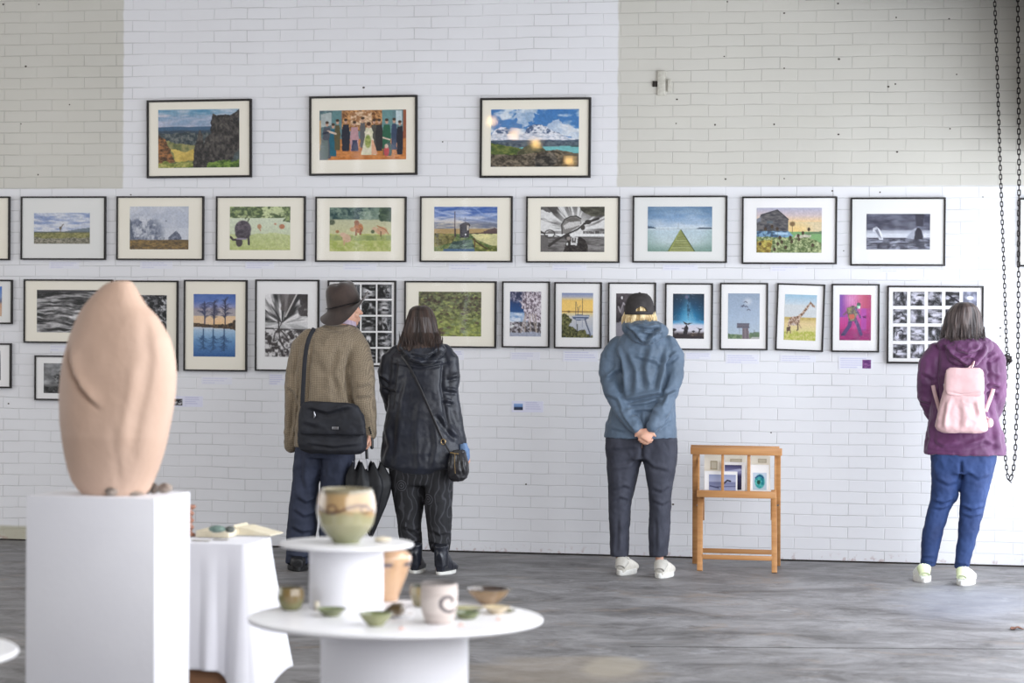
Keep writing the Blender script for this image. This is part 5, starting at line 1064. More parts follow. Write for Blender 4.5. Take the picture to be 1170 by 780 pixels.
for k in range(n):
    for q in range(4): fs.append((k*4+q, k*4+(q+1) % 4, (k+1)*4+(q+1) % 4, (k+1)*4+q))
fs += [(3, 2, 1, 0), (n*4, n*4+1, n*4+2, n*4+3)]; m.add(vs, fs)
tag(obj('folded_booklet', m, 'cream_card', clean=True, smooth=40), 'cream booklet sloping down to the right end of the white cloth', 'booklet')
pm('teal_stone', (84, 110, 104), (120, 142, 132), .5, (40, 40, 40)); pm('dark_stone', (64, 70, 66), (92, 98, 92), .5, (40, 40, 40))
p = onz(248, 608.5, ZC_+.024); m = blob((0, 0, 0), (.034, .026, .0125), 4, .2); v = np.array(m.v)+np.array([p.x, p.y, ZC_+.0242+.011]); m.v = [tuple(q) for q in v]; v = np.array(m.v); zmin = v[:, 2].min(); m.v = [(q[0], q[1], q[2]-zmin+ZC_+.0242) for q in m.v]
tag(obj('teal_stone', m, 'teal_stone', smooth=180), 'smooth teal stone lying on the cream box', 'stone')
p2 = p+Vector((.048, .0, 0)); m = blob((0, 0, 0), (.019, .02, .0125), 9, .25); zmin = min(q[2] for q in m.v); m.v = [(q[0]+p2.x-.003, q[1]+p2.y+.012, q[2]-zmin+ZC_+.0242) for q in m.v]
tag(obj('dark_stone', m, 'dark_stone', smooth=180), 'small dark stone beside the teal one on the cream box', 'stone')
pm('grey_paper', (176, 172, 168), (196, 192, 188), .8, (20, 20, 20))
for k, (x0, x1, y, lab) in enumerate([(218.5, 241, 618.0, 'narrow grey paper strip on the cloth edge, next to the plinth'), (243, 261, 617.0, 'narrow grey paper strip on the cloth in front of the cream box')]):
    a, b = onz(x0, y, ZT+.0052), onz(x1, y, ZT+.0052); m = MB(); m.box((a.x, a.y, ZT+.0055), (b.x, a.y+.025, ZT+.009), bev=.001); tag(obj('paper_strip', m, 'grey_paper', smooth=40), lab, 'paper')
pm('copper_wood', (136, 92, 74), (164, 116, 94), .5, (60, 60, 60))
p = onz(215.5, 612.0); m = MB(); s_ = scale_at(p); prof = []
for k in range(60):
    t = k/59; prof.append(((5.0+1.4*math.sin(t*PI*9)+(2.0 if t > .86 else 0)+(2.5*max(0, .12-t)/.12))/s_, t*35.5/s_))
prof.append((0, 35.6/s_)); m.lathe([(0, 0)]+prof, (p.x, p.y, ZC_), 32); tag(obj('turned_candlestick', m, 'copper_wood', smooth=50), 'reddish brown ringed column standing on the cloth, half hidden by the plinth', 'ornament')
# ------------------------------------------------------------------ people
def remesh(mb, voxel, smooth=2, fac=.5):
    me = bpy.data.meshes.new('tmp'); me.from_pydata(mb.v, [], [list(f) for f in mb.f]); me.update()
    bm = bmesh.new(); bm.from_mesh(me); bmesh.ops.recalc_face_normals(bm, faces=bm.faces[:]); bm.to_mesh(me); bm.free()
    o = bpy.data.objects.new('tmp', me); C.objects.link(o)
    r = o.modifiers.new('r', 'REMESH'); r.mode = 'VOXEL'; r.voxel_size = voxel
    if smooth: s = o.modifiers.new('s', 'SMOOTH'); s.iterations = smooth; s.factor = fac
    dg = bpy.context.evaluated_depsgraph_get(); e = o.evaluated_get(dg); m2 = bpy.data.meshes.new_from_object(e)
    n = len(m2.vertices); V = np.empty(n*3); m2.vertices.foreach_get('co', V); V = V.reshape(-1, 3)
    Nn = np.empty(n*3); m2.vertices.foreach_get('normal', Nn); Nn = Nn.reshape(-1, 3)
    F = [tuple(p.vertices) for p in m2.polygons]
    bpy.data.objects.remove(o); bpy.data.meshes.remove(me); bpy.data.meshes.remove(m2); return V, F, Nn
FOLD = 2.0
def carve(V, Nn, folds, rid=None, all_round=False):
    """folds: (pixel polyline, depth m, width px[, mode]) cut into the side seen; rid: list of ridge-noise layers"""
    PX, PYY = px_of(V); toward = -(Nn@np.array(_f)); fm = np.clip(toward*2.5+.1, 0, 1); D = np.zeros(len(V))
    for f in folds:
        pts, amp, w = f[:3]; amp = amp*FOLD; mode = f[3] if len(f) > 3 else 'fold'
        d, s, p = seg_signed(PX, PYY, pts); e = np.clip(p*5+.1, 0, 1)*np.clip((1-p)*5+.1, 0, 1)
        if mode == 'fold': D += amp*e*(np.exp(-((s*d)/w)**2)-.85*np.exp(-((s*d-1.5*w)/w)**2))
        elif mode == 'crease': D -= amp*e*np.exp(-(d/w)**2)
        elif mode == 'ridge': D += amp*e*np.exp(-(d/w)**2)
    D *= fm
    for (kx, ky, kz, amp, seed) in (rid or []):
        n = fbm(V[:, 0]*kx, V[:, 1]*ky, V[:, 2]*kz, seed, 3); D += amp*((1-np.abs(2*n-1)*2.2)-.45)
    return V+Nn*D[:, None]
class Person:
    def __init__(s, feet_px, label, body_y=0.0):
        p = Pz(*feet_px); s.Y = p.y+body_y; s.root = thing('person', (p.x, p.y, 0), label, 'person'); s.s = scale_at((p.x, s.Y, 1.0)); s.B = MB()
    def P(s, px, py, dy=0.0): return Py(px, py, s.Y+dy)
    def rows(s, mb, rows, power=2.3, n=36):
        R = []
        for r in rows:
            y, xl, xr, ry = r[:4]; dy = r[4] if len(r) > 4 else 0
            a, b = s.P(xl, y, dy), s.P(xr, y, dy); R.append(((a.x+b.x)/2, s.Y+dy, (a.z+b.z)/2, (b.x-a.x)/2, ry))
        R.sort(key=lambda q: q[2]); mb.rings(R, n, power); return R
    def limb(s, mb, pts, n=20, up=(0, -1, 0)):
        """pts: (px, py, dy, r_px[, r_depth_m])"""
        mb.tube([s.P(p[0], p[1], p[2]) for p in pts], [(p[3]/s.s, (p[4] if len(p) > 4 else p[3]/s.s)) for p in pts], n, up=None)
        a, b = pts[0], pts[-1]
        for p in (a, b): mb.ball(s.P(p[0], p[1], p[2]), (p[3]/s.s*.98, (p[4] if len(p) > 4 else p[3]/s.s)*.98, p[3]/s.s*.98), 16, 10)
    def finish_body(s, mat='skin', voxel=.006, label=None):
        V, F, Nn = remesh(s.B, voxel, 2); return mesh_np('body', V, F, mat, s.root)
    def cloth(s, name, mb, mat, folds, rid, voxel=.008, smooth=3, label=None, parent=None):
        V, F, Nn = remesh(mb, voxel, smooth); V = carve(V, Nn, folds, rid); o = mesh_np(name, V, F, mat, parent or s.root)
        if label: o['label'] = label
        return o
def add_head(mb, c, face, tilt=0.0, sc=1.0):
    """c = centre of the skull; face = unit vector the face looks along"""
    f = Vector(face).normalized(); r = f.cross(Vector((0, 0, 1))).normalized(); u = r.cross(f)
    M = Matrix((r, f, u)).transposed().to_4x4()
    def g(x, y, z): return Vector(c)+(M @ Vector((x*sc, y*sc, z*sc)))
    def el(x, y, z, a, b, d, seg=20): mb.ball(g(x, y, z), (a*sc, b*sc, d*sc), seg, 14, M)
    el(0, -.012, .02, .076, .092, .092); el(0, .02, -.03, .062, .070, .080); el(0, .045, -.080, .040, .035, .026)          # skull, face, chin
    mb.tube([g(0, .085, .012), g(0, .106, -.022), g(0, .112, -.036)], [.008*sc, .012*sc, .013*sc], 10)                      # nose
    for sx in (-1, 1):
        el(sx*.031, .072, .012, .014, .012, .010, 12); el(sx*.034, .078, .030, .020, .012, .006, 12)                       # eyelids, brows
        el(sx*.079, -.008, -.008, .010, .020, .032, 14); el(sx*.045, .050, -.030, .022, .024, .022, 12)                    # ears, cheeks
    el(0, .088, -.058, .024, .012, .007, 14); el(0, .084, -.070, .021, .012, .007, 14)                                      # lips
    mb.tube([g(0, -.01, -.04), g(0, -.02, -.11), g(0, -.03, -.19)], [.056*sc, .055*sc, .066*sc], 20)                        # neck
def add_hand(mb, wrist, d, nrm, curl=.5, side=1, sc=1.0, spread=.1):
    """d: direction of the hand, nrm: palm normal (fingers curl towards it), side: thumb side"""
    d = Vector(d).normalized(); nrm = Vector(nrm); nrm = (nrm-d*nrm.dot(d)).normalized(); w = d.cross(nrm).normalized()*side; W = Vector(wrist)
    mb.tube([W-d*.02, W, W+d*.035*sc, W+d*.075*sc, W+d*.09*sc], [(.026*sc, .019*sc), (.028*sc, .019*sc), (.037*sc, .016*sc), (.040*sc, .0145*sc), (.036*sc, .011*sc)], 18, up=nrm)
    for k, (o, L, r) in enumerate(((.029, .068, .0088), (.010, .077, .0092), (-.010, .071, .0088), (-.028, .056, .0078))):
        p = W+d*.085*sc+w*o*sc; dirn = (d+w*(o*spread*20*.5)).normalized(); pts = [p-d*.012]; a = 0; rr = [r*sc]
        for j, seg in enumerate((.45, .32, .25)):
            a += curl*(.9+.25*j); dd = dirn*math.cos(a)+nrm*math.sin(a); p = p+dd*L*seg*sc; pts.append(p.copy()); rr.append(r*sc*(1-.09*(j+1)))
        mb.tube(pts, rr, 10, up=w); mb.ball(pts[-1], rr[-1], 10, 8)
    p = W+d*.022*sc+w*.028*sc; pts = [p]; 
    for dd, L in (((w*.75+d*.6+nrm*.25), .042), ((w*.25+d*.85+nrm*.4), .032), ((d*.8+nrm*.55-w*.1), .026)): p = p+dd.normalized()*L*sc; pts.append(p.copy())
    mb.tube(pts, [.013*sc, .011*sc, .0098*sc, .0085*sc], 10, up=nrm); mb.ball(pts[-1], .0085*sc, 10, 8)
def shoe(pn, heel, yaw, upper, sole, L=.275, W=.098, high=.0, detail=None, laces=True, sh=.028, hl=None):
    """heel: floor point under the heel; yaw 0 = pointing at the wall, + = to the right"""
    d = Vector((math.sin(yaw), math.cos(yaw), 0)); r = Vector((d.y, -d.x, 0)); M = Matrix.Translation((heel.x, heel.y, 0)) @ Matrix((r, d, Vector((0, 0, 1)))).transposed().to_4x4()
    def outline(n=40, k=1.0, off=0.0):
        pts = []
        for i in range(n):
            a = 2*PI*i/n; y = -math.cos(a); x = math.sin(a); t = (y+1)/2
            w_ = (.40+.62*math.sin(min(1, t*1.05)**1.0*PI*.62)) if t < .75 else 1.0; wd = W/2*k*(.72+.28*math.sin(max(0, t)*PI*.75))
            pts.append((x*wd*1.06, L/2+y*L/2*k, 0))
        return pts
    m = MB(); n = 40; lay = []
    for z, k in ((0, .97), (.004, 1.0), (sh, 1.0), (sh+.003, .97)): lay += [(p[0]*k, (p[1]-L/2)*k+L/2, z) for p in outline(n)]
    fs = [];
    for j in range(3):
        for i in range(n): i2 = (i+1) % n; fs.append((j*n+i, j*n+i2, (j+1)*n+i2, (j+1)*n+i))
    fs += [tuple(range(n))[::-1], tuple(3*n+i for i in range(n))]; m.add([M @ Vector(p) for p in lay], fs)
    so_ = m
    u = MB(); ys = [.006, .03, .07, .11, .15, .19, .23, .262, L-.004]; hs = [.060+high, .068+high, .072+high, .076+high*.6, .074, .060, .048, .036, .02]; ws = [.022, .030, .034, .038, .043, .046, .044, .034, .016]
    pts = []; rad = []
    for y, h_, w_ in zip(ys, hs, ws): pts.append(M @ Vector((0, y, sh*.4+h_/2))); rad.append((w_*W/.098, h_/2+.004))
    u.tube(pts, rad, 24, up=(0, 0, 1), power=2.5)
    if high: u.tube([M @ Vector((0, .05, .05)), M @ Vector((0, .048, .09+high)), M @ Vector((0, .045, .115+high))], [(.040, .045), (.042, .047), (.044, .050)], 24, up=d)
    V, F, Nn = remesh(u, .005, 2); V = carve(V, Nn, [], [(40, 40, 60, .0012, 5)])
    sh_ = mesh_np('shoe', V, F, upper, pn.root); obj('sole', so_, sole, sh_, smooth=40)
    if laces:
        l = MB()
        for k in range(4): y = .115+.022*k; z = sh+.060-.010*k; l.tube([M @ Vector((-.022, y, z)), M @ Vector((0, y+.004, z+.014)), M @ Vector((.022, y, z))], .003, 8)
        for sx in (-1, 1): l.tube([M @ Vector((0, .112, sh+.066)), M @ Vector((sx*.016, .108, sh+.074)), M @ Vector((sx*.030, .116, sh+.056)), M @ Vector((sx*.012, .115, sh+.060))], .0022, 8)
        obj('laces', l, sole, sh_, smooth=60)
    if detail:
        t = MB(); t.tube([M @ Vector((0, -.0015+.006, sh+.014)), M @ Vector((0, .004, sh+.040))], [(.017, .006), (.014, .005)], 16, up=d); t.tube([M @ Vector((0, .004, sh+.02)), M @ Vector((0, .05, sh+.055))], [(.03*W/.098, .02), (.041*W/.098, .034)], 20, up=(0, 0, 1)); obj('heel_tab', t, detail, sh_, smooth=60, label='pale green heel panel' if detail == 'lime_panel' else None)
    return sh_, M
attr_mat('hair', .42, 0, .4)
def hair_shell(pn, name, rows, c1, c2, seed, ry=.09, groove=.004, locks=(), power=2.1, bottom_wave=.01, freq=46, parent=None, yo=0.0, label=None):
    """rows (py, xl, xr[, ry, dy]) from the crown down; radial grooves make strands"""
    n = 220; V = []; R = []
    ys = [r[0] for r in rows]; Y = np.linspace(ys[0], ys[-1], 60)
    def ip(k, dflt): return np.interp(Y, ys, [(r[k] if len(r) > k else dflt) for r in rows])
    XLr, XRr, RY, DY = ip(1, 0), ip(2, 0), ip(3, ry), ip(4, yo)
    th = 2*PI*np.arange(n)/n; T = []
    for i, y in enumerate(Y):
        a, b = pn.P(XLr[i], y, DY[i]), pn.P(XRr[i], y, DY[i]); cx, rx, z = (a.x+b.x)/2, (b.x-a.x)/2, (a.z+b.z)/2; t = i/59
        g = fbm(th*freq/6.28+2*np.sin(th), th*0+t*1.6, None, seed, 3); g2 = fbm(np.cos(th)*2.4+5, np.sin(th)*2.4+t*1.2, None, seed+4, 3)
        k = 1+((g-.5)*groove*3+(g2-.5)*groove*4.5)*min(1, t*2.5)/max(rx, .03)
        wv = (vnoise(th*freq/9, th*0, None, seed+2)-.5)*bottom_wave*2*max(0, t-.8)/.2
        V.append(np.stack([cx+rx*np.sign(np.cos(th))*np.abs(np.cos(th))**(2/power)*k, pn.Y+DY[i]+RY[i]*np.sign(np.sin(th))*np.abs(np.sin(th))**(2/power)*k, z+wv], -1)); T.append(g*.6+g2*.25+.15*vnoise(th*30, th*0+t*9, None, seed))
    V = np.concatenate(V); T = np.concatenate(T); idx = np.arange(60*n).reshape(60, n); r2 = np.roll(idx, -1, 1)
    F = np.stack([idx[:-1], idx[1:], r2[1:], r2[:-1]], -1).reshape(-1, 4).tolist(); F.append(idx[0].tolist()); F.append(idx[-1][::-1].tolist())
    col = mixc(c1, c2, (T-.38)*4); m = MB(); rr = random.Random(seed)
    lv = []; lc_ = []
    for (x0, y0, x1, y1, cnt, dy0, dy1, w_) in locks:
        for q in range(cnt):
            t = rr.random(); xs = x0+(x1-x0)*t; L = rr.uniform(.6, 1.25); dyv = rr.uniform(dy0, dy1); ex_ = rr.uniform(-1.6, 1.6)
            ys_ = y0-rr.uniform(0, 10); p = [pn.P(xs, ys_, dyv+.004), pn.P(xs+ex_*.4, (ys_+y1)/2, dyv-.003), pn.P(xs+ex_, y0+(y1-y0)*L, dyv+rr.uniform(-.006, .006))]
            n0 = m.n; m.tube(p, [w_*.3, w_*.8, w_*.12], 6); k = rr.random(); lc_ += [tuple(np.array(c1)*(1-k)+np.array(c2)*k)]*(m.n-n0)
    if m.n: nV = len(V); V = np.concatenate([V, np.array(m.v)]); F += [tuple(i+nV for i in f) for f in m.f]; col = np.concatenate([col, np.array(lc_)])
    o = mesh_np(name, V, F, 'hair', parent or pn.root, col=lin_np(col)); 
    if label: o['label'] = label
    return o
def weave_mat(name, c1, c2, rough=.85, k=170, bump=.3, sheen=.2):
    m, nt, b = newmat(name); L = nt.links.new; tc = N(nt, 'ShaderNodeTexCoord'); mp = N(nt, 'ShaderNodeMapping'); mp.inputs['Scale'].default_value = (k, k*.6, k); mp.inputs['Rotation'].default_value = (0, .78, 0)
    L(tc.outputs['Object'], mp.inputs['Vector']); ck = N(nt, 'ShaderNodeTexChecker'); ck.inputs['Scale'].default_value = 1; L(mp.outputs[0], ck.inputs['Vector'])
    ck.inputs['Color1'].default_value = (*lin(c1), 1); ck.inputs['Color2'].default_value = (*lin(c2), 1)
    nz = N(nt, 'ShaderNodeTexNoise'); nz.inputs['Scale'].default_value = 14; nz.inputs['Detail'].default_value = 4; L(tc.outputs['Object'], nz.inputs['Vector'])
    mx = N(nt, 'ShaderNodeMix', data_type='RGBA', blend_type='MULTIPLY'); mx.inputs[0].default_value = .5; L(ck.outputs[0], mx.inputs[6]); L(nz.outputs['Color'], mx.inputs[7])
    cr = N(nt, 'ShaderNodeValToRGB'); cr.color_ramp.elements[0].color = (.75, .75, .75, 1); cr.color_ramp.elements[1].color = (1.15, 1.15, 1.15, 1); L(nz.outputs['Fac'], cr.inputs[0]); L(cr.outputs[0], mx.inputs[7]); mx.inputs[0].default_value = 1
    L(mx.outputs[2], b.inputs['Base Color']); b.inputs['Roughness'].default_value = rough; b.inputs['Sheen Weight'].default_value = sheen
    bp = N(nt, 'ShaderNodeBump'); bp.inputs['Strength'].default_value = bump; bp.inputs['Distance'].default_value = .003; L(ck.outputs['Fac'], bp.inputs['Height']); L(bp.outputs[0], b.inputs['Normal'])
pm('skin', (206, 152, 128), (216, 168, 144), .5, (12, 12, 12)); MATS['skin'].node_tree.nodes['Principled BSDF'].inputs['Subsurface Weight'].default_value = .1; MATS['skin'].node_tree.nodes['Principled BSDF'].inputs['Subsurface Radius'].default_value = (.01, .004, .002)
pm('rubber_white', (226, 224, 218), (214, 212, 206), .6, (30, 30, 30)); pm('black_plastic', (24, 24, 26), None, .35); pm('steel', (170, 170, 175), None, .3, metal=1)

def surf_y(V, px, py, rad=2.2, off=.006):
    """world y of the nearest side of a mesh at a photo position"""
    X, Y = px_of(V); m = np.hypot(X-px, Y-py) < rad
    return (V[m, 1].min() if m.any() else 0)-off
def obj_V(o):
    me = o.data; n = len(me.vertices); V = np.empty(n*3); me.vertices.foreach_get('co', V); return V.reshape(-1, 3)+np.array(worldloc(o))
def strap_on(name, VV, pts, w, th, mat, parent, off=.006):
    P = []
    for (px, py) in pts: y = surf_y(VV, px, py, 3.0, off); P.append(Py(px, py, y))
    for _ in range(2): P = [P[0]]+[(P[i-1]+P[i]*2+P[i+1])/4 for i in range(1, len(P)-1)]+[P[-1]]
    m = MB(); m.tube(P, [(w, th)]*len(P), 12); return obj(name, m, mat, parent, smooth=60)
# ================================================================== the person in the blue jacket
p3 = Person((722, 652), 'person in black cap and grey blue jacket, standing with hands clasped behind the back', .05)
B = p3.B
add_head(B, p3.P(731, 359.5, .01), (.02, 1, .03), sc=.88)
p3.rows(B, [(378, 724, 742, .05), (390, 712, 758, .075), (410, 715, 757, .09), (450, 716, 755, .085), (490, 702, 764, .10), (512, 700, 768, .10)])
armL = [(705, 401, 0, 6.5), (697, 420, -.01, 5.5), (700, 448, -.05, 7), (714, 474, -.12, 6), (729, 492, -.165, 5)]
armR = [(763, 400, 0, 6.5), (771, 420, -.01, 5.5), (766, 448, -.05, 7), (755, 472, -.12, 6), (744, 491, -.165, 5)]
p3.limb(B, armL); p3.limb(B, armR)
legL = [(513, 697, 728, .085), (545, 697, 727, .08), (577, 699, 717, .058), (610, 700, 715, .052), (636, 704, 713, .035, .0), (650, 705, 713, .033, .0)]
legR = [(513, 738, 769, .085), (545, 742, 767, .08), (577, 745.5, 764, .058), (610, 745, 762, .052), (636, 749, 758, .035, .0), (652, 750, 758, .033, .0)]
p3.rows(B, legL); p3.rows(B, legR)
wl_, wr_ = p3.P(730, 491.5, -.17), p3.P(744, 490.5, -.165)
add_hand(B, wl_, (.55, -.05, -.8), (.3, 1, 0), .75, 1, .85); add_hand(B, wr_, (-.50, -.28, -.85), (-.2, 1, .1), .8, -1, .85)
p3.finish_body(voxel=.005)
pm('slate_jacket', (76, 93, 111), (90, 108, 128), .62, (6, 6, 6), bump=.35, bscale=(140, 140, 140), bdist=.002, sheen=.15)
m = MB(); p3.rows(m, [(377, 722, 752, .065), (381, 714, 758, .085), (387, 707, 764, .10), (396, 701, 770, .112), (415, 700, 772, .125), (440, 702, 771, .13), (465, 698, 771, .13), (485, 692.5, 772, .13), (500, 690.5, 773, .135)])
p3.limb(m, [(706, 395, 0, 11), (698, 409, 0, 12.3), (695.5, 425, -.01, 12), (700.5, 448, -.06, 10.5), (715, 474, -.13, 9.3), (727, 488, -.165, 8.0)])
p3.limb(m, [(763, 394, 0, 11), (769.5, 407, 0, 12.2), (770, 425, -.01, 11.5), (765.5, 448, -.06, 10.5), (756, 471, -.13, 9.3), (746, 487, -.165, 8.0)])
folds = [([(707, 396), (714, 425), (715, 448)], .010, 3.2), ([(763, 398), (757, 425), (752, 447)], .010, 3.2), ([(716, 398), (728, 425), (726, 452)], .007, 4), ([(745, 395), (738, 420), (742, 445)], .008, 4),
         ([(714, 456), (735, 451), (762, 446)], .012, 2.8), ([(716, 462), (738, 460), (760, 452)], .008, 2.4), ([(714, 470), (735, 466), (752, 468)], .007, 2.6), ([(757, 415), (775, 402)], .008, 2.4), ([(692, 432), (706, 420)], .008, 2.4),
         ([(692, 448), (706, 455), (712, 468)], .006, 2.2), ([(775, 446), (763, 452), (757, 466)], .007, 2.2), ([(709, 407), (706, 430), (712, 455)], .012, 2.2, 'crease'), ([(763, 402), (762, 430), (754, 455)], .012, 2.2, 'crease'),
         ([(702, 455), (716, 480), (726, 492)], .003, 1.6), ([(735, 470), (736, 498)], .004, 2.5), ([(700, 488), (716, 492)], .004, 2), ([(752, 488), (766, 478)], .005, 2.2), ([(720, 404), (750, 412), (757, 418)], .006, 3)]
p3.cloth('jacket', m, 'slate_jacket', folds, [(9, 9, 12, .006, 3), (24, 24, 20, .003, 7)], voxel=.0065, smooth=2)
m = MB(); m.ball(p3.P(737.5, 375, -.075), (25/p3.s, .078, 9.5/p3.s), 24, 16); m.ball(p3.P(737, 380, -.095), (21/p3.s, .06, 10/p3.s), 24, 16); m.ball(p3.P(737, 384, -.105), (17/p3.s, .045, 10/p3.s), 24, 16); m.ball(p3.P(752, 378.5, -.07), (12/p3.s, .06, 9/p3.s), 20, 14); m.ball(p3.P(720, 374, -.06), (10/p3.s, .06, 8.5/p3.s), 20, 14)
p3.cloth('hood', m, 'slate_jacket', [([(716, 370), (727, 380), (736, 391)], .010, 2.4), ([(757, 374), (748, 382), (738, 391)], .010, 2.4), ([(726, 370), (740, 374), (754, 372)], .007, 2.2), ([(732, 378), (744, 380), (757, 378)], .008, 2)], [(24, 24, 24, .006, 2)], voxel=.006)
pm('charcoal_twill', (46, 48, 60), (60, 62, 74), .8, (10, 10, 10), bump=.3, bscale=(200, 200, 200), bdist=.002)
m = MB(); p3.rows(m, [(497, 693, 771, .12), (506, 692.3, 773.3, .125), (516, 692.6, 773, .125), (524, 693, 773, .12)])
p3.rows(m, [(500, 693, 736, .115), (512, 692.2, 735, .12), (524, 693, 733.5, .118), (535, 694, 730.5, .112), (545, 694.8, 728, .105), (558, 695.4, 724.8, .098), (570, 695.8, 721.5, .09), (583, 696, 720, .085), (596, 696.6, 719.5, .082), (615, 697.2, 718.6, .078), (635, 697.8, 717.7, .075)])
p3.rows(m, [(500, 732, 773, .115), (512, 733, 773.4, .12), (524, 734.4, 773, .118), (535, 737, 771.5, .112), (549, 739.6, 769, .105), (562, 741.8, 767.5, .098), (577, 742.6, 766.3, .09), (592, 742.2, 765.5, .085), (608, 741.6, 765, .082), (622, 742, 763.7, .078), (635, 742.6, 762.6, .075)])
folds = [([(733, 504), (733.5, 524)], .012, 1.6, 'crease'), ([(700, 560), (712, 553), (722, 556)], .004, 2.2), ([(699, 572), (708, 566), (720, 570)], .004, 2), ([(745, 556), (756, 560), (766, 553)], .004, 2.2), ([(746, 570), (758, 575), (765, 570)], .004, 2), ([(735, 520), (748, 532), (766, 536)], .004, 2.5), ([(731, 520), (718, 532), (699, 535)], .004, 2.5), ([(710, 590), (708, 630)], .003, 2), ([(752, 590), (753, 630)], .003, 2), ([(696, 512), (730, 509)], .004, 2), ([(757, 503), (764, 513)], .002, 1, 'crease')]
p3.cloth('trousers', m, 'charcoal_twill', folds, [(14, 14, 9, .005, 5), (34, 34, 24, .0025, 8)])
pm('grey_heel', (176, 172, 164), (188, 184, 176), .6, (30, 30, 30)); pm('white_leather', (204, 199, 188), (216, 211, 202), .5, (30, 30, 30))
shoe(p3, Pz(708.0, 657.5), math.radians(9), 'white_leather', 'rubber_white', L=.255, W=.10, detail='grey_heel')
shoe(p3, Pz(753.0, 660.8), math.radians(5), 'white_leather', 'rubber_white', L=.255, W=.10, detail='grey_heel')
hair_shell(p3, 'hair', [(343, 721, 741, .06), (347, 718, 744, .078), (352, 716.5, 745.5, .086), (358, 714.2, 747.2, .096), (363, 712, 749), (369, 711, 750.0), (375, 714, 746)], (192, 162, 112), (238, 216, 170), 4, ry=.098, groove=.005,
           locks=[(711, 370, 716, 372.5, 12, -.08, .0, .003), (745, 370, 751, 372, 12, -.08, .0, .003), (714, 371.5, 748, 374, 60, -.103, -.096, .0035)], freq=60, yo=.0)
# cap: a dome with the strap opening at the back
pm('black_cap', (44, 40, 40), (56, 52, 52), .8, (30, 30, 30), bump=.3, bscale=(200, 200, 200), bdist=.002)
cc_ = p3.P(730.6, 358.5, .0); n1, n2 = 120, 34; V = []; F_ = []
for j in range(n2+1):
    e = j/n2*PI/2
    for i in range(n1):
        a = 2*PI*i/n1; z = math.sin(e)*.127+(-.004 if j == 0 else 0)
        V.append((cc_.x+math.cos(a)*.0925*math.cos(e)**.62, cc_.y+math.sin(a)*.108*math.cos(e)**.62, cc_.z+z+.0*math.sin(a)))
V = np.array(V); PXc, PYc = px_of(V); idx = np.arange((n2+1)*n1).reshape(n2+1, n1)
hole = (((PXc-733)/7.4)**2+((PYc-356.2)/6.6)**2 < 1) & (PYc < 356.2) & (V[:, 1] < cc_.y)
for j in range(n2):
    for i in range(n1):
        q = (idx[j, i], idx[j, (i+1) % n1], idx[j+1, (i+1) % n1], idx[j+1, i])
        if not all(hole[list(q)]): F_.append(tuple(int(x) for x in q))
capo = mesh_np('cap', V, F_, 'black_cap', p3.root); sm = capo.modifiers.new('t', 'SOLIDIFY'); sm.thickness = .003
m = MB(); 
for k in range(3): m.ball(cc_+Vector((0, 0, .1275)), (.008, .008, .004), 14, 8)
obj('button', m, 'black_cap', capo, smooth=180)
m = MB(); pts = []
for k in range(25):
    a = math.radians(20+140*k/24); pts.append((cc_.x+math.cos(a)*.09, cc_.y+math.sin(a)*.105, cc_.z+.004))
vs = []; 
for k, p in enumerate(pts):
    t = k/24; o_ = .075*math.sin(t*PI)**.6; d_ = Vector((p[0]-cc_.x, p[1]-cc_.y, 0)).normalized()
    for dz in (0, .004): vs.append((p[0], p[1], p[2]+dz)); vs.append((p[0]+d_.x*o_*.4, p[1]+o_, p[2]-.012+dz))
fs = []
for k in range(24):
    a, b = 4*k, 4*k+4; fs += [(a, a+1, b+1, b), (a+2, b+2, b+3, a+3), (a+1, a+3, b+3, b+1), (a, b, b+2, a+2)]
m.add(vs, fs); obj('brim', m, 'black_cap', capo, smooth=60)

# ================================================================== the woman in the purple coat
p4 = Person((1077, 662), 'person with long greyish brown hair, purple hooded coat, blue jeans and pale trainers', .02)
B = p4.B; add_head(B, p4.P(1100, 369.5, .02), (-.05, 1, 0), sc=.88)
p4.rows(B, [(390, 1088, 1112, .05), (402, 1078, 1122, .08), (425, 1078, 1122, .09), (465, 1078, 1122, .09), (500, 1068, 1134, .10), (525, 1068, 1134, .105)])
p4.limb(B, [(1064, 408, 0, 9), (1058, 435, .0, 8), (1062, 462, .03, 7), (1072, 486, .11, 6), (1078, 500, .14, 5)]); p4.limb(B, [(1136, 406, 0, 9), (1140, 435, 0, 8), (1136, 462, .04, 6.5), (1131, 484, .10, 5.5), (1124, 500, .14, 5)])
add_hand(B, p4.P(1078, 500, .14), (.3, .5, -.8), (1, .2, 0), .5, -1, .9); add_hand(B, p4.P(1126, 500, .14), (-.3, .5, -.8), (-1, .2, 0), .5, 1, .9)
p4.rows(B, [(530, 1067, 1098, .095), (560, 1067, 1091, .08), (585, 1063, 1081, .062), (615, 1057, 1073, .055), (640, 1055, 1065, .036, .02), (656, 1055, 1063, .032, .03)])
p4.rows(B, [(530, 1102, 1135, .095), (560, 1103, 1127, .08), (590, 1100, 1120, .062), (620, 1096, 1113, .055), (645, 1094, 1104, .036, .02), (660, 1095, 1103, .032, .03)])
p4.finish_body(voxel=.006)
pm('purple_shell', (74, 30, 70), (90, 40, 85), .6, (6, 6, 6), bump=.3, bscale=(120, 120, 120), bdist=.002, sheen=.2)
m = MB(); p4.rows(m, [(391, 1086, 1116, .06), (396, 1073, 1128, .085), (402, 1064, 1138, .10), (412, 1060, 1142, .115), (430, 1061, 1140, .125), (455, 1064, 1136, .13), (475, 1062, 1140, .13), (495, 1058.5, 1147, .14), (510, 1056, 1149.5, .145), (519, 1055.5, 1149.5, .145)])
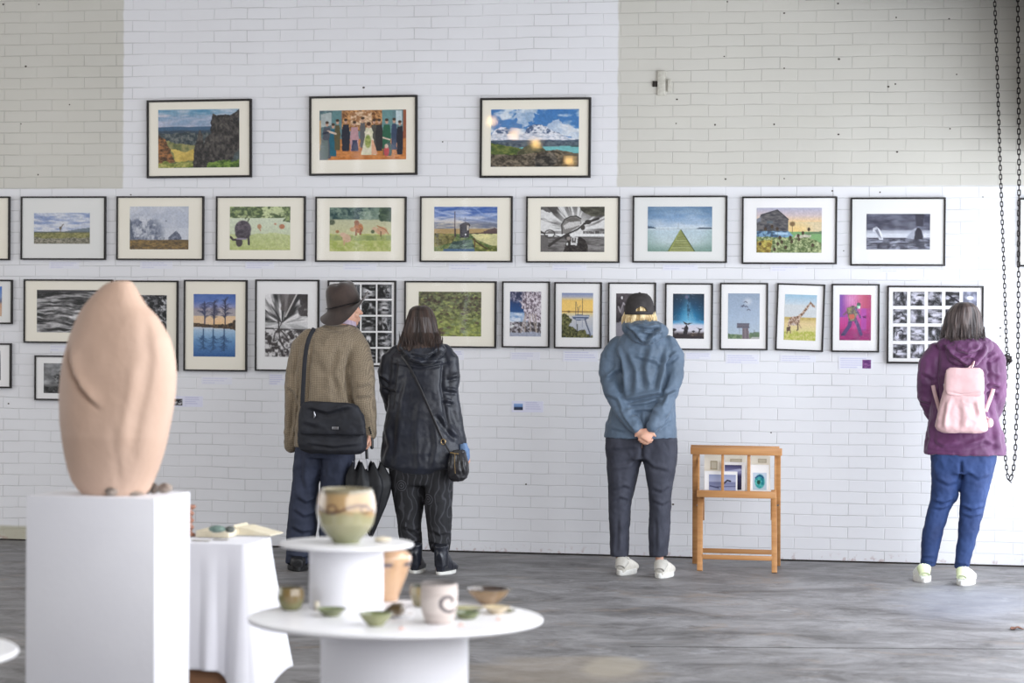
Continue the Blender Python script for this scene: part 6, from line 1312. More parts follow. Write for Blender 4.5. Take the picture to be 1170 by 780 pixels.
p4.limb(m, [(1070, 402, 0, 11), (1063, 414, 0, 13.5), (1060, 435, 0, 12.6), (1060, 451, .02, 12.2), (1066, 468, .06, 11), (1073, 482, .10, 9)])
p4.limb(m, [(1130, 400, 0, 11), (1136, 411, 0, 13), (1138, 432, 0, 12.4), (1138.3, 450, .02, 11.8), (1135, 467, .06, 10.5), (1130, 482, .10, 9)])
folds = [([(1072, 400), (1069, 430), (1071, 465)], .010, 2.6, 'crease'), ([(1128, 402), (1131, 430), (1131, 455), (1133, 478)], .012, 2.4, 'crease'), ([(1125, 412), (1140, 404)], .007, 2.5), ([(1124, 424), (1143, 428)], .006, 2.2), ([(1126, 436), (1143, 440)], .008, 2.2), ([(1127, 446), (1140, 447)], .007, 2),
         ([(1066, 500), (1078, 508), (1098, 505)], .006, 3), ([(1100, 510), (1125, 502), (1140, 508)], .006, 3), ([(1137, 475), (1140, 500), (1143, 516)], .006, 3.5), ([(1062, 480), (1064, 500), (1060, 516)], .006, 3), ([(1050, 455), (1064, 460)], .006, 2.2), ([(1055, 425), (1068, 432)], .005, 2.4), ([(1058, 513.5), (1093, 517.5), (1149, 511)], .003, 1.1, 'crease')]
p4coat = p4.cloth('coat', m, 'purple_shell', folds, [(9, 9, 11, .006, 13), (24, 24, 20, .003, 17)], voxel=.0075)
m = MB(); m.ball(p4.P(1104, 400, -.085), (24/p4.s, .07, 14/p4.s), 24, 16); m.ball(p4.P(1103, 408, -.10), (20/p4.s, .05, 12/p4.s), 24, 16); m.ball(p4.P(1082, 393, -.05), (12/p4.s, .06, 8/p4.s), 20, 14); m.ball(p4.P(1122, 395, -.05), (13/p4.s, .06, 10/p4.s), 20, 14)
p4.cloth('hood', m, 'purple_shell', [([(1080, 393), (1090, 405), (1106, 417)], .010, 2.4), ([(1128, 394), (1120, 408), (1110, 417)], .010, 2.6), ([(1092, 398), (1106, 402), (1124, 396)], .009, 2.4), ([(1098, 408), (1112, 407)], .008, 2.2)], [(24, 24, 24, .006, 12)], voxel=.006)
def denim(name, c1, c2): pm(name, c1, c2, .8, (5, 5, 5), detail=6, bump=.3, bscale=(300, 300, 300), bdist=.001)
denim('blue_denim', (24, 44, 86), (38, 62, 110))
m = MB(); p4.rows(m, [(508, 1062, 1140, .135), (520, 1063.5, 1139, .135), (530, 1064, 1137.5, .13), (540, 1064.3, 1135, .12)])
p4.rows(m, [(515, 1063, 1101, .125), (530, 1064, 1100.5, .12), (546, 1064.2, 1097.5, .112), (560, 1064, 1095, .10), (571, 1063.5, 1092.5, .092), (583, 1060, 1084.5, .082), (598, 1056, 1080.5, .078), (612, 1053.6, 1077, .076), (630, 1052.2, 1072.5, .066), (646, 1052, 1069, .056)])
p4.rows(m, [(515, 1098, 1139.5, .125), (530, 1098, 1137.5, .12), (549, 1097, 1132.5, .112), (560, 1097.3, 1129.5, .105), (573, 1097.5, 1126.2, .092), (590, 1096, 1122.5, .082), (605, 1095, 1119, .078), (622, 1093.2, 1114, .07), (635, 1091.8, 1110, .062), (649, 1090.6, 1106.5, .056)])
folds = [([(1098, 526), (1098, 548)], .012, 1.6, 'crease'), ([(1066, 570), (1078, 573), (1090, 568)], .006, 2), ([(1064, 578), (1076, 580), (1084, 576)], .005, 1.8), ([(1098, 575), (1110, 581), (1124, 577)], .006, 2), ([(1098, 585), (1110, 589), (1120, 586)], .005, 1.8), ([(1070, 545), (1084, 552), (1095, 548)], .004, 2.5), ([(1102, 535), (1118, 545), (1130, 540)], .004, 2.5), ([(1053, 640), (1068, 642)], .004, 1.3), ([(1092, 642), (1107, 645)], .004, 1.3), ([(1053, 634), (1068, 635)], .003, 1.3), ([(1094, 560), (1092, 580)], .004, 2)]
p4.cloth('jeans', m, 'blue_denim', folds, [(14, 14, 12, .005, 15), (36, 36, 40, .0022, 18)])
pm('pale_trainer', (232, 234, 224), (240, 241, 234), .6, (30, 30, 30)); pm('lime_panel', (208, 218, 172), (216, 224, 186), .6, (30, 30, 30))
shoe(p4, Pz(1056.5, 665.8), math.radians(-9), 'pale_trainer', 'rubber_white', L=.25, W=.10, detail='lime_panel')
shoe(p4, Pz(1098.5, 669.3), math.radians(9), 'pale_trainer', 'rubber_white', L=.26, W=.10, detail='lime_panel')
hair_shell(p4, 'hair', [(345, 1096, 1107, .03), (346.5, 1091.5, 1112, .06), (350, 1087, 1116.5, .09), (357, 1081.5, 1120), (364, 1079.5, 1121), (374, 1077.5, 1122.6), (380, 1075.5, 1123), (385, 1074.3, 1125, .10, -.01), (390, 1076.5, 1126, .10, -.02), (393, 1081, 1124, .09, -.03)], (40, 33, 33), (86, 73, 69), 14, ry=.105, groove=.006,
           locks=[(1075, 380, 1081, 390, 14, -.08, .0, .003), (1117, 382, 1125.5, 393, 18, -.10, .0, .003), (1080, 378, 1118, 391, 50, -.125, -.11, .003)], freq=50, yo=.01)
# pale pink backpack: worn over the coat
def soft_box(pn, rows, dy, thick, n=40, power=3.6):
    m = MB(); R = []
    for y, xl, xr, th_ in rows:
        a, b = pn.P(xl, y, dy), pn.P(xr, y, dy); R.append(((a.x+b.x)/2, pn.Y+dy-th_*.0, (a.z+b.z)/2, (b.x-a.x)/2, th_))
    R.sort(key=lambda q: q[2]); m.rings(R, n, power); return m
pm('pink_leather', (192, 157, 158), (205, 170, 170), .5, (8, 8, 8), bump=.2, bscale=(120, 120, 120), bdist=.002)
coat_V = obj_V(p4coat)
bk = thing('backpack', p4.P(1100, 494, -.17), 'pale pink leather backpack with a flap, worn on the purple coat', 'backpack')
V, F, Nn = remesh(soft_box(p4, [(421, 1084, 1121, .045), (426, 1080.5, 1124, .05), (445, 1078, 1124, .06), (460, 1074.5, 1124.5, .068), (475, 1071, 1126.5, .075), (487, 1068.3, 1129, .075), (491.5, 1071, 1128, .068), (494.3, 1078, 1120, .055)], -.185, .06), .006, 3)
V = carve(V, Nn, [([(1084, 458), (1081, 475), (1079, 490)], .005, 3), ([(1100, 460), (1104, 478), (1102, 490)], .004, 4), ([(1116, 458), (1120, 475)], .004, 3)], [(16, 16, 16, .004, 3)]); mesh_np('bag_body', V, F, 'pink_leather', bk)
V, F, Nn = remesh(soft_box(p4, [(420, 1085, 1119, .018), (423, 1081, 1123, .022), (432, 1080.3, 1124.3, .024), (445, 1080, 1124.6, .024), (450, 1081.5, 1123.5, .020), (452.3, 1086, 1120, .014)], -.240, .02), .005, 3)
V = carve(V, Nn, [([(1083, 447.5), (1100, 451), (1122, 448)], .003, 1.2, 'crease')], [(12, 12, 12, .002, 5)]); mesh_np('flap', V, F, 'pink_leather', bk)
for pts in ([(1074, 470), (1071.5, 461), (1069, 452), (1066.5, 445), (1066, 440)], [(1126, 470), (1129, 461), (1132, 454), (1134.5, 448.5), (1135, 444)]):
    strap_on('shoulder_strap', coat_V, pts, .0115, .0035, 'pink_leather', bk, .004)
m = MB(); m.tube([p4.P(1110, 421, -.2), p4.P(1112, 417, -.17), p4.P(1113, 413, -.15), p4.P(1110, 417, -.13), p4.P(1106, 421, -.15)], .005, 10); obj('carry_loop', m, 'pink_leather', bk, smooth=60)
m = MB(); m.ball(p4.P(1131, 483, -.17), (4.2/p4.s, .02, 5.5/p4.s), 14, 10); m.tube([p4.P(1127, 476, -.17), p4.P(1131, 480, -.17)], .005, 8); obj('side_tassel', m, 'pink_leather', bk, smooth=180)
m = MB(); m.ball(p4.P(1079, 440, -.2), (.006, .004, .012), 12, 8); obj('zip_pull', m, 'steel', bk, smooth=180)
# ================================================================== the man in the hat
p1 = Person((342, 650), 'person in brown felt hat and tan tweed jacket, looking to the right, holding an umbrella', .02)
B = p1.B
fd = Vector((math.sin(math.radians(50)), math.cos(math.radians(50)), .12))
add_head(B, p1.P(394, 355, 0), fd, sc=.97)
p1.rows(B, [(374, 380, 400, .05), (385, 364, 400, .08), (405, 360, 392, .09), (450, 360, 390, .09), (490, 354, 396, .10), (515, 344, 399, .10)])
p1.limb(B, [(352, 388, 0, 8), (344, 415, 0, 8), (338, 440, 0, 7), (335, 470, .03, 6), (336, 496, .06, 5)]); p1.limb(B, [(408, 388, 0, 9), (412, 415, -.02, 8), (412, 440, -.03, 7), (417, 468, -.02, 6), (421, 492, -.02, 5)])
add_hand(B, p1.P(421.5, 494, -.02), (.10, 0, -1), (-1, -.3, 0), 1.05, -1, .92); add_hand(B, p1.P(336, 497, .06), (.2, .5, -.8), (1, 0, 0), .5, 1, .9)
p1.rows(B, [(520, 342, 369, .09), (553, 341, 358, .08), (577, 338, 356, .06), (602, 335, 352, .055), (630, 335, 348, .045), (648, 336, 346, .04)])
p1.rows(B, [(520, 372, 401, .09), (553, 370, 395, .08), (577, 371, 391, .06), (602, 372, 388, .055), (630, 374, 386, .045), (648, 375, 385, .04)])
p1.finish_body(voxel=.005)
weave_mat('tweed', (156, 140, 117), (108, 95, 78))
m = MB(); p1.rows(m, [(369.5, 378, 401, .055), (372, 370, 404, .07), (378, 358, 408, .09), (386, 349, 414, .115), (400, 343, 415, .13), (430, 342, 412, .135), (460, 343, 408, .13), (485, 340, 408, .14), (511, 337, 408, .145)])
p1.limb(m, [(354, 385, 0, 10), (346, 395, 0, 12.5), (341.5, 415, 0, 13.5), (338.5, 440, 0, 13), (336, 470, .02, 11.5), (334.5, 500, .04, 10)]); p1.limb(m, [(335, 498, .04, 9.7), (333.6, 508, .05, 9.2)])
p1.limb(m, [(404, 384, 0, 10.5), (409, 396, -.015, 12.5), (412, 415, -.03, 14.5), (414, 440, -.04, 14.5), (417, 466, -.03, 12.8), (421, 488, -.02, 9.4), (422, 495, -.02, 8.2)])
folds = [([(401, 398), (396, 425), (399, 452), (406, 478)], .016, 2.2, 'crease'), ([(357, 386), (352, 420), (350, 470)], .010, 2.2, 'crease'), ([(346, 392), (340, 430), (338, 480), (334, 505)], .007, 2.6), ([(408, 440), (424, 436)], .005, 3), ([(407, 452), (425, 450)], .005, 3), ([(366, 400), (378, 430), (372, 455)], .004, 5), ([(392, 400), (384, 425), (392, 450)], .005, 4), ([(372, 371), (388, 376), (402, 373)], .004, 1.6), ([(330, 440), (340, 452), (346, 470)], .006, 2.5)]
jk = p1.cloth('jacket', m, 'tweed', folds, [(8, 8, 10, .006, 23), (22, 22, 16, .0025, 27)], voxel=.0075)
m = MB()
for k in range(4): m.ball(p1.P(422.2+k*.55, 488.5+k*2.2, -.075), (.006, .003, .006), 10, 6)
m2 = m; obj('cuff_buttons', m2, 'black_plastic', jk, smooth=180)
pm('striped_shirt', (196, 178, 190), (168, 150, 172), .8, (90, 90, 6)); m = MB(); m.tube([p1.P(395, 366.5, .0), p1.P(394.2, 371.5, -.005)], [(.064, .064), (.070, .070)], 28); obj('shirt_collar', m, 'striped_shirt', p1.root, smooth=60)
pm('navy_trousers', (36, 42, 60), (48, 54, 74), .8, (10, 10, 10), bump=.3, bscale=(200, 200, 200), bdist=.002)
m = MB(); p1.rows(m, [(500, 341, 404, .13), (512, 339, 405, .135), (522, 338, 404.5, .13)])
p1.rows(m, [(505, 340, 374, .12), (530, 337, 370.5, .12), (553, 335.6, 362.8, .105), (577, 332, 362, .095), (602, 329.3, 361.4, .09), (625, 327.9, 359, .088), (643, 327.4, 356.5, .085)])
p1.rows(m, [(505, 367, 404.5, .12), (530, 369, 404, .12), (553, 367, 400, .105), (577, 366, 396, .095), (602, 366, 393.5, .09), (625, 366, 392, .088), (643, 367, 391, .085)])
p1.cloth('trousers', m, 'navy_trousers', [([(340, 566), (350, 572), (360, 568)], .006, 2.4), ([(336, 580), (348, 588), (360, 584)], .006, 2.4), ([(334, 600), (345, 606), (358, 604)], .006, 2.2), ([(331, 618), (345, 624), (358, 620)], .007, 2.2), ([(329, 632), (343, 636), (356, 633)], .006, 2), ([(350, 515), (348, 545), (352, 560)], .005, 3)], [(14, 14, 10, .006, 25), (30, 30, 24, .0025, 28)])
pm('black_leather', (22, 22, 24), (32, 32, 34), .45, (30, 30, 30)); pm('black_rubber', (20, 20, 21), None, .7)
shoe(p1, Pz(340.5, 653), math.radians(-16), 'black_leather', 'black_rubber', L=.30, W=.125, laces=False)
shoe(p1, Pz(378, 652.0), math.radians(8), 'black_leather', 'black_rubber', L=.29, W=.112, laces=False)
hair_shell(p1, 'hair', [(352, 381, 397, .06), (358, 379.5, 397, .07), (364, 380.5, 395.5, .07), (368, 382.5, 394, .065)], (96, 90, 86), (140, 134, 128), 33, ry=.07, groove=.004, freq=50, yo=-.02)
# felt hat with a soft drooping brim
pm('brown_felt', (50, 38, 33), (66, 52, 46), .95, (14, 14, 14), bump=.4, bscale=(120, 120, 120), bdist=.003, sheen=.4)
prof = [(0.001, .148), (.03, .150), (.055, .147), (.074, .137), (.086, .118), (.093, .09), (.098, .055), (.101, .02), (.103, .0), (.112, -.010), (.128, -.020), (.143, -.030), (.155, -.038), (.159, -.041)]
prof += [(.157, -.045), (.143, -.035), (.128, -.025), (.110, -.014), (.100, -.004)]
V = []; NA = 96; hc = p1.P(393.6, 350.0, 0)
Rh = Matrix.Rotation(math.radians(-13), 3, 'Y') @ Matrix.Rotation(math.radians(6), 3, 'X')
for (r, z) in prof:
    for k in range(NA):
        a = 2*PI*k/NA; x, y = r*math.cos(a)*.98, r*math.sin(a)*1.06
        bz = max(0, (r-.100))/.058; z2 = z+bz*(.040*math.cos(a)+.055*abs(math.cos(a))**1.5-.052*max(0, -math.sin(a))**1.3)+bz*.006*math.sin(3*a+.5)
        dent = .009*math.exp(-(x/.045)**2)*math.exp(-((y)/.07)**2) if z > .1 else 0
        V.append((x*(1+.03*math.sin(2*a+1)), y, z2-dent+.004*math.sin(a*5)*(z > .03)))
V = np.array([tuple(Rh @ Vector(v)+hc) for v in V]); idx = np.arange(len(prof)*NA).reshape(len(prof), NA); r2 = np.roll(idx, -1, 1)
F_ = np.stack([idx[:-1], idx[1:], r2[1:], r2[:-1]], -1).reshape(-1, 4).tolist(); F_.append(idx[0].tolist())
hat = mesh_np('felt_hat', V, F_, 'brown_felt', p1.root)
m = MB(); vs = [Rh @ Vector((.1045*math.cos(2*PI*k/60)*.98, .1045*math.sin(2*PI*k/60)*1.06, .012))+hc for k in range(60)]; m.tube(vs, [(.013, .003)]*60, 8, closed=True, up=Rh @ Vector((0, 0, 1))); obj('hat_band', m, 'black_leather', hat, smooth=60)
# messenger bag on a strap
pm('black_nylon', (24, 25, 32), (34, 36, 44), .7, (12, 12, 12), bump=.4, bscale=(260, 260, 260), bdist=.002)
mb_ = thing('messenger_bag', p1.P(380, 516, -.2), 'black nylon messenger bag slung across the back of the tweed jacket', 'bag')
V, F, Nn = remesh(soft_box(p1, [(460, 348, 403, .045), (463, 345, 408, .055), (475, 342.5, 415, .07), (495, 341.5, 417.5, .08), (508, 341.8, 418, .08), (514, 344, 416.5, .072), (518, 352, 412, .05)], -.215, .06), .0065, 3)
V = carve(V, Nn, [([(344, 496), (380, 500), (416, 497)], .004, 1.4, 'crease'), ([(350, 505), (380, 509), (412, 506)], .004, 2)], [(12, 12, 14, .005, 3)]); bb = mesh_np('bag_body', V, F, 'black_nylon', mb_)
V, F, Nn = remesh(soft_box(p1, [(458.5, 352, 362, .02), (460.5, 346, 401, .03), (464, 344.5, 409, .034), (478, 343, 416, .034), (492, 342.6, 417.6, .032), (496.5, 343.4, 417, .026)], -.29, .02), .006, 3)
V = carve(V, Nn, [([(352, 464), (374, 470), (402, 462)], .007, 2.6), ([(346, 480), (366, 486)], .003, 3)], [(14, 14, 14, .004, 5)]); mesh_np('flap', V, F, 'black_nylon', mb_)
m = MB(); a, b = p1.P(379.5, 490.6, -.328), p1.P(386.8, 487.4, -.328); m.box((a.x, a.y-.003, a.z), (b.x, a.y+.004, b.z), bev=.001); obj('badge', m, 'steel', mb_, smooth=40, label='small silver badge')
m = MB(); q = [p1.P(359, 470, -.325), p1.P(360, 474.5, -.328), p1.P(358.8, 477.5, -.326)]; m.tube(q, [.004, .006, .003], 8); obj('zip_pull', m, 'steel', mb_, smooth=60)
VJ = obj_V(jk)
strap_on('shoulder_strap', VJ, [(359, 374.8), (356, 379), (352.5, 386), (350, 394), (348.5, 405), (347.6, 420), (346.8, 435), (346, 448), (345.6, 458), (345.4, 464)], .013, .003, 'black_nylon', mb_, .007)
pm('white_paper', (226, 226, 226), None, .7)
m = MB(); a = p1.P(372, 463.5, -.235); b = p1.P(383, 465.5, -.235); m.bar((a.x, a.y-.02, a.z+.002), (b.x, a.y-.02, b.z+.002), .001, .022, up=(0, .3, 1)); tag(obj('folded_paper', m, 'white_paper'), 'folded white paper sticking out behind the flap of the black messenger bag', 'paper')
# furled umbrella hanging from his hand, point down
um = thing('umbrella', p1.P(424, 613, -.03), 'loosely furled black umbrella hanging point down from the hand of the man', 'umbrella')
NA = 160; prof = [(0, 17), (.06, 21), (.16, 25.5), (.25, 26.3), (.38, 23.5), (.55, 18.5), (.72, 12.5), (.88, 6.5), (1, 1.6)]; V = []; NR = 44
for j in range(NR):
    t = j/(NR-1); r = float(np.interp(t, [q[0] for q in prof], [q[1] for q in prof]))/p1.s; cx = 418.5+5.5*t
    for i in range(NA):
        a = 2*PI*i/NA; k = abs(math.cos(4*a+.4)); z = 536+(613-536)*t-(10*k**3-1)*(1-t)**3; pl = 1+(.20*k-.13)*(1-t*.6)+.05*math.sin(8*a+t*5)
        p = Py(cx, z, p1.Y-.03); V.append((p.x+r*pl*math.cos(a), p.y+r*pl*.8*math.sin(a), p.z))
V = np.array(V); idx = np.arange(NR*NA).reshape(NR, NA); r2 = np.roll(idx, -1, 1); F_ = np.stack([idx[:-1], r2[:-1], r2[1:], idx[1:]], -1).reshape(-1, 4)
pm('black_canopy', (15, 16, 20), (22, 23, 28), .6, (20, 20, 20)); cn = mesh_np('canopy', V, F_, 'black_canopy', um); sm = cn.modifiers.new('t', 'SOLIDIFY'); sm.thickness = .001
m = MB(); m.tube([p1.P(419, 519, -.03), p1.P(424.2, 614, -.03)], .0042, 12); obj('shaft', m, 'steel', um, smooth=60, label='silver shaft'); m = MB(); m.tube([p1.P(424.1, 611, -.03), p1.P(424.5, 617, -.03)], [.006, .003], 12); obj('tip', m, 'steel', um, smooth=60)
m = MB(); m.tube([p1.P(419.2, 524, -.03), p1.P(418.6, 512, -.03), p1.P(418.6, 503, -.035), p1.P(419.6, 499, -.035), p1.P(422, 497.5, -.035), p1.P(424.4, 499.5, -.035), p1.P(425, 504, -.035), p1.P(425, 511, -.035)], [.009, .009, .010, .011, .011, .011, .010, .010], 14, up=(0, 1, 0)); m.ball(p1.P(425, 511, -.035), .011, 12, 8); obj('crook_handle', m, 'black_plastic', um, smooth=60)
for i in range(8):
    a = (i*PI-.4)/4+PI/4*0; m = MB(); pts = []
    for t in (0, .08, .25, .5, .8, 1.0):
        r = float(np.interp(t, [q[0] for q in prof], [q[1] for q in prof]))/p1.s; k = abs(math.cos(4*a+.4)); z = 536+(613-536)*t-(10*k**3-1)*(1-t)**3; p = Py(418.5+5.5*t, z, p1.Y-.03); pl = (1+(.20*k-.13)*(1-t*.6)+.05*math.sin(8*a+t*5))*.97
        pts.append((p.x+r*pl*math.cos(a), p.y+r*pl*.8*math.sin(a), p.z))
    m.tube(pts, .0018, 6); m.ball(pts[0], .004, 8, 6); obj('rib', m, 'steel', um, smooth=60)

# ================================================================== the woman in the navy coat
p2 = Person((480, 653), 'person with dark brown shoulder length hair, navy hooded coat and black patterned trousers', .03)
B = p2.B; add_head(B, p2.P(480, 370, .01), (-.1, 1, .02), sc=.92)
p2.rows(B, [(396, 468, 492, .05), (408, 462, 500, .08), (430, 460, 500, .09), (470, 460, 500, .09), (505, 450, 514, .11), (535, 452, 510, .12)])
p2.limb(B, [(453, 410, 0, 7), (447, 425, 0, 6.5), (447, 448, .02, 6), (452, 464, .10, 6), (462, 470, .20, 5)]); p2.limb(B, [(509, 410, 0, 7), (512, 430, 0, 6.5), (514, 465, .02, 6), (521, 494, .04, 5.5), (529, 512, .05, 4.5)])
add_hand(B, p2.P(462, 470, .20), (.8, .5, .1), (0, -.3, -1), .6, 1, .9); add_hand(B, p2.P(531.5, 514, .05), (.22, .0, -1), (-.7, -.5, 0), .7, -1, .86)
p2.rows(B, [(545, 452, 480, .095), (577, 457, 477, .075), (602, 460, 476, .06), (630, 468.5, 478, .036, .03), (652, 469, 477, .032, .04)]); p2.rows(B, [(545, 488, 512, .095), (577, 491, 510, .075), (602, 494, 509, .06), (630, 497, 507, .036, .03), (652, 498, 506, .032, .04)])
p2.finish_body(voxel=.005)
pm('navy_shell', (20, 23, 34), (29, 33, 46), .45, (8, 8, 8), bump=.3, bscale=(130, 130, 130), bdist=.002, sheen=.15)
m = MB(); p2.rows(m, [(396, 465, 498, .06), (401, 453, 508, .09), (409, 446, 515, .11), (420, 446, 517, .12), (445, 446, 517, .125), (470, 442.5, 520, .13), (498, 438, 526, .14), (515, 436, 529, .148), (526, 436, 529, .15), (534, 439, 527, .15)]); p2.rows(m, [(520, 440, 524, .145), (535, 444, 519, .146), (540, 452, 508, .14)])
p2.limb(m, [(453, 402, 0, 9), (446, 411, 0, 10.5), (442.5, 424, 0, 10.5), (444, 445, .02, 10), (449, 464, .10, 10), (458, 470, .18, 8.5)]); p2.limb(m, [(440, 419, .0, 6), (437, 425, .01, 5.6)])
p2.limb(m, [(508, 401, 0, 9), (514, 410, 0, 10.5), (514.5, 428, 0, 11), (514.5, 448, .0, 10), (517.5, 472, .01, 10.2), (522.5, 498, .03, 9), (527.5, 511, .05, 7)])
folds = [([(453, 410), (449, 440), (447, 470)], .010, 2.4, 'crease'), ([(508, 408), (505, 440), (510, 475), (514, 500)], .010, 2.4, 'crease'), ([(466, 430), (459, 460), (455, 500), (452, 535)], .004, 4), ([(480, 460), (476, 495), (479, 535)], .0035, 5), ([(496, 480), (499, 510), (494, 535)], .004, 4), ([(510, 432), (524, 428)], .006, 2.2), ([(508, 444), (522, 446)], .007, 2.2), ([(505, 456), (518, 459)], .006, 2), ([(447, 414), (480, 420), (514, 413)], .004, 1.4), ([(438, 440), (452, 446)], .007, 2.2), ([(435, 427), (446, 436)], .008, 2.0), ([(500, 470), (514, 490), (524, 500)], .007, 3), ([(440, 480), (446, 510), (440, 530)], .006, 4)]
ck = p2.cloth('coat', m, 'navy_shell', folds, [(8, 8, 9, .005, 43), (24, 24, 20, .0025, 47)], voxel=.0075)
m = MB(); m.ball(p2.P(482, 403, -.09), (22/p2.s, .07, 11/p2.s), 24, 16); m.ball(p2.P(482, 409, -.105), (17/p2.s, .05, 9/p2.s), 24, 16); m.ball(p2.P(465, 398, -.06), (11/p2.s, .06, 8/p2.s), 20, 14); m.ball(p2.P(500, 399, -.06), (10/p2.s, .06, 8/p2.s), 20, 14)
p2.cloth('hood', m, 'navy_shell', [([(460, 398), (472, 410), (486, 414)], .009, 2.4), ([(505, 400), (498, 410), (488, 414)], .009, 2.4), ([(470, 402), (484, 406), (500, 401)], .008, 2.2)], [(24, 24, 24, .006, 42)], voxel=.006)
def swirl_mat():
    m, nt, b = newmat('swirl_trousers'); L = nt.links.new; tc = N(nt, 'ShaderNodeTexCoord')
    w = N(nt, 'ShaderNodeTexWave'); w.inputs['Scale'].default_value = 9; w.inputs['Distortion'].default_value = 14; w.inputs['Detail'].default_value = 1.5; w.inputs['Detail Scale'].default_value = .8; L(tc.outputs['Object'], w.inputs['Vector'])
    r = N(nt, 'ShaderNodeValToRGB'); e = r.color_ramp.elements; e[0].position = .80; e[0].color = (*lin((24, 24, 28)), 1); e[1].position = .97; e[1].color = (*lin((56, 56, 61)), 1); L(w.outputs['Fac'], r.inputs[0])
    v = N(nt, 'ShaderNodeTexVoronoi'); v.inputs['Scale'].default_value = 5.2; L(tc.outputs['Object'], v.inputs['Vector'])
    s = N(nt, 'ShaderNodeMath', operation='SINE'); mu = N(nt, 'ShaderNodeMath', operation='MULTIPLY'); L(v.outputs['Distance'], mu.inputs[0]); mu.inputs[1].default_value = 90; L(mu.outputs[0], s.inputs[0])
    lt_ = N(nt, 'ShaderNodeMath', operation='LESS_THAN'); L(v.outputs['Distance'], lt_.inputs[0]); lt_.inputs[1].default_value = .20
    gt_ = N(nt, 'ShaderNodeMapRange'); gt_.inputs['From Min'].default_value = .3; gt_.inputs['From Max'].default_value = .9; L(s.outputs[0], gt_.inputs['Value'])
    mm = N(nt, 'ShaderNodeMix', data_type='RGBA'); L(gt_.outputs[0], mm.inputs[0]); mm.inputs[6].default_value = (*lin((22, 22, 26)), 1); mm.inputs[7].default_value = (*lin((74, 74, 80)), 1)
    m2 = N(nt, 'ShaderNodeMix', data_type='RGBA'); L(lt_.outputs[0], m2.inputs[0]); L(r.outputs[0], m2.inputs[6]); L(mm.outputs[2], m2.inputs[7]); L(m2.outputs[2], b.inputs['Base Color']); b.inputs['Roughness'].default_value = .8
swirl_mat()
m = MB(); p2.rows(m, [(522, 444, 520, .13), (536, 445, 518, .135), (546, 446, 517, .13), (553, 447, 516.5, .125)])
p2.rows(m, [(530, 445, 484, .125), (555, 447.6, 484.6, .12), (570, 450.6, 483.8, .112), (585, 453.5, 482, .105), (602, 455.4, 480.6, .10), (618, 458.5, 481, .095), (627, 463, 481.3, .08), (631, 467, 481, .06)])
p2.rows(m, [(530, 480, 518, .125), (555, 484.4, 516.3, .12), (570, 485.4, 516, .112), (585, 487.4, 515.5, .105), (602, 489.4, 514.6, .10), (618, 491, 514, .095), (627, 492.2, 513.2, .08), (631, 494, 511.5, .06)])
p2.cloth('trousers', m, 'swirl_trousers', [([(484, 555), (484, 572)], .010, 1.5, 'crease'), ([(460, 600), (470, 605), (480, 602)], .005, 2), ([(458, 614), (470, 619), (481, 615)], .006, 2), ([(492, 604), (503, 610), (513, 606)], .006, 2), ([(492, 617), (504, 622), (514, 618)], .006, 2)], [(14, 14, 10, .006, 45)])
pm('black_boot', (24, 26, 34), (34, 37, 48), .35, (20, 20, 20), coat=.2)
shoe(p2, Pz(473, 655.4), math.radians(-6), 'black_boot', 'rubber_white', L=.25, W=.096, high=.06, laces=False, sh=.016)
shoe(p2, Pz(501, 657.0), math.radians(6), 'black_boot', 'rubber_white', L=.255, W=.098, high=.06, laces=False, sh=.016)
hair_shell(p2, 'hair', [(349, 476, 486, .03), (350.5, 471.5, 490, .06), (354, 468, 493, .09), (362, 465.5, 496), (371, 463, 498.5), (380, 460.5, 500.5), (389, 457, 504.5, .115, -.02), (396, 454.5, 507.5, .12, -.03), (400, 457, 506, .12, -.035)], (38, 28, 25), (68, 52, 45), 24, ry=.11, groove=.006,
           locks=[(455.5, 388, 461, 399, 14, -.10, -.02, .003), (500, 388, 506.5, 398, 14, -.10, -.02, .003), (460, 386, 503, 399, 50, -.15, -.13, .003)], freq=50, yo=.0)
pm('dark_leather', (26, 25, 28), (38, 36, 40), .4, (20, 20, 20), coat=.15); pm('brass', (176, 150, 110), None, .35, metal=1); denim('pale_denim', (86, 112, 150), (112, 138, 174))
sb = thing('shoulder_bag', p2.P(522, 549, -.1), 'small black drawstring bag hanging at the right hip of the navy coat', 'bag')
V, F, Nn = remesh(soft_box(p2, [(514, 519, 531, .03), (519, 514.5, 532.5, .045), (528, 512, 534.6, .055), (538, 511.6, 535.2, .058), (546, 513, 533, .052), (549.5, 517.5, 528, .04)], -.125, .05, power=2.8), .005, 3)
V = carve(V, Nn, [([(517, 516), (516, 528), (514, 540)], .004, 1.4), ([(522, 516), (522, 530)], .004, 1.3, 'crease'), ([(527, 517), (529, 532), (531, 542)], .004, 1.4)], [(20, 20, 20, .004, 3)]); mesh_np('bag_body', V, F, 'dark_leather', sb)
strap_on('shoulder_strap', obj_V(ck), [(459, 407), (463, 411), (467.4, 416.5), (474, 430), (481, 445), (488.5, 462), (495.5, 479), (502, 494), (507, 504.5)], .0075, .003, 'dark_leather', sb, .008)
q = [Py(507, 504.5, surf_y(obj_V(ck), 507, 504.5, 3, .01)), p2.P(510.5, 511, -.165), p2.P(515, 518, -.165), p2.P(518, 523, -.165)]
m = MB(); m.tube(q[0:1]+q[1:], .005, 8); obj('strap_end', m, 'dark_leather', sb, smooth=60)
m = MB(); c = q[0]+Vector((0, -.012, 0)); m.tube([c+Vector((.013*math.cos(2*PI*k/24), 0, .016*math.sin(2*PI*k/24))) for k in range(24)], .0035, 8, closed=True); obj('ring', m, 'brass', sb, smooth=60, label='brass ring')
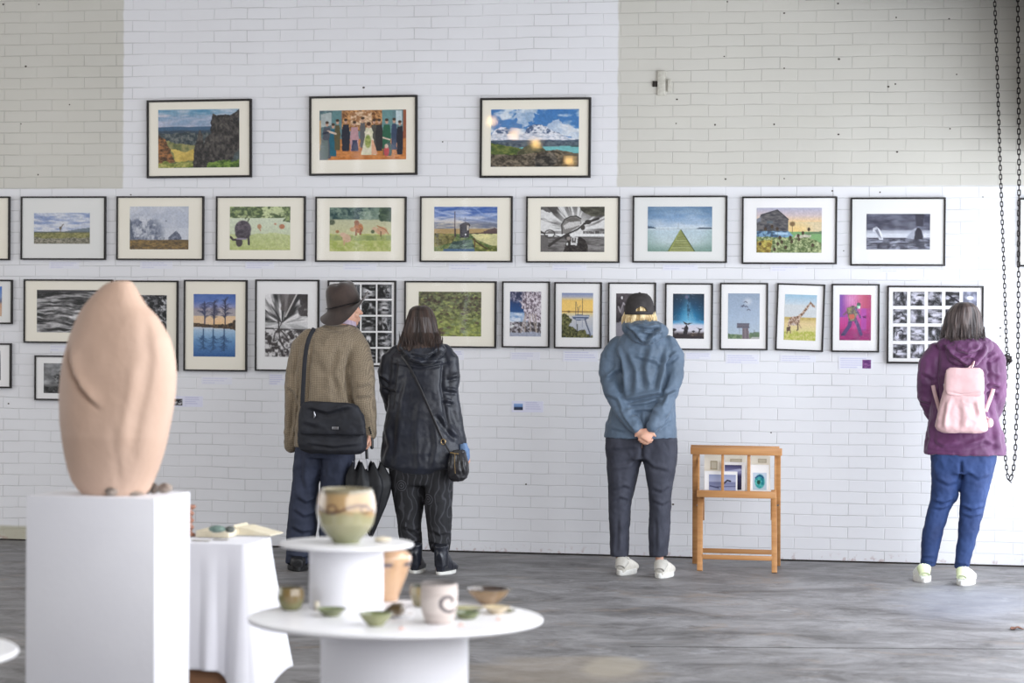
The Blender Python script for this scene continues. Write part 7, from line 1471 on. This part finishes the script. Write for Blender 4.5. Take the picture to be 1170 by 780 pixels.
m = MB(); m.tube([p2.P(514.5, 517, -.185), p2.P(524, 518.5, -.19)], .0045, 8); m.tube([p2.P(520, 518, -.192), p2.P(519.4, 530, -.194), p2.P(520.3, 541, -.192)], .0022, 6); obj('clasp', m, 'brass', sb, smooth=60, label='brass clasp and cord')
dn = MB(); dn.tube([p2.P(529, 507, -.02), p2.P(531, 514, -.025), p2.P(532.5, 522, -.03), p2.P(533.3, 527, -.03)], [(.026, .03), (.027, .034), (.021, .03), (.018, .022)], 20); V, F, Nn = remesh(dn, .005, 2); V = carve(V, Nn, [], [(40, 40, 40, .005, 3)]); mesh_np('denim_cuff', V, F, 'pale_denim', p2.root)

# ================================================================== folding print rack
pm('beech', (178, 124, 74), (196, 144, 92), .5, (3, 3, 40), detail=5, bump=.15, bscale=(6, 6, 80), coat=.1)
Yf, Yb = Pz(799.5, 652).y, min(Pz(794, 643.5).y, -.06)
print('rack', Yf, Yb)
rk = thing('print_rack', (Py(842, 650, Yf).x, (Yf+Yb)/2, 0), 'folding beech wood print browser standing against the brick wall, holding mounted prints', 'rack')
Yt = Yf+.10; Ym = (Yf+Yb)/2
def leg(px0, px1, pyt, yt, pyb_px, yb, w_px, nm='leg'):
    a = Py(px0, pyt, yt); b = Py(px1, pyb_px, yb); b.z = 0; s_ = scale_at(a); m = MB(); m.bar(a, b, w_px/s_, .022, up=(0, 1, 0), bev=.002); return obj(nm, m, 'beech', rk, smooth=40)
leg(794.6, 794.4, 517, Yt, 643, Yb, 6.4); leg(889, 888.7, 517, Yt, 645, Yb, 6)           # outer pair, feet at the wall
leg(800.2, 799.6, 560, Ym-.02, 652, Yf, 6.0); leg(884.2, 884.9, 560, Ym-.02, 652, Yf, 6.0)         # inner pair, feet forward
def rail(x0, x1, y0, y1, yy, nm, th=.022, bev=.003):
    a, b = Py(x0, y1, yy), Py(x1, y0, yy); m = MB(); m.box((a.x, yy-th/2, a.z), (b.x, yy+th/2, b.z), bev=bev); return obj(nm, m, 'beech', rk, smooth=40)
rail(789.5, 890.5, 509.8, 514.5, Yt+.16, 'back_rail', .03); rail(789.3, 893.5, 512.2, 518.6, Yt-.015, 'top_rail', .034)
m = MB(); a, b = Py(791, 514, Yt), Py(891, 514, Yt)
rail(796.2, 886.5, 561.5, 567.6, Yt-.005, 'bottom_rail', .024)
rail(823.9, 827.4, 518, 562, Yt-.008, 'divider', .014, .002); rail(853.4, 857.6, 518, 562, Yt-.008, 'divider', .014, .002)
rail(797.0, 799.6, 518, 562, Yt+.005, 'side_upright', .014, .002); rail(884.6, 886.8, 518, 562, Yt+.005, 'side_upright', .014, .002)
def yl(py, y0, y1, p0, p1): return y0+(y1-y0)*(py-p0)/(p1-p0)
rail(802, 883, 628.0, 631.3, Yb-.04, 'stretcher', .014); rail(802, 882.5, 635.2, 638.4, Yf+.03, 'stretcher', .014)
for x in (803.8, 881.6):
    m = MB(); a, b = Py(x, 568, Ym-.06), Py(x, 594, Ym+.02); m.bar(a, b, .011, .006, up=(0, 1, 0), bev=.001); obj('folding_stay', m, 'beech', rk, smooth=40)
m = MB(); m.tube([Py(796, 577, Ym), Py(802, 577, Ym)], .006, 10); obj('pivot', m, 'steel', rk, smooth=40); m = MB(); m.tube([Py(883, 577, Ym), Py(890, 577, Ym)], .006, 10); obj('pivot', m, 'steel', rk, smooth=40)
m = MB(); a, b = Py(799, 566.5, Yt), Py(885, 566.5, Yt); m.box((a.x, Yt-.01, a.z), (b.x, Yt+.15, a.z+.008)); obj('floor_board', m, 'beech', rk)
def mounted(r, pr, fn, yy, label, mat='mat_white', lean=.02):
    a, b = Py(r[0], r[3], yy), Py(r[2], r[1], yy); t = thing('mounted_print', ((a.x+b.x)/2, yy, a.z), label, 'print')
    m = MB(); m.box((a.x, yy-.002, a.z), (b.x, yy+.002, b.z)); obj('mount', m, mat, t)
    c, d = Py(pr[0], pr[3], yy), Py(pr[2], pr[1], yy); cv = Cv(int((pr[2]-pr[0])*2.2), int((pr[3]-pr[1])*2.2)); fn(cv); wall_grid('print', cv, (c.x+d.x)/2, (c.z+d.z)/2, d.x-c.x, d.z-c.z, 0, yy-.0032, 'print_ink', t)
def R_beach(c):
    c.grad([(0, (150, 158, 190)), (.4, (176, 180, 206)), (.5, (120, 124, 158)), (1, (168, 172, 200))]); c.line([(.5, .95), (.52, .6), (.68, .35), (.8, .4)], .09, (40, 40, 58)); c.line([(.3, .75), (1, .7)], .05, (90, 94, 126)); c.line([(.05, .7), (.35, .8)], .08, (80, 84, 118))
def R_dark(c): c.grad([(0, (60, 58, 96)), (.3, (150, 150, 186)), (.45, (60, 58, 92)), (1, (40, 38, 60))]); c.line([(.1, .3), (.9, .2)], .1, (176, 178, 208))
def R_teal(c):
    c.grad([(0, (196, 206, 222)), (1, (176, 196, 206))]); c.tex(c.ellm(.5, .5, .36, .4, .2), 6, 6, (30, 120, 132), (96, 186, 176), 4); c.line([(.2, .3), (.5, .15), (.75, .3)], .07, (40, 70, 120)); c.ell(.42, .55, .12, .12, (36, 76, 66), .4)
def R_blank(c): c.blend(np.ones(c.X.shape), (206, 198, 178)); c.line([(.1, .1), (.9, .1), (.9, .9), (.1, .9), (.1, .1)], .12, (176, 164, 140))
zt = [('tall cream mount card at the back left of the beech rack', (804.5, 519.5, 824, 559.5), (811.6, 526.2, 819.8, 536.3), R_blank, Yt+.10, 'mat_cream'),
      ('tall cream mount card at the back middle of the beech rack', (828, 519.5, 853, 561.2), (834, 524, 848, 528.5), R_blank, Yt+.10, 'mat_cream'),
      ('tall cream mount card at the back right of the beech rack', (858, 519.5, 880, 559.5), (866, 524, 876, 528.5), R_blank, Yt+.10, 'mat_cream'),
      ('mounted dark blue print standing in the middle bay of the beech rack', (825, 528, 851.5, 561.3), (828, 531.2, 847.5, 559), R_dark, Yt+.065, 'mat_white'),
      ('mounted lilac beach print in the front left of the beech rack', (804.8, 538.6, 842.5, 561.4), (810, 542.3, 840.8, 560.3), R_beach, Yt+.035, 'mat_white'),
      ('mounted turquoise print in the right bay of the beech rack', (857, 531, 878.8, 561.4), (860.3, 540, 876, 559.4), R_teal, Yt+.045, 'mat_white')]
for lab, r, pr, fn, yy, mt in zt: mounted(r, pr, fn, yy, lab, mt)

# ================================================================== hoist chain of the roller door
pm('dark_chain', (42, 38, 38), (60, 55, 54), .45, (60, 60, 60), metal=.7)
YC = -.42
def chain_pts(px):
    P = [Py(x, y, YC) for x, y in px]; L = [0]
    for a, b in zip(P, P[1:]): L.append(L[-1]+(b-a).length)
    return P, L
def link_mesh(mb, c, t, flat, Lk=.040, W=.0205, r=.0033):
    t = t.normalized(); s = Vector((0, 1, 0)) if flat else t.cross(Vector((0, 1, 0))).normalized(); s = (s-t*s.dot(t)).normalized(); pts = []
    for k in range(14):
        a = 2*PI*k/14; x, y = math.cos(a), math.sin(a); h = Lk/2-W/2
        pts.append(c+t*(y*(W/2-r)+math.copysign(h, y) if abs(y) > .2 else y*(h))+s*(x*(W/2-r)))
    mb.tube(pts, r, 7, closed=True, up=t.cross(s))
top = (ZC-Py(1137, 0, YC).z)*scale_at(Py(1137, 0, YC))
full = [(1135.6, -top), (1136.4, 0), (1138.6, 55), (1140.2, 108), (1143.2, 200), (1147.3, 312), (1150.3, 403), (1150, 430), (1147.4, 465), (1147.6, 496), (1149, 526), (1151, 542), (1153.4, 549.5), (1155.8, 544), (1158, 535), (1160, 518), (1162.5, 449), (1163.4, 380), (1164.4, 200), (1163.8, 108), (1162.9, 0), (1162.6, -top)]
P, L = chain_pts(full); m = MB(); s_ = 0; k = 0; Ls = np.array(L); PA = np.array([tuple(p) for p in P])
while s_ < L[-1]-.02:
    sc_ = 1.0 if s_ < L[12] else 1.12
    def at(q): return Vector([float(np.interp(q, Ls, PA[:, i])) for i in range(3)])
    link_mesh(m, at(s_), at(s_+.01)-at(max(0, s_-.01)), k % 2, .040*sc_, .0205*sc_, .0033*sc_); s_ += .0275*sc_; k += 1
ch = thing('hoist_chain', Py(1153.4, 551, YC), 'long dark steel chain loop hanging in front of the wall at the right', 'chain')
obj('links', m, 'dark_chain', ch, smooth=60)
m = MB(); c = Py(1151, 410, YC)
for k in range(7): a = 2*PI*k/7; link_mesh(m, c+Vector((.016*math.cos(a), -.008+.012*math.sin(2*a), .022*math.sin(a))), Vector((math.cos(a+1.9), .5*math.sin(a*2), math.sin(a+1.9))), k % 2, .044, .024, .0042)
m.ball(c, (.022, .016, .026), 14, 10); obj('knot', m, 'dark_chain', ch, smooth=60)

# ================================================================== a dead leaf on the concrete
pm('dry_leaf', (84, 52, 40), (120, 78, 58), .8, (60, 60, 60))
p = Pz(1160.5, 719); m = MB(); n = 14; top_ = []; 
for k in range(n):
    a = 2*PI*k/n; r = .024*(1+.35*math.cos(3*a)+.15*math.cos(5*a+1)); top_.append((p.x+r*1.2*math.cos(a), p.y+r*1.6*math.sin(a), .004+.012*abs(math.sin(a*1.5))))
m.add([(p.x, p.y, .014)]+top_+[(x, y, z-.0025) for x, y, z in top_]+[(p.x, p.y, .011)], [(0, 1+k, 1+(k+1) % n) for k in range(n)]+[(2*n+1, 1+n+(k+1) % n, 1+n+k) for k in range(n)]+[(1+k, 1+n+k, 1+n+(k+1) % n, 1+(k+1) % n) for k in range(n)])
v = np.array(m.v); v[:, 2] -= v[:, 2].min()-.0003; m.v = [tuple(q) for q in v]
tag(obj('dry_leaf', m, 'dry_leaf', clean=True), 'curled brown dead leaf on the concrete floor at the far right', 'leaf')
